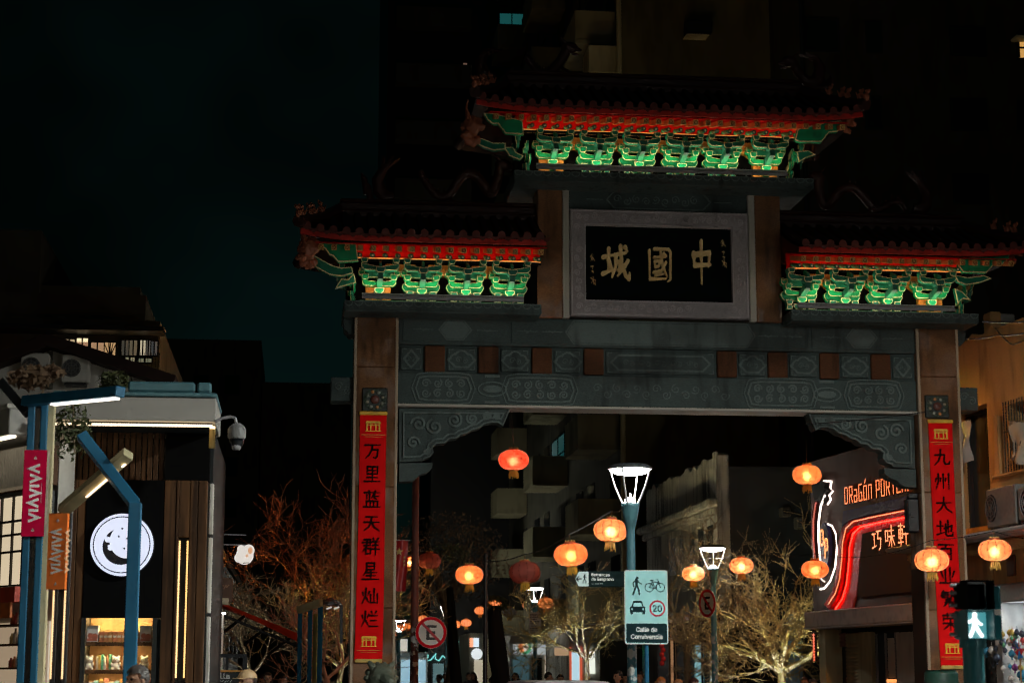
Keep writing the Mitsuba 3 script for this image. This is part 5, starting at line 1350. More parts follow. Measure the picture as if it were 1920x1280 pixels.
put(k, 'stem', trimesh.util.concatenate([tube([c + (0, 0, -.4), c + (.04 * q, 0, -.05), c + (.14 * q, 0, .22)], [.02, .015, .006], 5) for q in (-1.2, -.4, .5, 1.1)]), 'metal_black')
put(bl, 'roof_tank', Bf.box(bz(278, 600)[0], bz(298, 600)[0], bz(280, 592)[1] + .003, bz(280, 588)[1] + .06, -2.5, -1.8, .05), 'concrete')
put(bl, 'tank_stand', Bf.box(bz(276, 600)[0], bz(300, 600)[0], bz(280, 592)[1], bz(280, 592)[1] + .0, -2.5, -1.8) if False else Bf.box(bz(277, 600)[0], bz(279, 600)[0], bz(280, 592)[1], bz(280, 588)[1], -2.2, -2.1), 'metal_black')
Cf = Face((0, 62, 0), (1, 0, 0))
b2 = thing('far_apartment_block', 'tall unlit block at the far left with one orange window', 'building')
cz2 = lambda u, v: Cf.px(u, v)
put(b2, 'wall', Cf.box(cz2(-300, 500)[0], cz2(75, 500)[0], 0, cz2(0, 430)[1], -12, 0), 'plaster_dark')
put(b2, 'wing', Cf.box(cz2(75, 500)[0], cz2(262, 500)[0], 0, cz2(0, 527)[1], -12, -.5), 'plaster_dark')
for (u0, u1, c) in ((-30, 17, (.75, .24, .04)), (27, 34, (.05, .035, .02)), (35, 48, (.07, .045, .025))):
    kk = put(b2, 'window', Cf.box(cz2(u0, 570)[0] - .05, cz2(u1, 570)[0] + .05, cz2(u0, 603)[1], cz2(u0, 569)[1], .0, .05), 'metal_black')[len(b2) + 2:]
    put(b2, kk + '__pane', Cf.box(cz2(u0, 570)[0], cz2(u1, 570)[0], cz2(u0, 588)[1], cz2(u0, 571)[1], .051, .06), 'lens', emit=c, w=.1)
    put(b2, kk + '__bars', trimesh.util.concatenate([Cf.box(cz2(u0, 570)[0], cz2(u1, 570)[0], cz2(u0, v)[1] - .012, cz2(u0, v)[1] + .012, .061, .08) for v in (575, 580, 585)] + [Cf.box(cz2(u, 570)[0] - .012, cz2(u, 570)[0] + .012, cz2(u0, 588)[1], cz2(u0, 571)[1], .0815, .1) for u in range(int(u0), int(u1), 7)]), 'metal_black')

# ------------------------------------------------------------------ trees
def tree(label, base, H, spread, seed, mat='bark', lean=(0, 0), trunk=.10, fork=.35, depth=5, kids=3, twig=.006, twigs=True, name='bare_tree', flat=1.0, droop=0.0, first=4):
    """A leafless tree: tapered trunk, limbs and twigs."""
    rg = np.random.default_rng(seed); k = thing(name, label, 'tree')
    base = np.array(base, float)
    top = base + (lean[0], lean[1], H * fork)
    bend = rg.normal(size=3) * (.06, .06, 0) * H * .3
    put(k, 'trunk', rough(tube([base, base + (top - base) * .3 + bend * .5, base + (top - base) * .7 + bend, top], [trunk * 1.25, trunk, trunk * .85, trunk * .75], 10), .012, 6, seed), mat, smooth=60)
    segs = []
    def grow(p, d, L, r, lv):
        n = 4; pts = [p]; q = p.copy(); dd = d.copy()
        for i in range(n):
            dd = dd + rg.normal(size=3) * .20 + np.array([0, 0, .05 - droop * lv * .03]); dd /= np.linalg.norm(dd)
            q = q + dd * L / n; pts.append(q.copy())
        rad = np.linspace(r, r * .55, n + 1)
        segs.append((np.array(pts), rad, lv))
        if lv >= depth: return
        for c in range(kids if lv else kids + 1):
            t = rg.uniform(.35, 1.0) if lv else 1.0
            i = min(n, max(1, int(round(t * n))))
            a = rg.normal(size=3); a -= dd * (a @ dd); a /= np.linalg.norm(a) + 1e-9
            ang = rg.uniform(.35, .95)
            nd = dd * math.cos(ang) + a * math.sin(ang); nd *= (1, 1, flat); nd /= np.linalg.norm(nd)
            grow(pts[i], nd, L * rg.uniform(.55, .85), max(twig, rad[i] * rg.uniform(.5, .7)), lv + 1)
    for c in range(first):
        a = c * 2 * PI / first + rg.uniform(-.5, .5); out = spread / H
        d = np.array([math.cos(a) * out, math.sin(a) * out, rg.uniform(.5, 1.0)]); d /= np.linalg.norm(d)
        grow(top.copy(), d, H * .34, trunk * .55, 1)
    big = [tube(p, r, 6) for p, r, lv in segs if lv <= 2]
    for b in big: put(k, 'limb', b, mat, smooth=60)
    tw = [tube(p[::(1 if lv < depth else 2)], r[::(1 if lv < depth else 2)], 4 if lv < depth else 3, False) for p, r, lv in segs if lv > 2]
    put(k, 'crown', trimesh.util.concatenate(tw), mat, kind='stuff')
    return k


def ground(u, Y): return np.array([at(u, 1270, Y)[0], Y, .1])


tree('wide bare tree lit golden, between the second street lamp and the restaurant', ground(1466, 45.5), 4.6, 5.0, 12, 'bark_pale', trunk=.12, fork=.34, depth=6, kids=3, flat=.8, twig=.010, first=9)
tree('low bare branches under the pale blue zone sign, left of the second lamp', ground(1362, 46.8), 3.2, 3.2, 8, 'bark', trunk=.07, fork=.45, depth=6, twig=.009)
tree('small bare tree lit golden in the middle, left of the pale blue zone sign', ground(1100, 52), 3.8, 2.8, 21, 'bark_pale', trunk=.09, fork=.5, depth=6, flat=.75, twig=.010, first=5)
tree('reddish bare tree behind the red awning and blue pergola', ground(590, 46), 5.0, 3.2, 5, 'bark_red_lit', trunk=.10, fork=.42, depth=6, twig=.009, first=6)
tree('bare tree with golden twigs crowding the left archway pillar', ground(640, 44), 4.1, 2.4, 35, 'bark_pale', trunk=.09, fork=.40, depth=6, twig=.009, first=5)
tree('small bare tree seen through the blue pergola posts', ground(612, 36), 2.6, 1.3, 44, 'bark_red_lit', trunk=.07, fork=.55, depth=5)
tree('pale bare tree under the red awning behind the chalkboard', ground(470, 40), 3.0, 2.2, 52, 'bark', trunk=.07, fork=.5, depth=6, twig=.009)
tree('dark bare tree behind the second street lamp, against the old white building', ground(1290, 47), 4.6, 2.2, 71, 'bark', trunk=.08, fork=.5, depth=5)
k = thing('leafy_tree', 'dark tree with sparse brown leaves behind the dull red lantern', 'tree')
b_ = ground(838, 58)
put(k, 'trunk', tube([b_, b_ + (.2, 0, 2.0), b_ + (-.1, 0, 4.2)], [.2, .17, .10], 9), 'bark', smooth=60)
for i in range(6):
    a = i * 1.05; put(k, 'limb', tube([b_ + (-.05, 0, 3.4), b_ + (.7 * math.cos(a), .7 * math.sin(a), 4.6), b_ + (1.3 * math.cos(a), 1.3 * math.sin(a), 5.4)], [.07, .045, .015], 6), 'bark')
leaf_mass(k, 'crown', b_ + (0, 0, 5.0), (1.9, 1.5, 1.4), 2600, .055, 'leaf_dry', 81)
k = thing('dark_tree', 'black leaning tree trunks in the middle of the street below the farther lanterns', 'tree')
b_ = ground(938, 48)
put(k, 'trunk', tube([b_ + (.30, 0, 0), b_ + (.12, 0, .9), b_ + (-.05, 0, 1.9), b_ + (-.15, 0, 3.2)], [.2, .19, .24, .16], 9), 'bark_silhouette', smooth=60)
put(k, 'limb', tube([b_ + (-.28, .1, 0), b_ + (-.25, 0, .8), b_ + (-.1, 0, 1.6)], [.09, .08, .10], 8), 'bark_silhouette', smooth=60)
leaf_mass(k, 'crown', b_ + (-.1, 0, 3.25), (.34, .3, .22), 260, .05, 'leaf', 91)
k = thing('dark_tree', 'dark slanting trunk left of the round white sign', 'tree')
b_ = ground(862, 56)
put(k, 'trunk', tube([b_ + (.15, 0, 0), b_, b_ + (-.2, 0, 2.6), b_ + (-.3, 0, 4)], [.22, .2, .15, .1], 9), 'bark_silhouette', smooth=60)
leaf_mass(k, 'crown', b_ + (-.3, 0, 5.0), (.6, .5, .3), 300, .05, 'leaf', 92)

# ------------------------------------------------------------------ left side of the street behind the shop
k = thing('row_house', 'long dark house front behind the corner shop', 'building')
put(k, 'wall', box(-12, -1.75, 27, 62, 0, 4.3), 'facade_black')
put(k, 'parapet', box(-12, -1.68, 26.95, 62.05, 4.304, 4.5), 'plaster_dark')
for i in range(9): 
    kk = put(k, 'window', box(-1.76, -1.72, 29.5 + i * 3.5, 31 + i * 3.5, 2.2, 3.6), 'glass_dark')[len(k) + 2:]
    put(k, kk + '__sill', box(-1.76, -1.62, 29.4 + i * 3.5, 31.1 + i * 3.5, 2.1, 2.19), 'plaster_dark')
k = thing('far_tower', 'black apartment tower closing the street far behind the left archway pillar', 'building')
put(k, 'wall', box(-14, -3.0, 150, 170, 0, 27.5), 'plaster_dark'); put(k, 'wing', box(-2.9, 4.2, 152, 170, 0, 24.5), 'plaster_dark')
for i in range(7):
    for q in range(4):
        kk = put(k, 'window', box(-13 + q * 2.4, -11.8 + q * 2.4, 149.95, 150.05, 4 + i * 3.2, 5.5 + i * 3.2), 'glass_dark')
aw = thing('awning', 'red awning sloping down over the pavement behind the corner shop', 'awning')
YA = 34.0
q0, q1 = at(398, 1122, YA), at(557, 1186, YA)
def quad_slab(a, b, dy, th):
    a, b = np.array(a), np.array(b); v = np.array([a, b, b + (0, dy, 0), a + (0, dy, 0)]); v = np.vstack([v, v - (0, 0, th)])
    return trimesh.convex.convex_hull(v)
put(aw, 'canvas', quad_slab(q0, q1, 3.4, .02), 'matte', color=(.60, .05, .02))
put(aw, 'valance', trimesh.convex.convex_hull(np.array([q0 - (0, .02, 0), q1 - (0, .02, 0), q1 - (0, .02, .14), q0 - (0, .02, .02), q0 - (0, .005, 0), q1 - (0, .005, 0), q1 - (0, .005, .14), q0 - (0, .005, .02)])), 'matte', color=(.80, .06, .02))
put(aw, 'front_bar', bar(q0 - (0, -.02, .20), q1 - (0, -.02, .22), .05, .05), 'metal_black')
for t in (.35, .65, .95): put(aw, 'arm', bar(q0 + (q1 - q0) * t + (0, 1.5, -.05), q0 + (q1 - q0) * max(0, t - .3) + (0, 2.0, -.55), .04, .04), 'metal_black')
sg = thing('bear_sign', 'round white lit sign shaped like an animal head on a bracket', 'sign')
S1 = Face((0, 30.5, 0), (1, 0, 0)); x, z = S1.px(459, 1041)
hd = unary_union([affinity.scale(disc(x, z, .135), 1, 1.05), disc(x + .06, z + .08, .09), disc(x - .09, z - .04, .07), disc(x - .06, z + .1, .06)]).buffer(.02).buffer(-.02)
put(sg, 'panel', S1.prism(hd, 0, .08), 'lens', emit=(.62, .56, .50), w=.4)
put(sg, 'rim', S1.prism(hd.buffer(.012), -.02, -.001), 'metal_black')
put(sg, 'face_mark', S1.prism(unary_union([disc(x + .035, z - .005, .022), affinity.scale(disc(x + .085, z + .075, .05), .7, 1.0)]), .081, .086), 'lens', emit=(.55, .22, .07), w=.05)
put(sg, 'mouth_mark', S1.prism(line([(x - .02, z - .12), (x + .07, z - .115)], .012), .081, .086), 'paint', color=(.02, .01, .01))
for v in (1003, 1022): put(sg, 'bracket', bar(S1.at(*S1.px(392, v - 3), .03), S1.at(*S1.px(462, v), .03), .02, .02), 'metal_grey')
sg = thing('tube_sign', 'short vertical glowing orange light tube on the dark house front', 'sign')
a, b = S1.px(405, 1042), S1.px(405, 1092)
put(sg, 'tube', S1.out(cyl((a[0], b[1], .0), (a[0], a[1], .0), .035, 12)), 'lens', emit=(4.0, 1.5, .36), w=2)
put(sg, 'cap', S1.out(cyl((a[0], a[1] + .002, .0), (a[0], a[1] + .05, .0), .045, 12)), 'metal_black')
sg = thing('box_sign', 'brown square hanging sign under the glowing orange tube', 'sign')
put(sg, 'panel', S1.pbox(396, 1083, 436, 1128, -.05, .05, .01), 'paint', color=(.10, .045, .025))
put(sg, 'lettering', S1.prism(unary_union([line([S1.px(405 + i * 5, 1100 + 3 * (i % 2)), S1.px(409 + i * 5, 1097)], .02) for i in range(5)]), .051, .056), 'paint', color=(.3, .14, .08))
put(sg, 'lower_flap', S1.pbox(403, 1120, 428, 1133, .03, .2, .01), 'paint', color=(.45, .36, .24))
ks = thing('kiosk', 'bright little kiosk with notices beside the corner shop', 'kiosk')
S2 = Face((0, 31.5, 0), (1, 0, 0))
put(ks, 'wall', S2.pbox(386, 1148, 412, 1300, -1, -.02), 'plaster_white')
put(ks, 'light', S2.pbox(394, 1147, 422, 1150, -.3, .02), 'lens', emit=(14, 13.5, 12), w=2)
put(ks, 'poster', S2.pbox(392, 1208, 402, 1238, -.018, .0), 'paint', color=(.55, .25, .12))
put(ks, 'panel', S2.pbox(405, 1150, 417, 1176, .0, .05, .01), 'lens', emit=(.30, .29, .24), w=.1)
put(ks, 'panel_back', S2.pbox(403, 1148, 419, 1180, -.03, -.001, .01), 'plaster_white')
put(ks, 'post', S2.pbox(407, 1176, 410, 1215, .0, .04), 'plaster_white')
x, z = S2.px(396, 1195, .03)
put(ks, 'round_sign', S2.prism(sbox(x - .06, z - .10, x + .06, z + .10), .0, .03), 'paint', color=(.5, .02, .02)); put(ks, 'round_sign__ring', S2.prism(ring(x, z, .025, .045), .031, .035), 'paint', color=(.6, .55, .5))
put(ks, 'counter_frame', trimesh.util.concatenate([S2.pbox(388, 1225, 463, 1232, .0, .06), S2.pbox(455, 1232, 463, 1256, .0, .06), S2.pbox(424, 1232, 428, 1256, .0, .06)]), 'metal_black')
put(ks, 'cone', S2.prism(S2.pp([(393, 1256), (409, 1243), (420, 1256)]), -.1, .0), 'plaster_white')
k = thing('chalkboard', 'black menu chalkboard with an orange wooden top at the foot of the corner shop', 'chalkboard')
S3 = Face((0, 29, 0), (1, 0, 0))
put(k, 'board', S3.pbox(386, 1259, 470, 1345, -.03, 0), 'paint', color=(.012, .014, .013)); put(k, 'top_rail', S3.pbox(384, 1255, 472, 1259, -.04, .02, .006), 'paint', color=(.5, .22, .05))
hw = [[(0, 0), (20, 60), (40, 0)], [(50, 60), (50, 0), (75, 0)], [(90, 60), (90, 0), (115, 0)], [(122, 40), (126, 0), (140, 0), (140, 40)], [(148, 0), (150, 38), (165, 30), (166, 0)]]
put(k, 'lettering', S3.prism(unary_union([line([(S3.px(407, 1271)[0] + x * .0011, S3.px(407, 1271)[1] + y * .0013) for x, y in q], .009) for q in hw] + [line([S3.px(396 + 5 * i, 1277 + (i % 2) * 1.5), S3.px(399 + 5 * i, 1275)], .008) for i in range(8)]), .001, .004), 'paint', color=(.55, .55, .52))
# pergola of blue posts
pg = thing('pergola', 'blue post pergola with a lit cream top beam left of the archway', 'pergola')
YG = 33.0
for u, zt, w in ((562, 1147, 8), (581, 1140, 8), (600, 1124, 9)):
    p = at(u, 1200, YG); wm = w * YG / FPX
    put(pg, 'post', box(p[0] - wm / 2, p[0] + wm / 2, YG, YG + .1, 0, at(u, zt, YG)[2], .006), 'metal_blue')
p = at(591, 1200, YG + .3); put(pg, 'back_post', box(p[0] - .04, p[0] + .04, YG + .3, YG + .38, 0, at(591, 1150, YG + .3)[2], .006), 'paint', color=(.30, .24, .06))  # yellow light on this post is put into its paint
put(pg, 'top_beam', bar(at(560, 1143, YG - .05), at(602, 1129, YG - .6), .12, .08, (0, 0, 1)), 'plaster_beige')
put(pg, 'slab', trimesh.convex.convex_hull(np.array([at(602, 1124, YG - .6), at(622, 1119, YG - .2), at(641, 1131, YG + .6), at(605, 1134, YG + .2), at(602, 1130, YG - .6), at(641, 1137, YG + .6), at(622, 1126, YG - .2)])), 'metal_black')
put(pg, 'glass_panel', bar(at(640, 1132, YG + .6), at(640, 1205, YG + .6), .05, .05), 'metal_black')
for u in (612, 626): put(pg, 'lamp', bar(at(u, 1141, YG + .1), at(u + 10, 1137, YG + .1), .03, .03, (0, 0, 1)), 'lens', emit=(.28, .28, .26), w=.1)
def uplight(x, y, rgb, lb):
    k = thing('tree_uplight', lb, 'ground light')
    put(k, 'housing', lathe([(.13, .0), (.13, .23), (.12, .24)], 16, (x, y, .12)), 'metal_black')
    d_ = trimesh.creation.cylinder(.10, .01, sections=20); d_.apply_translation((x, y, .22)); put(k, 'glass', d_, 'lens', emit=rgb, w=11)
u_ = ground(575, 45.0); uplight(u_[0], u_[1], (4200, 1150, 190), 'ground light at the foot of the reddish tree')
u_ = ground(1450, 44.9); uplight(u_[0], u_[1], (1500, 1080, 450), 'added ground light brightening the wide golden tree')  # unseen ground lights added here to brighten the wide tree
u_ = ground(1395, 44.6); uplight(u_[0], u_[1], (1900, 1400, 600), 'second added ground light brightening the wide golden tree from the left')
u_ = ground(1505, 44.3); uplight(u_[0], u_[1], (1900, 1400, 600), 'third added ground light brightening the wide golden tree from the right')
u_ = ground(1075, 50.8); uplight(u_[0], u_[1], (2600, 2100, 1050), 'second added ground light brightening the small golden tree from the left')  # unseen ground lights added to brighten the crown of the small tree
u_ = ground(1120, 51.0); uplight(u_[0], u_[1], (3000, 2350, 1100), 'added ground light brightening the small golden tree')
u_ = ground(472, 39.3); uplight(u_[0], u_[1], (700, 800, 680), 'ground light at the foot of the pale tree under the awning')
u_ = ground(648, 43.2); uplight(u_[0], u_[1], (3600, 2100, 620), 'ground light at the foot of the tree beside the left pillar')
# guardian lion in front of the left pillar
Lx = at(712, 1260, 28.9)
k = thing('guardian_lion', 'dark green stone guardian lion at the foot of the left pillar', 'statue')
q = np.array([Lx[0], 28.9, 0])
put(k, 'plinth', box(q[0] - .32, q[0] + .32, 28.4, 29.3, 0, .75, .02), 'stone_grey')
bones = [((0, .1, .95), .24, (0, .02, 1.35), .20), ((0, .02, 1.35), .2, (.04, -.1, 1.58), .2), ((0, .2, .85), .26, (0, .1, 1.0), .25), ((-.14, -.22, .78), .07, (-.13, -.08, 1.25), .10), ((.14, -.22, .78), .07, (.13, -.08, 1.25), .10), ((-.2, .1, .8), .12, (-.18, .15, .95), .14), ((.2, .1, .8), .12, (.18, .15, .95), .14), ((.08, -.2, 1.55), .13, (.14, -.32, 1.50), .10), ((.12, -.28, 1.46), .07, (.17, -.34, 1.43), .06)]
for i in range(14):
    a = i * .45; bones.append(((.02 + .19 * math.cos(a), -.04, 1.56 + .17 * math.sin(a)), .055, (.02 + .22 * math.cos(a), .0, 1.56 + .2 * math.sin(a)), .045))
bones += [((-.11, -.12, 1.72), .05, (-.16, -.06, 1.78), .03), ((.15, -.12, 1.72), .05, (.2, -.06, 1.78), .03), ((.02, -.24, 1.62), .05, (.08, -.3, 1.6), .045)]
M0 = m3.Manifold()
def hullbone(a, ra, b, rb, seg=12):
    return m3.Manifold.batch_hull([m3.Manifold.sphere(ra, seg).translate(tuple(a)), m3.Manifold.sphere(rb, seg).translate(tuple(b))])
lion = m3.Manifold.batch_boolean([hullbone(*b) for b in bones], m3.OpType.Add).refine_to_length(.03)
mm = lion.to_mesh(); lm = trimesh.Trimesh(mm.vert_properties[:, :3], mm.tri_verts); lm = trimesh.smoothing.filter_taubin(lm, iterations=6); lm.apply_translation(q)
put(k, 'body', rough(lm, .012, 16, 2), 'bronze_green', smooth=60)

# ------------------------------------------------------------------ far end of the street: little shop fronts
def front(name, label, cat, Y, u0, v0, u1, mat, parts):
    Fc = Face((0, Y, 0), (1, 0, 0)); k = thing(name, label, cat)
    p, q = Fc.px(u0, v0), Fc.px(u1, v0)
    put(k, 'wall', Fc.box(p[0], q[0], 0, p[1], -6, -.05), mat)
    for nm, (a, b, c, d), m_, col, e in parts:
        put(k, nm, Fc.pbox(a, b, c, d, -.045, .03 if nm != 'awning' else .8), m_, color=col, emit=e, w=.08)
    return Fc, k


Fc, k = front('far_shop', 'pale blue shop front far down the street behind the no stopping sign', 'shop', 92, 742, 1222, 802, 'plaster_white', [
    ('sign_board', (746, 1197, 764, 1220), 'lens', None, (.42, .40, .34)), ('fascia', (743, 1223, 800, 1231), 'paint', (.3, .4, .45), None), ('window', (752, 1236, 798, 1290), 'lens', None, (0.2, 0.38, 0.48)), ('door', (744, 1246, 751, 1290), 'paint', (.5, .5, .45), None)])
Fc, k = front('far_shop', 'dark shop with curling turquoise neon right of the no stopping sign', 'shop', 96, 803, 1190, 880, 'facade_black', [
    ('window', (812, 1243, 832, 1290), 'lens', None, (0.04, 0.1, 0.11)), ('window', (840, 1243, 872, 1290), 'lens', None, (0.05, 0.12, 0.12))])
def neon(key, Fc, pts, rgb, r=.03, w=.15, n=.08, nm='neon_tube'):
    q = [Fc.at(*Fc.px(u, v, n), n) for u, v in pts]; return put(key, nm, tube(q, r, 6), 'lens', emit=rgb, w=w)
TQ = (.22, .95, .9)
neon(k, Fc, [(793, 1228), (798, 1222), (803, 1228), (800, 1238), (808, 1236), (818, 1224), (816, 1234), (823, 1238), (830, 1228), (836, 1234)], TQ)
neon(k, Fc, [(854, 1198), (858, 1215), (862, 1228), (866, 1234), (872, 1228), (880, 1224)], TQ); neon(k, Fc, [(858, 1203), (866, 1200), (868, 1214), (860, 1216)], TQ, .02)
neon(k, Fc, [(838, 1196), (842, 1206)], (.6, .2, .5), .04)
Fc, k = front('far_shop', 'shop with a round white lamp sign and glowing beige column far down the street', 'shop', 90, 881, 1186, 955, 'plaster_dark', [
    ('sign_board', (881, 1195, 887, 1212), 'lens', None, (1.2, .28, .08)), ('sign_board', (887.3, 1195, 898, 1212), 'lens', None, (.55, .7, .8)), ('column', (889, 1236, 905, 1290), 'lens', None, (0.352, 0.304, 0.208)), ('column', (913, 1198, 925, 1290), 'plaster_beige', None, None), ('light_panel', (925, 1200, 930, 1235), 'lens', None, (.7, .65, .55)), ('light_panel', (938, 1205, 942, 1228), 'lens', None, (.9, .12, .04)), ('window', (930, 1245, 950, 1290), 'lens', None, (0.24, 0.18, 0.1))])  # first column is no lamp: light on it is put in as glow
x, z = Fc.px(894, 1225, .1); put(k, 'round_sign', Fc.prism(disc(x, z, .26), .04, .16), 'lens', emit=(.62, .68, .70), w=.1)
neon(k, Fc, [(935, 1222), (940, 1236), (944, 1250), (948, 1262)], (.7, .9, .9), .025)
Fc, k = front('far_shop', 'white fronted shop with a round green and red emblem right of the dark trunks', 'shop', 78, 957, 1190, 1068, 'plaster_white', [
    ('awning', (955, 1200, 1066, 1206), 'paint', (.5, .5, .48), None), ('sign_board', (963, 1204, 1064, 1226), 'lens', None, (.30, .33, .33)), ('window', (962, 1230, 992, 1290), 'lens', None, (0.024, 0.06, 0.07)), ('window', (1022, 1230, 1052, 1290), 'lens', None, (0.4, 0.34, 0.24)), ('door', (998, 1232, 1016, 1290), 'facade_black', None, None)])
x, z = Fc.px(984, 1213, .1)
put(k, 'emblem', Fc.prism(disc(x, z, .27), .04, .09), 'lens', emit=(.02, .22, .09), w=.05)
put(k, 'emblem_centre', Fc.prism(affinity.scale(disc(x + .02, z, .15), 1, 1), .0905, .10), 'lens', emit=(.55, .45, .36), w=.03); put(k, 'emblem_wave', Fc.prism(unary_union([disc(x - .17, z + .05, .1), disc(x - .12, z - .12, .09), disc(x - .06, z + .16, .07)]), .1005, .11), 'lens', emit=(.85, .22, .06), w=.03)
Fc, k = front('far_shop', 'shop with door frames glowing red behind the small golden tree', 'shop', 62, 1068, 1168, 1250, 'plaster_old', [
    ('fascia', (1070, 1170, 1248, 1182), 'paint', (.3, .3, .28), None), ('door_frame', (1068, 1212, 1072, 1290), 'lens', None, (.5, .08, .03)), ('door_frame', (1087, 1212, 1092, 1290), 'lens', None, (.5, .08, .03)), ('window', (1072.5, 1222, 1086.5, 1290), 'lens', None, (0.44, 0.64, 0.72)), ('window', (1102, 1216, 1116, 1262), 'lens', None, (0.84, 0.88, 0.76)), ('sign_board', (1040, 1213, 1066, 1228), 'lens', None, (.35, .22, .12)), ('window', (1218, 1225, 1226, 1290), 'lens', None, (0.2, 0.6, 0.66)), ('shutter', (1125, 1200, 1205, 1290), 'plaster_dark', None, None)])  # red light on the door frames is put in as their own glow
for u, v in ((1218, 1218), (1226, 1217)):
    x, z = Fc.px(u, v, .1); put(k, 'green_light', Fc.prism(disc(x, z, .055), .04, .08), 'lens', emit=(.1, 1.2, .5), w=.05)
k = thing('red_pendant', 'red knotted pendant hanging beside the foot of the zone sign', 'decoration')
Fc = Face((0, 40, 0), (1, 0, 0)); x, z = Fc.px(1242, 1225)
put(k, 'body', Fc.out(trimesh.util.concatenate([ball((x + .015 * (-1) ** i, z + .26 - i * .09, 0), .055, (1, 1, 1.1), 1) for i in range(6)] + [cyl((x, z + .3, 0), (x, z + .55, 0), .008, 5)])), 'paint', color=(.5, .02, .02))

# ------------------------------------------------------------------ right: building with orange lamp light in its plaster colour
R = Face((11.3, 32, 0), (.07, -1, 0))
ob = thing('orange_building', 'stained plaster building coloured by orange lamp light with ledge and shops right of the archway', 'building')
ztop = R.px(1797, 645)[1]; A0, A1 = -1.5, 8.0
rb = lambda u, v, n=0: R.px(u, v, n)
led = rb(1850, 1003, .3)[1]; band1, band0 = rb(1880, 1095)[1], rb(1880, 1130)[1]
wx0, wx1, wz1, wz0 = rb(1797, 760)[0] - .3, rb(1850, 760)[0], rb(1845, 757)[1], rb(1845, 985)[1]
wl = sbox(A0, band1, A1, ztop)
jag = [(A0, ztop)] + [(A0 + i * .2, ztop + .06 * math.sin(i * 1.7) + .05 * RNG.normal()) for i in range(1, int((A1 - A0) / .2))] + [(A1, ztop)]
wl = unary_union([wl, Polygon(jag + [(A1, ztop - .5), (A0, ztop - .5)]).buffer(0)])
win2 = sbox(rb(1890, 758)[0], rb(1895, 845)[1], rb(1890, 758)[0] + .9, rb(1895, 758)[1])
wl = wl.difference(sbox(wx0, wz0, wx1, wz1)).difference(win2)
put(ob, 'wall', R.prism(wl, -.35, 0), 'plaster_orange_lit')
put(ob, 'wall_core', R.box(A0, A1, 0, ztop - .1, -9, -.36), 'facade_black')
kk = put(ob, 'window', R.box(wx0, wx1, wz0, wz1, -.355, -.33), 'glass_dark')[len(ob) + 2:]
put(ob, kk + '__frame', R.prism(sbox(wx0, wz0, wx1, wz1).difference(sbox(wx0 + .05, wz0 + .05, wx1 - .05, wz1 - .05)), -.329, -.25), 'metal_black')
kk = put(ob, 'window', R.prism(win2, -.355, -.33), 'glass_dark')[len(ob) + 2:]
for i in range(9):
    q = win2.bounds; xx = q[0] - .06 + i * .1
    put(ob, kk + '__bar', R.out(trimesh.util.concatenate([cyl((xx, q[1] - .35, .06), (xx, q[3] + .05, .06), .009, 5)] )), 'metal_black')
put(ob, kk + '__rail', R.box(win2.bounds[0] - .08, win2.bounds[2], q[1] + .3, q[1] + .32, .045, .075), 'metal_black')
put(ob, 'pilaster', R.prism(R.pp([(1868, 778), (1873, 790), (1880, 888), (1870, 890)]).union(sbox(rb(1869, 800)[0], rb(1875, 890)[1], rb(1876, 800)[0], rb(1872, 780)[1])), .001, .05), 'plaster_orange_lit')
put(ob, 'string_course', R.box(rb(1868, 890)[0], A1, rb(1890, 893)[1], rb(1890, 887)[1], .001, .09, .02), 'plaster_orange_lit')
put(ob, 'ledge', R.box(A0, A1, led - .09, led, .001, .75, .03), 'concrete')
put(ob, 'ledge_moulding', R.box(A0, A1, led - .26, led - .093, .001, .35, .05), 'plaster_orange_lit')
put(ob, 'lower_panel', R.box(rb(1815, 1040)[0], rb(1862, 1040)[0], rb(1840, 1092)[1], rb(1840, 1035)[1], .001, .04, .015), 'plaster_orange_lit')
put(ob, 'lower_panel', R.box(rb(1890, 1040)[0], rb(1905, 1040)[0], rb(1895, 1080)[1], rb(1895, 1040)[1], .001, .04, .015), 'wood_dark')
put(ob, 'shop_lintel', R.box(A0, A1, band0, band1 - .003, -.4, .12, .02), 'concrete')
for u in (1796, 1872): put(ob, 'shop_pillar', R.box(rb(u, 1200)[0], rb(u + 13, 1200)[0], 0, band0 - .003, -.4, .06, .015), 'plaster_white')
put(ob, 'roof_post', R.box(rb(1844, 620, -.3)[0], rb(1858, 620, -.3)[0], ztop - .2, rb(1850, 586, -.3)[1], -.5, -.3, .02), 'plaster_orange_lit')
put(ob, 'roof_post', R.box(rb(1861, 620, -.5)[0], rb(1874, 620, -.5)[0], ztop - .2, rb(1866, 590, -.5)[1], -.8, -.5, .02), 'concrete')
put(ob, 'shop_light', R.box(rb(1893, 1145)[0], rb(1893, 1145)[0] + 1.2, rb(1893, 1165)[1] - .1, rb(1900, 1142)[1], -.35, -.30), 'lens', emit=(7, 8, 9), w=8)
put(ob, 'shop_shelf', R.box(rb(1888, 1145)[0], A1, .9, .95, -.5, .1), 'wood_dark')
for u0, v in ((1855, 1003), (1905, 1140)):
    pass
air_unit('first air conditioner on the ledge of the orange building', R, 1848, 918, 1906, 981, .05, .42, 1858, .22, 'unit_grey')
p_ = rb(1907, 918, .42)[0]
k = thing('air_conditioner', 'second air conditioner on the ledge, cut by the right edge of the picture', 'air conditioner')
z0, z1 = rb(1910, 976, .42)[1], rb(1910, 914, .42)[1]
put(k, 'casing', R.box(p_, p_ + .95, z0, z1, .05, .42, .02), 'unit_grey'); put(k, 'fan', R.prism(disc(p_ + .32, (z0 + z1) / 2, .23), .421, .43), 'metal_black')
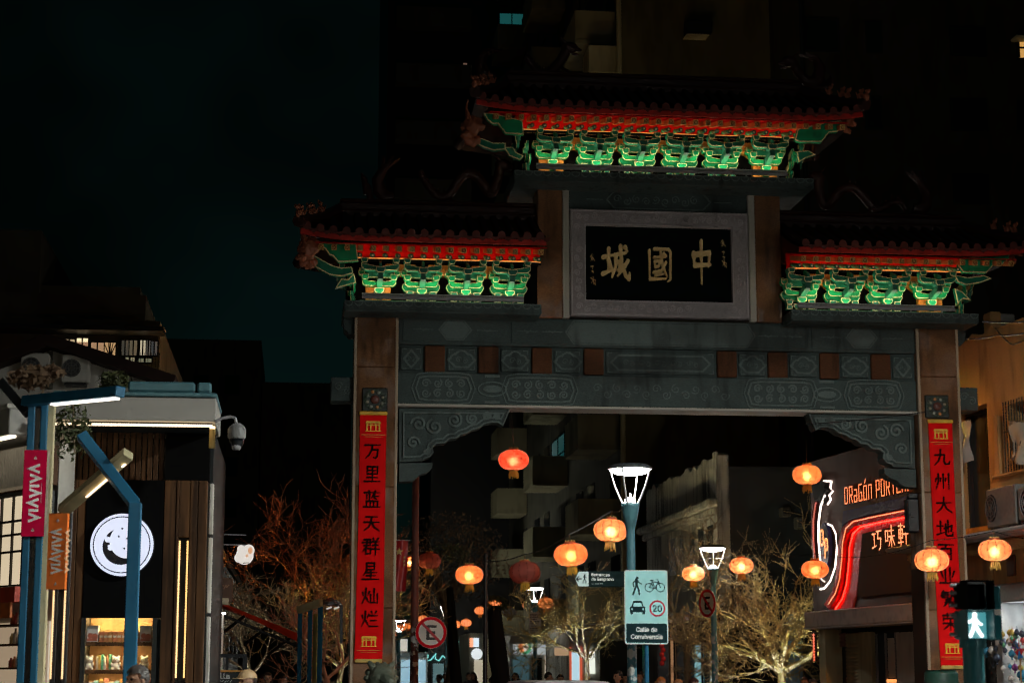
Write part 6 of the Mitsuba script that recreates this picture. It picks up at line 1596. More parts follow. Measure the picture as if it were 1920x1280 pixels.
put(k, 'grille', R.prism(unary_union([ring(p_ + .32, (z0 + z1) / 2, r, r + .012) for r in (.07, .14, .21)]), .431, .44), 'metal_grey'); put(k, 'mount', R.box(p_ + .05, p_ + .9, z0 - .06, z0 - .003, .06, .4), 'metal_black')


def cloth_sheet(label, Fc, pts, n, seed, mat='plaster_white', patch=False):
    k = thing('hanging_cloth', label, 'cloth'); P = [Fc.px(u, v, n) for u, v in pts]; N = 14; v, f = [], []
    for j in range(N + 1):
        for i in range(N + 1):
            s, t = i / N, j / N
            p = P[0] * (1 - s) * (1 - t) + P[1] * s * (1 - t) + P[2] * s * t + P[3] * (1 - s) * t
            v.append((p[0], p[1] - .05 * math.sin(PI * s) * t, n + .05 * math.sin(s * 9 + seed) * (.3 + t) + .03 * math.sin(t * 7 + s * 4)))
    for j in range(N):
        for i in range(N):
            q = j * (N + 1) + i; f += [(q, q + N + 1, q + N + 2), (q, q + N + 2, q + 1)]
    m = trimesh.Trimesh(np.array(v), f, process=False); b = m.copy(); b.vertices[:, 2] -= .006; b.invert()
    put(k, 'sheet', Fc.out(trimesh.util.concatenate([m, b])), mat, smooth=True)
    put(k, 'cord', Fc.out(tube([np.append(P[0], n), np.append(P[1], n)], .008, 5)), 'metal_black')


pbr('cloth_print', lambda p, n, uv: mikit.mix((.55, .50, .40), (.10, .10, .11), mikit.smoothstep(.58, .64, mikit.fbm(p.x * 7, p.y * 7, p.z * 7, 3))), .9)
cloth_sheet('cream cloth hanging in the dark opening next to the right archway pillar', R, [(1793, 795), (1816, 787), (1819, 862), (1793, 872)], .05, 1)
cloth_sheet('patterned cream cloth hanging on the barred window at the right edge', R, [(1892, 788), (1950, 795), (1950, 868), (1893, 862)], .12, 4, 'cloth_print')
cable('dark cable sagging along the top of the orange building', [R.at(*rb(1843, 603, .1), .1), R.at(*rb(1960, 600, .1), .1)], .014, .01)
cable('looped dark cable on the wall of the orange building', [R.at(*rb(1795, 632, .06), .06), R.at(*rb(1870, 628, .06), .06), R.at(*rb(1960, 612, .06), .06)], .014, .03)
cable('drooping cable loop at the upper right of the orange wall', [R.at(*rb(1866, 615, .05), .05), R.at(*rb(1898, 646, .05), .05), R.at(*rb(1930, 630, .05), .05)], .012, .04)
k = thing('wall_lamp', 'orange wall lamp on the orange building, hidden behind the right pillar', 'wall lamp')
lp_ = R.at(-.75, 6.35, .75)
put(k, 'arm', bar(R.at(-.75, 6.5, 0), lp_ + (0, 0, .12), .04, .04), 'metal_black'); put(k, 'hood', lathe([(.14, .02), (.12, .10), (.03, .14)], 16, lp_), 'metal_black')
put(k, 'globe', ball(lp_, .10, (1, 1, .7), 2), 'lens', emit=(1300, 460, 66), w=14)
# souvenirs of the shop on the right
rg = np.random.default_rng(17)
def goods(n, u0, u1, v0, v1, nn):
    for i in range(n):
        u, v = rg.uniform(u0, u1), rg.uniform(v0, v1); p = R.at(*rb(u, v, nn), nn + rg.uniform(-.1, .1)); s = rg.uniform(.03, .07)
        c = [(.5, .05, .05), (.05, .25, .4), (.5, .35, .08), (.55, .5, .45), (.1, .3, .15), (.35, .1, .3), (.05, .06, .08)][rg.integers(7)]
        k = thing('souvenir', 'small colourful souvenir hanging at the shop front on the right', 'souvenir', 'souvenirs hanging at the shop front on the right')
        g = trimesh.util.concatenate([lathe([(.001, -s), (s * .8, -s * .4), (s, .2 * s), (s * .5, s), (.004, s * 1.2), (.004, s * 2)], 10, p), ball(p + (0, 0, -s * 1.2), s * .3, sub=1)])
        scene[k] = entry(g, 'gloss', c, True)
goods(34, 1884, 1925, 1185, 1280, .25); goods(8, 1838, 1880, 1200, 1250, .1)
k = thing('toy_fan', 'red and blue paper pinwheel standing among the souvenirs', 'toy'); p = R.at(*rb(1912, 1215, .4), .4)
for i in range(6):
    a = i * PI / 3; put(k, 'blade', trimesh.convex.convex_hull(np.array([p, p + np.array([.02, .16 * math.cos(a), .16 * math.sin(a)]), p + np.array([-.03, .16 * math.cos(a + .7), .16 * math.sin(a + .7)]), p + np.array([-.01, 0, 0])])), 'paint', color=(.5, .03, .04) if i % 2 else (.03, .2, .5))
put(k, 'stick', cyl(p, p - (0, 0, .9), .012, 6), 'wood_warm')
k = thing('flower_pot', 'large pot decorated with little round mosaics below the right red banner', 'plant pot')
px_ = at(1768, 1300, 29.3); put(k, 'pot', lathe([(.2, 0), (.3, .5), (.31, 1.0), (.27, 1.1), (.26, 1.62), (.23, 1.68), (.2, 1.6)], 24, (px_[0], 29.35, 0)), 'paint', color=(.02, .07, .05), smooth=40)
for i in range(40):
    a, z = i * 2.4, 1.2 + .45 * ((i * .618) % 1); put(k, 'mosaic_dot', ball((px_[0] + .265 * math.cos(a), 29.35 + .265 * math.sin(a), z), .022, sub=1), 'paint', color=[(.5, .35, .1), (.5, .1, .05), (.5, .5, .45)][i % 3])
# ------------------------------------------------------------------ pedestrian signal
pt = thing('pedestrian_signal', 'pedestrian signal showing the lit white walking figure at lower right', 'traffic light')
YS = 13.4
c = at(1832, 1130, YS)
PSF = Face((c[0], YS, 0), (math.cos(.05), math.sin(.05), 0))
pq = lambda u, v, n=0: PSF.px(u, v, n)
for nm, (u0, v0, u1, v1) in (('upper_head', (1800, 1090, 1851, 1141)), ('lower_head', (1800, 1144, 1852, 1198))):
    put(pt, nm, PSF.pbox(u0, v0, u1, v1, -.14, .0, .015), 'signal_teal' if nm == 'lower_head' else 'void_black')
x, z = pq(1827, 1171, .0); a, b = pq(1803, 1147, .002); a2, b2_ = pq(1850, 1196, .002)
put(pt, 'lower_lens', PSF.box(a, a2, b2_, b, .001, .006, .0), 'lens', emit=(.05, .27, .30), w=.6)
sc = .00100
man = unary_union([disc(x + .002, z + .072, .018), line([(x, z + .05), (x - .002, z)], .036), line([(x - .004, z), (x - .02, z - .045), (x - .035, z - .075)], .026), line([(x + .004, z), (x + .025, z - .04), (x + .05, z - .075)], .026), line([(x - .004, z + .045), (x - .04, z + .02), (x - .055, z + .03)], .018), line([(x + .006, z + .045), (x + .03, z + .015), (x + .05, z + .005)], .018)])
put(pt, 'walking_figure', PSF.prism(man, .0065, .010), 'lens', emit=(1.9, 2.2, 2.1), w=.6)
for nm, (u0, u1, v0, v1) in (('upper_visor', (1799, 1852, 1088, 1142)), ('lower_visor', (1799, 1853, 1143, 1199))):
    p, q = pq(u0, v0), pq(u1, v1)
    vis = sbox(p[0], q[1], q[0], p[1]).difference(sbox(p[0] + .008, q[1] - .1, q[0] - .008, p[1] - .008))
    put(pt, nm, PSF.prism(vis, .0, .13), 'signal_teal' if nm == 'lower_visor' else 'void_black')
# second face, turned to the right
PS2 = Face((pq(1853, 1130)[0] * PSF.r[0] + PSF.o[0], YS + .02, 0), (math.cos(1.15), math.sin(1.15), 0))
for nm, v0, v1 in (('side_upper_head', 1098, 1140), ('side_lower_head', 1152, 1198)):
    z1, z0 = pq(1853, v0)[1], pq(1853, v1)[1]
    put(pt, nm, PS2.box(.02, .20, z0, z1, -.14, -.02, .012), 'signal_teal'); put(pt, nm + '__visor', PS2.prism(sbox(.02, z0, .20, z1).difference(sbox(.028, z0 - .1, .192, z1 - .008)), -.02, .08), 'signal_teal')
for v in (1096, 1110, 1133, 1152, 1188): 
    q = pq(1797, v); put(pt, 'bolt', PSF.out(cyl((q[0] - .03, q[1], -.08), (q[0] + .02, q[1], -.08), .014, 8)), 'metal_grey')
q = pq(1831, 1200); put(pt, 'pole', PSF.out(cyl((q[0], 0, -.07), (q[0], q[1] - .02, -.07), .075, 18)), 'signal_teal', smooth=40)
put(pt, 'collar', PSF.out(cyl((q[0], q[1] - .05, -.07), (q[0], q[1] + .012, -.07), .095, 18)), 'signal_teal', smooth=40)

# ------------------------------------------------------------------ neon restaurant
o = at(1700, 1100, 36.5)
D = Face((o[0], o[1], 0), (.122, -.9925, 0))
dq = lambda u, v, n=0: D.px(u, v, n)
rs = thing('restaurant', 'restaurant front with red neon lettering seen through the right of the archway', 'restaurant')
dz1 = dq(1530, 862)[1]; dx0 = dq(1521, 1000)[0]; dzl, dzb = dq(1600, 1140)[1], dq(1600, 1172)[1]
put(rs, 'wall', D.box(dx0, 3.0, dzl, dz1, -6, 0, .01), 'plaster_mauve')
put(rs, 'lower_wall', D.box(dx0, 3.0, 0, dzl - .003, -6, -.5), 'facade_black')
put(rs, 'canopy', D.box(dx0 + .02, 3.0, dzb, dzl - .004, -.5, .22, .02), 'paint', color=(.20, .17, .15))
put(rs, 'canopy_strip', D.box(dx0 + .02, 3.0, dzb - .03, dzb - .004, -.4, .24), 'metal_grey')
cur = [(1553, 1132), (1566, 1112), (1574, 1085), (1578, 1050), (1580, 1015), (1586, 990), (1600, 977), (1640, 968), (1690, 958), (1740, 948)]
neon(rs, D, cur, (1.5, .26, .10), .013, .8, .10)
cin = [dq(u + 9, v + 9) for u, v in cur]; co = [dq(u, v) for u, v in cur]
put(rs, 'red_band', D.prism(Polygon(co + cin[::-1]).buffer(.01), .002, .09), 'paint', color=(.5, .015, .015))
cin2 = [dq(u + 34, v + 32) for u, v in cur]
put(rs, 'red_field', D.prism(Polygon(cin + cin2[::-1]).buffer(0), .002, .03), 'paint', color=(.38, .012, .014))
neon(rs, D, [(u + 13, v + 10) for u, v in cur], (9, .07, .04), .016, 5.0, .055, 'red_back_light')
put(rs, 'blue_band', D.prism(Polygon([dq(u, v) for u, v in ((1582, 985), (1584, 958), (1700, 930), (1745, 922), (1745, 944), (1690, 954), (1640, 964), (1600, 973))]).buffer(0), .002, .04), 'paint', color=(.018, .016, .09))
put(rs, 'dark_panel', D.prism(Polygon([dq(u, v) for u, v in ((1612, 1120), (1622, 1000), (1745, 972), (1745, 1105))]), .031, .06), 'matte', color=(.05, .042, .038))
NL = {'D': [[(0, 0), (0, 100), (50, 100), (62, 86), (62, 14), (50, 0), (0, 0)]], 'R': [[(0, 0), (0, 100), (62, 100), (62, 46), (0, 46)], [(30, 46), (62, 0)]], 'a': [[(4, 74), (60, 74), (60, 0), (0, 0), (0, 38), (60, 38)]],
      'G': [[(62, 100), (0, 100), (0, 0), (62, 0), (62, 50), (34, 50)]], 'O': [[(0, 0), (0, 100), (62, 100), (62, 0), (0, 0)]], 'Ó': [[(0, 0), (0, 84), (60, 84), (60, 0), (0, 0)], [(24, 104), (44, 124)]],
      'n': [[(0, 0), (0, 84), (60, 84), (60, 0)]], 'P': [[(0, 0), (0, 100), (62, 100), (62, 44), (0, 44)]], 'T': [[(0, 100), (66, 100)], [(33, 100), (33, 0)]], 'E': [[(62, 100), (0, 100), (0, 0), (62, 0)], [(0, 50), (50, 50)]], 'ñ': [[(0, 0), (0, 80), (60, 80), (60, 0)], [(6, 104), (54, 110)]]}
bA, bB = dq(1588, 944), dq(1664, 920)
lh = dq(1590, 914)[1] - dq(1590, 945)[1]; adv = (dq(1642, 930)[0] - bA[0]) / 6.0
for q, ch in enumerate('DRaGÓn PORTEñO'):
    if ch == ' ': continue
    g = unary_union([LineString(p).buffer(4.6, cap_style='square', join_style='mitre') for p in NL[ch]])
    g = affinity.affine_transform(g, [adv * .66 / 70, 0, 0, lh / 105, bA[0] + adv * (q - (.45 if q > 6 else 0)), bA[1]])
    put(rs, 'letter', D.prism(g, .04, .048), 'lens', emit=(1.25, .24, .07), w=.2)
    put(rs, 'letter_back', D.prism(affinity.translate(g.buffer(.006), -.004, -.010), .03, .0395), 'matte', color=(.03, .006, .005))
for ch, u, v in (('巧', 1650, 1012), ('味', 1674, 1006), ('軒', 1699, 1002)):
    x, z = dq(u, v); put(rs, 'sign_character', D.prism(brush(CH[ch], x, z, .46, .46, 3.4), .062, .070), 'lens', emit=(1.5, .34, .12), w=.4)
em = thing('neon_emblem', 'blue oval neon emblem with a curved white outlined neck on the restaurant wall', 'sign')
x, z = dq(1553, 1022)
put(em, 'oval', D.prism(affinity.scale(disc(x, z, .33, 48), .86, 1.45), .02, .10), 'paint', color=(.02, .02, .11))
put(em, 'letter', D.prism(unary_union([rim(rr(x - .18, z + .02, x - .02, z + .32, .04), .06), sbox(x - .05, z - .0, x + .0, z + .2)]), .101, .106), 'lens', emit=(1.5, .40, .08), w=.2)
put(em, 'letter', D.prism(unary_union([rim(rr(x + .06, z - .10, x + .20, z + .12, .04), .06), sbox(x + .03, z - .28, x + .09, z + .12)]), .101, .106), 'lens', emit=(1.5, .40, .08), w=.2)
neon(em, D, [(1552, 982), (1560, 985), (1567, 1000), (1569, 1030), (1566, 1062), (1557, 1088), (1546, 1102), (1538, 1104)], (2.4, 2.0, 1.7), .022, .5, .11)
neck = [(1541, 925), (1533, 945), (1529, 975), (1529, 1010), (1532, 1045), (1536, 1065)]
neon(em, D, [(u + 6, v + 3) for u, v in neck], (2.4, 2.0, 1.7), .024, .5, .11); neon(em, D, [(u - 4, v) for u, v in neck], (.55, .06, .04), .018, .2, .08)
put(em, 'neck', D.prism(LineString([dq(u, v) for u, v in neck]).buffer(.085), .02, .07), 'paint', color=(.10, .012, .012))
hd = [(1533, 908), (1542, 903), (1556, 905), (1553, 915), (1558, 920), (1551, 928), (1555, 934), (1549, 942), (1536, 937)]
put(em, 'head', D.prism(D.pp(hd).buffer(.02), .02, .12), 'paint', color=(.006, .006, .008))
neon(em, D, [(1545, 901), (1559, 902), (1557, 914), (1562, 920), (1555, 928), (1558, 936), (1552, 945)], (2.4, 2.0, 1.7), .024, .4, .06)
neon(em, D, [(1536, 1068), (1540, 1085), (1546, 1090)], (1.0, .7, .6), .02, .1, .11)
# ground floor of the restaurant
lw = lambda u, v: D.px(u, v, -.45)
kk = put(rs, 'shutter', D.box(lw(1586, 1200)[0], lw(1612, 1200)[0], 0, lw(1600, 1186)[1], -.499, -.46), 'plaster_beige')[len(rs) + 2:]
for i in range(14):
    z = lw(1600, 1187)[1] - i * .075
    put(rs, kk + '__slat', D.box(lw(1586, 1200)[0], lw(1612, 1200)[0], z - .06, z, -.459, -.43, .012), 'plaster_beige')
kk = put(rs, 'shutter', D.box(lw(1550, 1200)[0], lw(1583, 1200)[0], lw(1570, 1212)[1], lw(1570, 1186)[1], -.499, -.46), 'paint', color=(.28, .13, .11))[len(rs) + 2:]
for i in range(4):
    z = lw(1570, 1187)[1] - i * .075; put(rs, kk + '__slat', D.box(lw(1550, 1200)[0], lw(1583, 1200)[0], z - .06, z, -.459, -.43, .012), 'paint', color=(.28, .13, .11))
put(rs, 'pillar', D.box(lw(1613, 1200)[0], lw(1637, 1200)[0], 0, lw(1625, 1184)[1], -.499, -.40, .01), 'plaster_beige')
put(rs, 'pillar', D.box(lw(1684, 1200)[0], lw(1720, 1200)[0], 0, lw(1700, 1184)[1], -.499, -.40, .01), 'plaster_white')
kk = put(rs, 'door', D.box(lw(1641, 1200)[0], lw(1680, 1200)[0], 0, lw(1660, 1186)[1], -.499, -.47), 'glass_dark')[len(rs) + 2:]
put(rs, kk + '__frame', trimesh.util.concatenate([D.box(lw(u, 1200)[0] - .03, lw(u, 1200)[0] + .03, 0, lw(1660, 1186)[1], -.469, -.44) for u in (1643, 1660, 1679)]), 'metal_grey')
put(rs, kk + '__poster', D.box(lw(1663, 1200)[0], lw(1676, 1200)[0], lw(1670, 1270)[1], lw(1670, 1195)[1], -.469, -.46), 'plaster_white')
put(rs, 'shop_glow', D.box(lw(1660, 1200)[0], lw(1680, 1200)[0], lw(1670, 1279)[1], lw(1670, 1272)[1], -.46, -.44), 'lens', emit=(1.2, .4, .1), w=.1)
put(rs, 'corner_column', D.box(dx0 + .02, dx0 + .38, 0, dzb - .035, -.49, -.1, .01), 'plaster_beige')
k = thing('vertical_sign', 'narrow red lit vertical sign on the restaurant corner column', 'sign')
x, z = dq(1527, 1208, -.08); put(k, 'panel', D.box(x - .09, x + .09, z - .36, z + .30, -.099, -.07), 'metal_black')
for i in range(5): put(k, 'character', D.prism(unary_union([sbox(x - .06, z + .2 - i * .12, x + .06, z + .23 - i * .12), sbox(x - .05, z + .14 - i * .12, x + .05, z + .165 - i * .12), sbox(x - .012, z + .13 - i * .12, x + .012, z + .25 - i * .12)]), -.069, -.06), 'lens', emit=(1.0, .12, .05), w=.05)
k = thing('box_fitting', 'dark box fitting on the inner side of the right archway pillar', 'fitting')
q = at(1692, 965, 30.3); scene[k] = entry(trimesh.util.concatenate([box(9.82, 10.015, 30.15, 30.35, at(1690, 998, 30.3)[2], at(1690, 935, 30.3)[2], .02), box(9.86, 10.01, 30.18, 30.32, at(1690, 935, 30.3)[2] + .003, at(1690, 925, 30.3)[2], .01), cyl((9.9, 30.12, q[2]), (9.9, 30.20, q[2]), .05, 12)]), 'metal_black')
# ------------------------------------------------------------------ old white building
o = at(1350, 1100, 50)
Wf = Face((o[0], 50, 0), (0, -1, 0)); Wb = Face((o[0], 50, 0), (1, 0, 0))
wq = lambda u, v, n=0: Wf.px(u, v, n)
ow = thing('old_white_building', 'old stained white building with a cornice and tall narrow windows', 'building')
zt_, zc_ = wq(1350, 850)[1], wq(1345, 935)[1]
a0 = wq(1222, 900)[0] - 1.0
jag = [(a0, zt_ - .1)] + [(a0 + i * .3, zt_ + .07 * RNG.normal()) for i in range(1, int(-a0 / .3))] + [(0, zt_)]
wins = []
for u0, u1 in ((1253, 1266), (1274, 1280), (1293, 1302), (1309, 1319), (1326, 1337)):
    p, q = wq(u0, 1000), wq(u1, 1000); wins.append((p[0], q[0]))
wz1, wz0 = wq(1330, 985)[1], wq(1330, 1062)[1]
wp = Polygon(jag + [(0, 3.4), (a0, 3.4)]).buffer(0).difference(unary_union([sbox(a, wz0, b, wz1) for a, b in wins]))
put(ow, 'wall', Wf.prism(wp, -.3, 0), 'plaster_old'); put(ow, 'wall_core', Wf.box(a0, 0, 0, zt_ - .3, -7, -.301), 'facade_black')
put(ow, 'gable_wall', Wb.box(.004, 6.2, 0, zt_ - .9, -9, -.002), 'facade_black')
put(ow, 'cornice', Wf.box(a0, .1, zc_ - .22, zc_, .001, .35, .06), 'plaster_old'); put(ow, 'cornice', Wf.box(a0, .05, zc_ - .42, zc_ - .223, .001, .16, .04), 'plaster_old')
put(ow, 'corner_pilaster', Wf.box(-.42, .03, 3.4, zt_ + .1, .001, .06, .01), 'plaster_old')
for a, b in wins:
    kk = put(ow, 'window', Wf.box(a, b, wz0, wz1, -.299, -.25), 'glass_dark')[len(ow) + 2:]
    put(ow, kk + '__mullion', Wf.box((a + b) / 2 - .03, (a + b) / 2 + .03, wz0, wz1, -.249, -.2), 'plaster_old'); put(ow, kk + '__sill', Wf.box(a - .06, b + .06, wz0 - .1, wz0, .001, .1, .02), 'plaster_old')
put(ow, 'street_canopy', Wf.box(a0, -.1, wq(1300, 1172)[1], wq(1300, 1156)[1], .001, .8, .02), 'paint', color=(.06, .022, .018))
put(ow, 'shop_front', Wf.box(a0, 0, 0, 3.3, -.3, -.02), 'plaster_dark')
for u0, v0, u1, v1, e in ((1256, 1178, 1268, 1290, (.25, .12, .05)), (1284, 1176, 1291, 1290, (.45, .26, .10)), (1301, 1205, 1320, 1290, (.16, .36, .38)), (1330, 1215, 1348, 1290, (.30, .38, .36))):
    p, q = wq(u0, v0), wq(u1, v1); kk = put(ow, 'shop_window', Wf.box(p[0], q[0], max(.1, q[1]), p[1], -.019, .0), 'lens', emit=e, w=.15)[len(ow) + 2:]
    put(ow, kk + '__frame', Wf.prism(sbox(p[0], max(.1, q[1]), q[0], p[1]).difference(sbox(p[0] + .06, max(.1, q[1]) + .06, q[0] - .06, p[1] - .06)), .001, .06), 'metal_black')
k = thing('air_conditioner', 'grey air conditioner box on the dark side wall right of the old white building', 'air conditioner')
put(k, 'casing', Wb.pbox(1466, 950, 1483, 968, .0, .35, .02), 'plaster_dark'); put(k, 'grille', trimesh.util.concatenate([Wb.pbox(1468, 952 + i * 3, 1481, 953.5 + i * 3, .352, .37) for i in range(5)]), 'metal_black')
k = thing('air_conditioner', 'lower grey box beside the upper air conditioner on the dark side wall', 'air conditioner')
put(k, 'casing', Wb.pbox(1494, 968, 1510, 990, .0, .35, .02), 'plaster_dark'); put(k, 'grille', trimesh.util.concatenate([Wb.pbox(1496, 970 + i * 3, 1508, 971.5 + i * 3, .352, .37) for i in range(6)]), 'metal_black')
k = thing('feather_flag', 'pale blue feather shaped advertising flag behind the wide golden tree', 'flag')
Ff = Face((0, 47.6, 0), (1, 0, 0)); pts = [(1470, 1290), (1471, 1200), (1474, 1165), (1481, 1143), (1488, 1142), (1498, 1165), (1504, 1200), (1505, 1290)]
pgn = Ff.pp(pts); zs_ = Ff.px(1480, 1200)[1]
put(k, 'upper_cloth', Ff.prism(pgn.intersection(sbox(-50, zs_, 50, 50)), 0, .012), 'paint', color=(.40, .40, .38)); put(k, 'lower_cloth', Ff.prism(pgn.intersection(sbox(-50, .3, 50, zs_ - .003)), 0, .012), 'paint', color=(.30, .50, .70))
q = Ff.px(1471, 1200); put(k, 'pole', Ff.out(tube([(q[0] - .03, 0, 0), (q[0] - .03, q[1], 0), (q[0] + .04, q[1] + .5, 0)], .014, 6)), 'metal_black')
# ------------------------------------------------------------------ tall buildings behind
Tf = Face((0, 64, 0), (1, 0, 0)); Ts = Face((11.05, 64, 0), (0, -1, 0))
tw = thing('tall_apartment_block', 'tall beige apartment block with balconies rising behind the archway', 'building')
tx0, tx1 = 11.06, Tf.px(1498, 300)[0]
pbr('plaster_balcony', stained((.26, .24, .15), (.13, .115, .07), 1.0, .3), .9, spec=.1)
put(tw, 'end_wall', Tf.box(tx0, tx1, 0, 34, -.4, 0), 'plaster_tower'); put(tw, 'wall', box(11.1, tx1, 64.41, 150, 0, 34), 'plaster_dark')
put(tw, 'down_pipe', Tf.out(tube([(tx0 - .1, 0, .06), (tx0 - .1, 34, .06)], .09, 8)), 'plaster_beige')
put(tw, 'vent_box', Tf.pbox(1287, 38, 1336, 62, .0, .5, .03), 'facade_black'); put(tw, 'vent_shelf', Tf.pbox(1287, 63, 1330, 66, .0, .6), 'plaster_beige')
for i in range(11):
    zb = 3.6 + i * 2.92
    for y0, y1 in ((65.2, 68.4), (78, 81.2), (92, 95)):
        kk = put(tw, 'balcony', box(9.6, 11.06, y0, y1, zb - .18, zb, .02), 'plaster_balcony')[len(tw) + 2:]
        put(tw, kk + '__parapet', trimesh.util.concatenate([box(9.6, 9.72, y0, y1, zb + .003, zb + 1.05), box(9.725, 11.05, y0, y0 + .12, zb + .003, zb + 1.05)]), 'plaster_balcony')
        put(tw, kk + '__door', box(11.07, 11.097, y0 + .4, y0 + 2.2, zb + .003, zb + 2.1), 'glass_dark')
    for y in (71, 74, 84, 87.5):
        kk = put(tw, 'window', box(11.06, 11.098, y, y + 1.7, zb + .9, zb + 2.2), 'glass_dark')[len(tw) + 2:]
        put(tw, kk + '__frame', box(11.0, 11.058, y - .06, y + 1.76, zb + .78, zb + .895), 'plaster_dark')
def lit_window(key, Fc, u0, v0, u1, v1, e, n=.0, bars=2, nm='window'):
    p, q = Fc.px(u0, v0, n), Fc.px(u1, v1, n); x0, x1, z0, z1 = min(p[0], q[0]), max(p[0], q[0]), q[1], p[1]
    kk = put(key, nm, Fc.box(x0 - .08, x1 + .08, z0 - .08, z1 + .08, n, n + .04), 'metal_black')[len(key) + 2:]
    put(key, kk + '__pane', Fc.box(x0, x1, z0, z1, n + .041, n + .05), 'lens', emit=e, w=.1)
    fr_ = [Fc.box(x0 + (x1 - x0) * i / bars - .03, x0 + (x1 - x0) * i / bars + .03, z0, z1, n + .051, n + .09) for i in range(bars + 1)] + [Fc.box(x0, x1, (z0 + z1) / 2 - .03, (z0 + z1) / 2 + .03, n + .0911, n + .11)]
    put(key, kk + '__frame', trimesh.util.concatenate(fr_), 'metal_black')
lit_window(tw, Ts, 1037, 832, 1062, 880, (.004, .035, .035)); 
w2 = thing('dark_apartment_wing', 'dark apartment wing farther down the street with a turquoise window above an orange one', 'building')
T2 = Face((0, 100, 0), (1, 0, 0))
p, q = T2.px(728, 100), T2.px(1010, 100)
put(w2, 'wall', T2.box(p[0], q[0] + 2, 16, 45, -12, -.3), 'facade_black'); put(w2, 'base', T2.box(p[0] + 2.5, q[0] + 2, 0, 15.99, -12, -.35), 'facade_black')
lit_window(w2, T2, 936, 26, 983, 70, (.006, .060, .058), -.3, 2); lit_window(w2, T2, 937, 104, 985, 126, (.45, .20, .05), -.3, 2)
put(w2, 'stair_slab', T2.prism(T2.pp([(1072, 66), (1105, 10), (1165, -6), (1165, 20), (1140, 62)]), -.3, .6), 'plaster_dark'); put(w2, 'balcony_box', Tf.pbox(1104, 84, 1162, 137, -2, -.5, .02), 'plaster_beige')
for i in range(8):
    put(w2, 'balcony', T2.box(p[0] + .4, p[0] + 4.5, 17 + i * 3.2, 18.1 + i * 3.2, -.3, .6, .03), 'plaster_dark')
for u, v, c in ((872, 122, (.12, .07, .05)), (1055, 122, (.05, .05, .045))):
    x, z = T2.px(u, v); put(w2, 'small_light', T2.box(x - .1, x + .1, z - .08, z + .08, .0, .05), 'lens', emit=c, w=.02)
w3 = thing('right_apartment_block', 'large nearly black apartment block at upper right with one lit window', 'building')
T3 = Face((0, 60, 0), (1, 0, 0))
p, q = T3.px(1500, 100), T3.px(1990, 100)
pbr('plaster_black', stained((.040, .040, .028), (.02, .02, .015), 1.0, .2), .9, spec=.05)
put(w3, 'wall', T3.box(p[0], q[0], 0, 32, -12, 0), 'plaster_black')
for u0, v0, u1, v1 in ((1506, 38, 1570, 95), (1626, 45, 1650, 97), (1784, 55, 1845, 103), (1625, 185, 1650, 240), (1785, 190, 1848, 243), (1910, 193, 1975, 243), (1790, 330, 1850, 380)):
    a, b = T3.px(u0, v0), T3.px(u1, v1); kk = put(w3, 'window', T3.box(a[0], b[0], b[1], a[1], .001, .03), 'glass_dark')[len(w3) + 2:]
    put(w3, kk + '__frame', T3.prism(sbox(a[0] - .08, b[1] - .08, b[0] + .08, a[1] + .08).difference(sbox(a[0], b[1], b[0], a[1])), .001, .06), 'facade_black')
lit_window(w3, T3, 1908, 74, 1935, 110, (.55, .28, .07), .0, 1)
put(w3, 'awning', T3.pbox(1905, 65, 1940, 72, .0, .5, .02), 'plaster_beige')
put(w3, 'drain_pipe', T3.out(tube([(p[0] + .05, 0, .1), (p[0] + .05, 32, .1)], .08, 8)), 'facade_black')

# ------------------------------------------------------------------ people: only their heads reach into the picture
def body_mesh(stride=.16, seed=0, bag=False):
    h = hullbone; B = []
    hipz, shz_, nz = .92, 1.40, 1.47
    for s in (-1, 1):
        f = stride * s
        B += [h((.09 * s, 0, hipz), .085, (.095 * s, -f * .5, .50), .062), h((.095 * s, -f * .5, .50), .06, (.095 * s, f * -1.0 + .03, .09), .042), h((.095 * s, -f + .03, .07), .045, (.105 * s, -f - .13, .035), .034)]
        B += [h((.185 * s, 0, shz_), .058, (.225 * s, f * .4, 1.12), .045), h((.225 * s, f * .4, 1.12), .043, (.215 * s, f * .9 - .06, .88), .032)]
        hx, hy, hz = .213 * s, f * .95 - .075, .83
        B.append(h((hx, hy, hz + .02), .030, (hx, hy - .01, hz - .03), .036))
        for q in range(4): B.append(h((hx, hy - .025 + q * .02, hz - .05), .010, (hx - .008 * s, hy - .03 + q * .018, hz - .12 + .012 * abs(q - 1.3)), .008))
        B.append(h((hx, hy - .03, hz - .01), .012, (hx - .01 * s, hy - .06, hz - .06), .009))
    B += [h((0, 0, hipz), .125, (0, .01, 1.12), .115), h((0, .01, 1.12), .115, (0, .01, 1.32), .125), h((-.11, .01, 1.36), .08, (.11, .01, 1.36), .08), h((0, .01, 1.38), .07, (0, 0, 1.52), .052)]
    B += [h((0, .0, 1.645), .088, (0, .015, 1.62), .09), h((0, -.02, 1.565), .058, (0, 0, 1.63), .08), h((0, -.045, 1.535), .030, (0, -.03, 1.58), .05)]
    B += [h((0, -.088, 1.635), .010, (0, -.106, 1.598), .014), h((0, -.09, 1.595), .016, (0, -.1, 1.592), .012), h((-.022, -.082, 1.560), .008, (.022, -.082, 1.560), .008)]
    for s in (-1, 1): B += [h((.082 * s, .005, 1.635), .018, (.088 * s, .012, 1.595), .010), h((.03 * s, -.075, 1.66), .012, (.045 * s, -.07, 1.655), .010)]
    m = m3.Manifold.batch_boolean(B, m3.OpType.Add).refine_to_length(.022)
    q = m.to_mesh(); t = trimesh.Trimesh(q.vert_properties[:, :3], q.tri_verts)
    return trimesh.smoothing.filter_taubin(t, iterations=4)


BODY = [body_mesh(.16), body_mesh(-.13)]


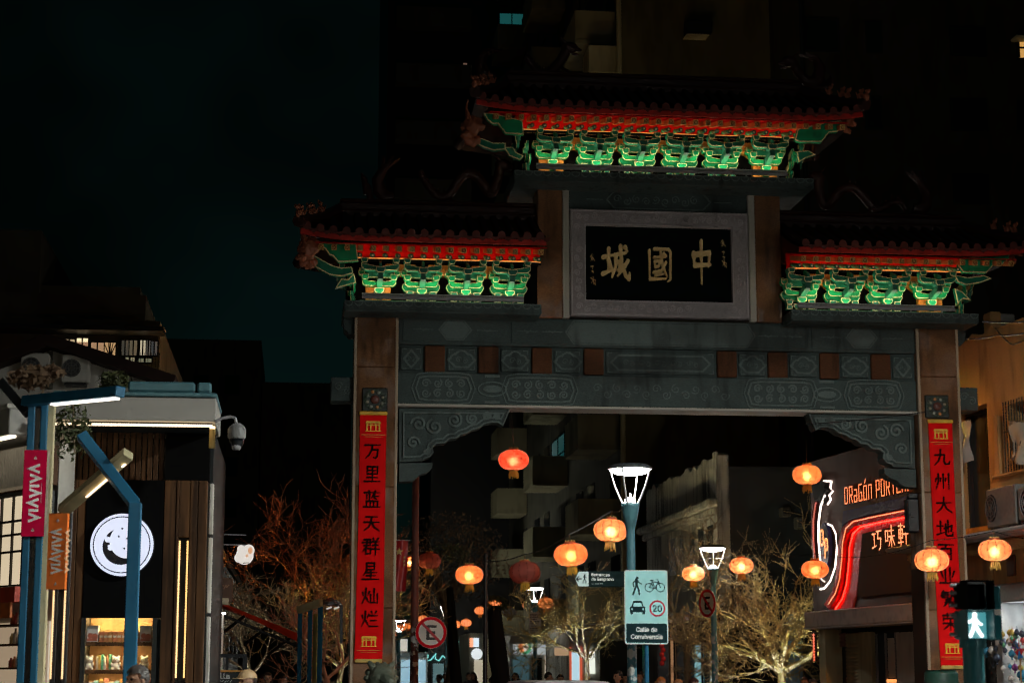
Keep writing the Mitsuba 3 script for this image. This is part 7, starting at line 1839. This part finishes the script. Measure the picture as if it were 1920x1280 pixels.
def person(label, u, vtop, Y, skin, hair, jacket, trousers, yaw=0.0, head='short', pose=0, group=None):
    k = thing('person', label, 'person', group)
    top = at(u, vtop, Y); s = top[2] / (1.765 if head != 'cap' else 1.775)
    m = BODY[pose]; v = np.asarray(m.vertices); c = np.tile(np.array(skin, float), (len(v), 1))
    c[(v[:, 2] < 1.485) & ~((np.abs(v[:, 0]) > .17) & (v[:, 2] < .86))] = jacket
    c[(v[:, 2] < .93) & (np.abs(v[:, 0]) < .19)] = trousers; c[v[:, 2] < .085] = (.02, .02, .02)
    for sx in (-1, 1): c[np.linalg.norm(v - (.034 * sx, -.085, 1.637), axis=1) < .016] = (.02, .015, .012)
    c[np.linalg.norm((v - (0, -.088, 1.560)) * (.5, 1, 1.6), axis=1) < .014] = np.array(skin) * (.8, .45, .42)
    M = trimesh.transformations.rotation_matrix(yaw, (0, 0, 1)); M[:3, :3] *= s; M[:3, 3] = (top[0], Y, 0)
    b = m.copy(); b.apply_transform(M); scene[k] = entry(b, 'matte', c, True)
    cap_ = trimesh.creation.icosphere(subdivisions=3, radius=1.0); hv = np.asarray(cap_.vertices)
    low = {'short': -.12, 'cap': -.15, 'long': -1.4, 'bun': -.3}[head]
    scalp = hv * (.099, .111, .115) + (0, .012, 1.655); keep = lambda f: (hv[f].mean(1)[:, 2] > np.where(hv[f].mean(1)[:, 1] < -.25, .33, low - .35 * (hv[f].mean(1)[:, 1] > .2)))
    f = np.asarray(cap_.faces); f = f[keep(f)]
    sc_ = scalp + (meshkit.noise(scalp * 55, 3)[:, None] - .5) * .012
    hm = [trimesh.Trimesh(sc_, f, process=False)]
    if head == 'long': hm += [tube([(x_, .06 + .03 * math.cos(x_ * 20), 1.68), (x_ * 1.15, .085, 1.55), (x_ * 1.1, .09, 1.38)], [.03, .038, .02], 7) for x_ in (-.085, -.05, 0, .05, .085)]
    if head == 'bun': hm.append(ball((0, .10, 1.72), .045, sub=2))
    if head != 'cap':
        g = trimesh.util.concatenate(hm); g.apply_transform(M); put(k, 'hair', g, 'paint', color=hair)
    else:
        dome = trimesh.Trimesh(hv * (.108, .122, .118) + (0, .01, 1.66), np.asarray(cap_.faces)[(hv[np.asarray(cap_.faces)].mean(1)[:, 2] > .12)], process=False)
        pk = trimesh.convex.convex_hull(np.array([(x_ * .085, -.10 - .085 * math.sqrt(max(0, 1 - x_ * x_)), 1.665 + z_) for x_ in np.linspace(-1, 1, 9) for z_ in (0, .008)] + [(.09, -.03, 1.68), (-.09, -.03, 1.68)]))
        g = trimesh.util.concatenate([dome, pk]); g.apply_transform(M); put(k, 'cap', g, 'paint', color=hair)
        hr = trimesh.Trimesh(hv * (.101, .113, .11) + (0, .016, 1.645), np.asarray(cap_.faces)[(hv[np.asarray(cap_.faces)].mean(1)[:, 1] > .2)], process=False); hr.apply_transform(M); put(k, 'hair', hr, 'paint', color=(.03, .02, .015))
    return k


SK = (.42, .24, .16); BK = (.012, .010, .009)
person('grey haired person passing in front of the lit shelf niche', 257, 1246, 17, SK, (.07, .06, .055), (.05, .05, .06), (.03, .03, .04), -.9)
person('person in a beige cap beside the chalkboard', 463, 1254, 22, SK, (.50, .34, .18), (.04, .05, .05), (.03, .03, .04), -1.0, 'cap', 1)
person('dark haired person close behind the one in the beige cap', 488, 1264, 35, SK, BK, (.02, .02, .025), (.02, .02, .03), -.3)
person('woman with dark long hair between two men left of the pergola', 502, 1259, 41, SK, (.05, .025, .015), (.06, .03, .05), (.03, .03, .04), .2, 'long', 1)
person('short haired man nearest the left side of the pergola', 530, 1264, 38, SK, BK, (.10, .04, .05), (.03, .03, .04), -.2)
PB = ((823, 1263, 60, 'short', 'dark passer by right under the no stopping sign, short haired'), (835, 1261, 66, 'bun', 'far passer by with hair in a bun right of the no stopping sign'), (851, 1261, 62, 'long', 'long haired far passer by in front of the slanting dark trunk'),
      (879, 1260, 70, 'short', 'short haired far passer by left of the round white lamp sign'), (887, 1259, 72, 'long', 'long haired far passer by under the round white lamp sign'), (923, 1268, 55, 'short', 'far passer by at the left edge of the black leaning trunks'), (966, 1260, 58, 'long', 'long haired far passer by right of the black leaning trunks'),
      (1029, 1259, 48, 'short', 'passer by right of the pole with the paper notice'), (1051, 1263, 50, 'short', 'passer by just left of the small golden tree'), (1158, 1256, 42, 'short', 'passer by against the grey shutter, nearest the zone sign on its left'), (1172, 1262, 54, 'long', 'long haired passer by directly behind the nearest street lamp pole'), (1199, 1258, 46, 'bun', 'passer by with a bun between the lamp pole and the blue sign pole'))
for i, (u, v, Y, hd, lb) in enumerate(PB):
    person(lb, u, v, Y, SK, BK, [(.03, .03, .04), (.05, .02, .02), (.02, .04, .04)][i % 3], (.02, .02, .03), (i * 1.7) % 3 - 1.5, hd, i % 2, 'passers by far down the street')
person('person with copper hair right of the zone sign', 1240, 1268, 34, SK, (.30, .11, .03), (.04, .04, .05), (.03, .03, .04), .4, 'long')
person('dark haired person in front of the second street lamp pole, leftmost of three', 1271, 1272, 30, SK, (.22, .08, .03), (.05, .05, .05), (.03, .03, .04), -.4, 'short', 1)
person('dark haired person directly left of the second street lamp pole', 1302, 1270, 33, SK, (.04, .012, .010), (.05, .02, .02), (.03, .03, .04), .8)
person('dark haired person at the restaurant corner column', 1525, 1272, 36, SK, BK, (.02, .02, .03), (.02, .02, .03), .5)
person('dark haired person just left of the restaurant corner column', 1508, 1268, 40, SK, BK, (.02, .02, .03), (.02, .02, .03), -.6, 'short', 1)
k = thing('white_van', 'white van whose roof just shows left of the zone sign pole', 'van')
c = ground(1073, 33); vz = at(1073, 1275, 33)[2]
pr = Polygon([(-.92, .45), (-.95, .9), (-.80, vz - .15), (-.62, vz - .02), (-.4, vz), (.4, vz), (.62, vz - .02), (.80, vz - .15), (.95, .9), (.92, .45)])
Vf = Face((c[0] , 33, 0), (1, 0, 0)); put(k, 'body', Vf.prism(pr, -4.2, 0), 'paint', color=(.6, .6, .58))
put(k, 'rear_window', Vf.prism(sbox(-.66, 1.1, .66, vz - .18), .001, .012), 'glass_dark'); put(k, 'bumper', Vf.box(-.95, .95, .35, .55, -.1, .12, .04), 'metal_grey')
for sx in (-1, 1):
    put(k, 'tail_light', Vf.box(sx * .84 - .05, sx * .84 + .05, .75, 1.05, .001, .03, .01), 'paint', color=(.3, .02, .02))
    for n_ in (-3.3, -.8):
        kk = put(k, 'wheel', Vf.out(cyl((sx * .75 - .1, .33, n_), (sx * .75 + .1, .33, n_), .33, 18)), 'metal_black')[len(k) + 2:]; put(k, kk + '__rim', Vf.out(cyl((sx * .75 - .105, .33, n_), (sx * .75 + .105, .33, n_), .19, 12)), 'metal_grey')
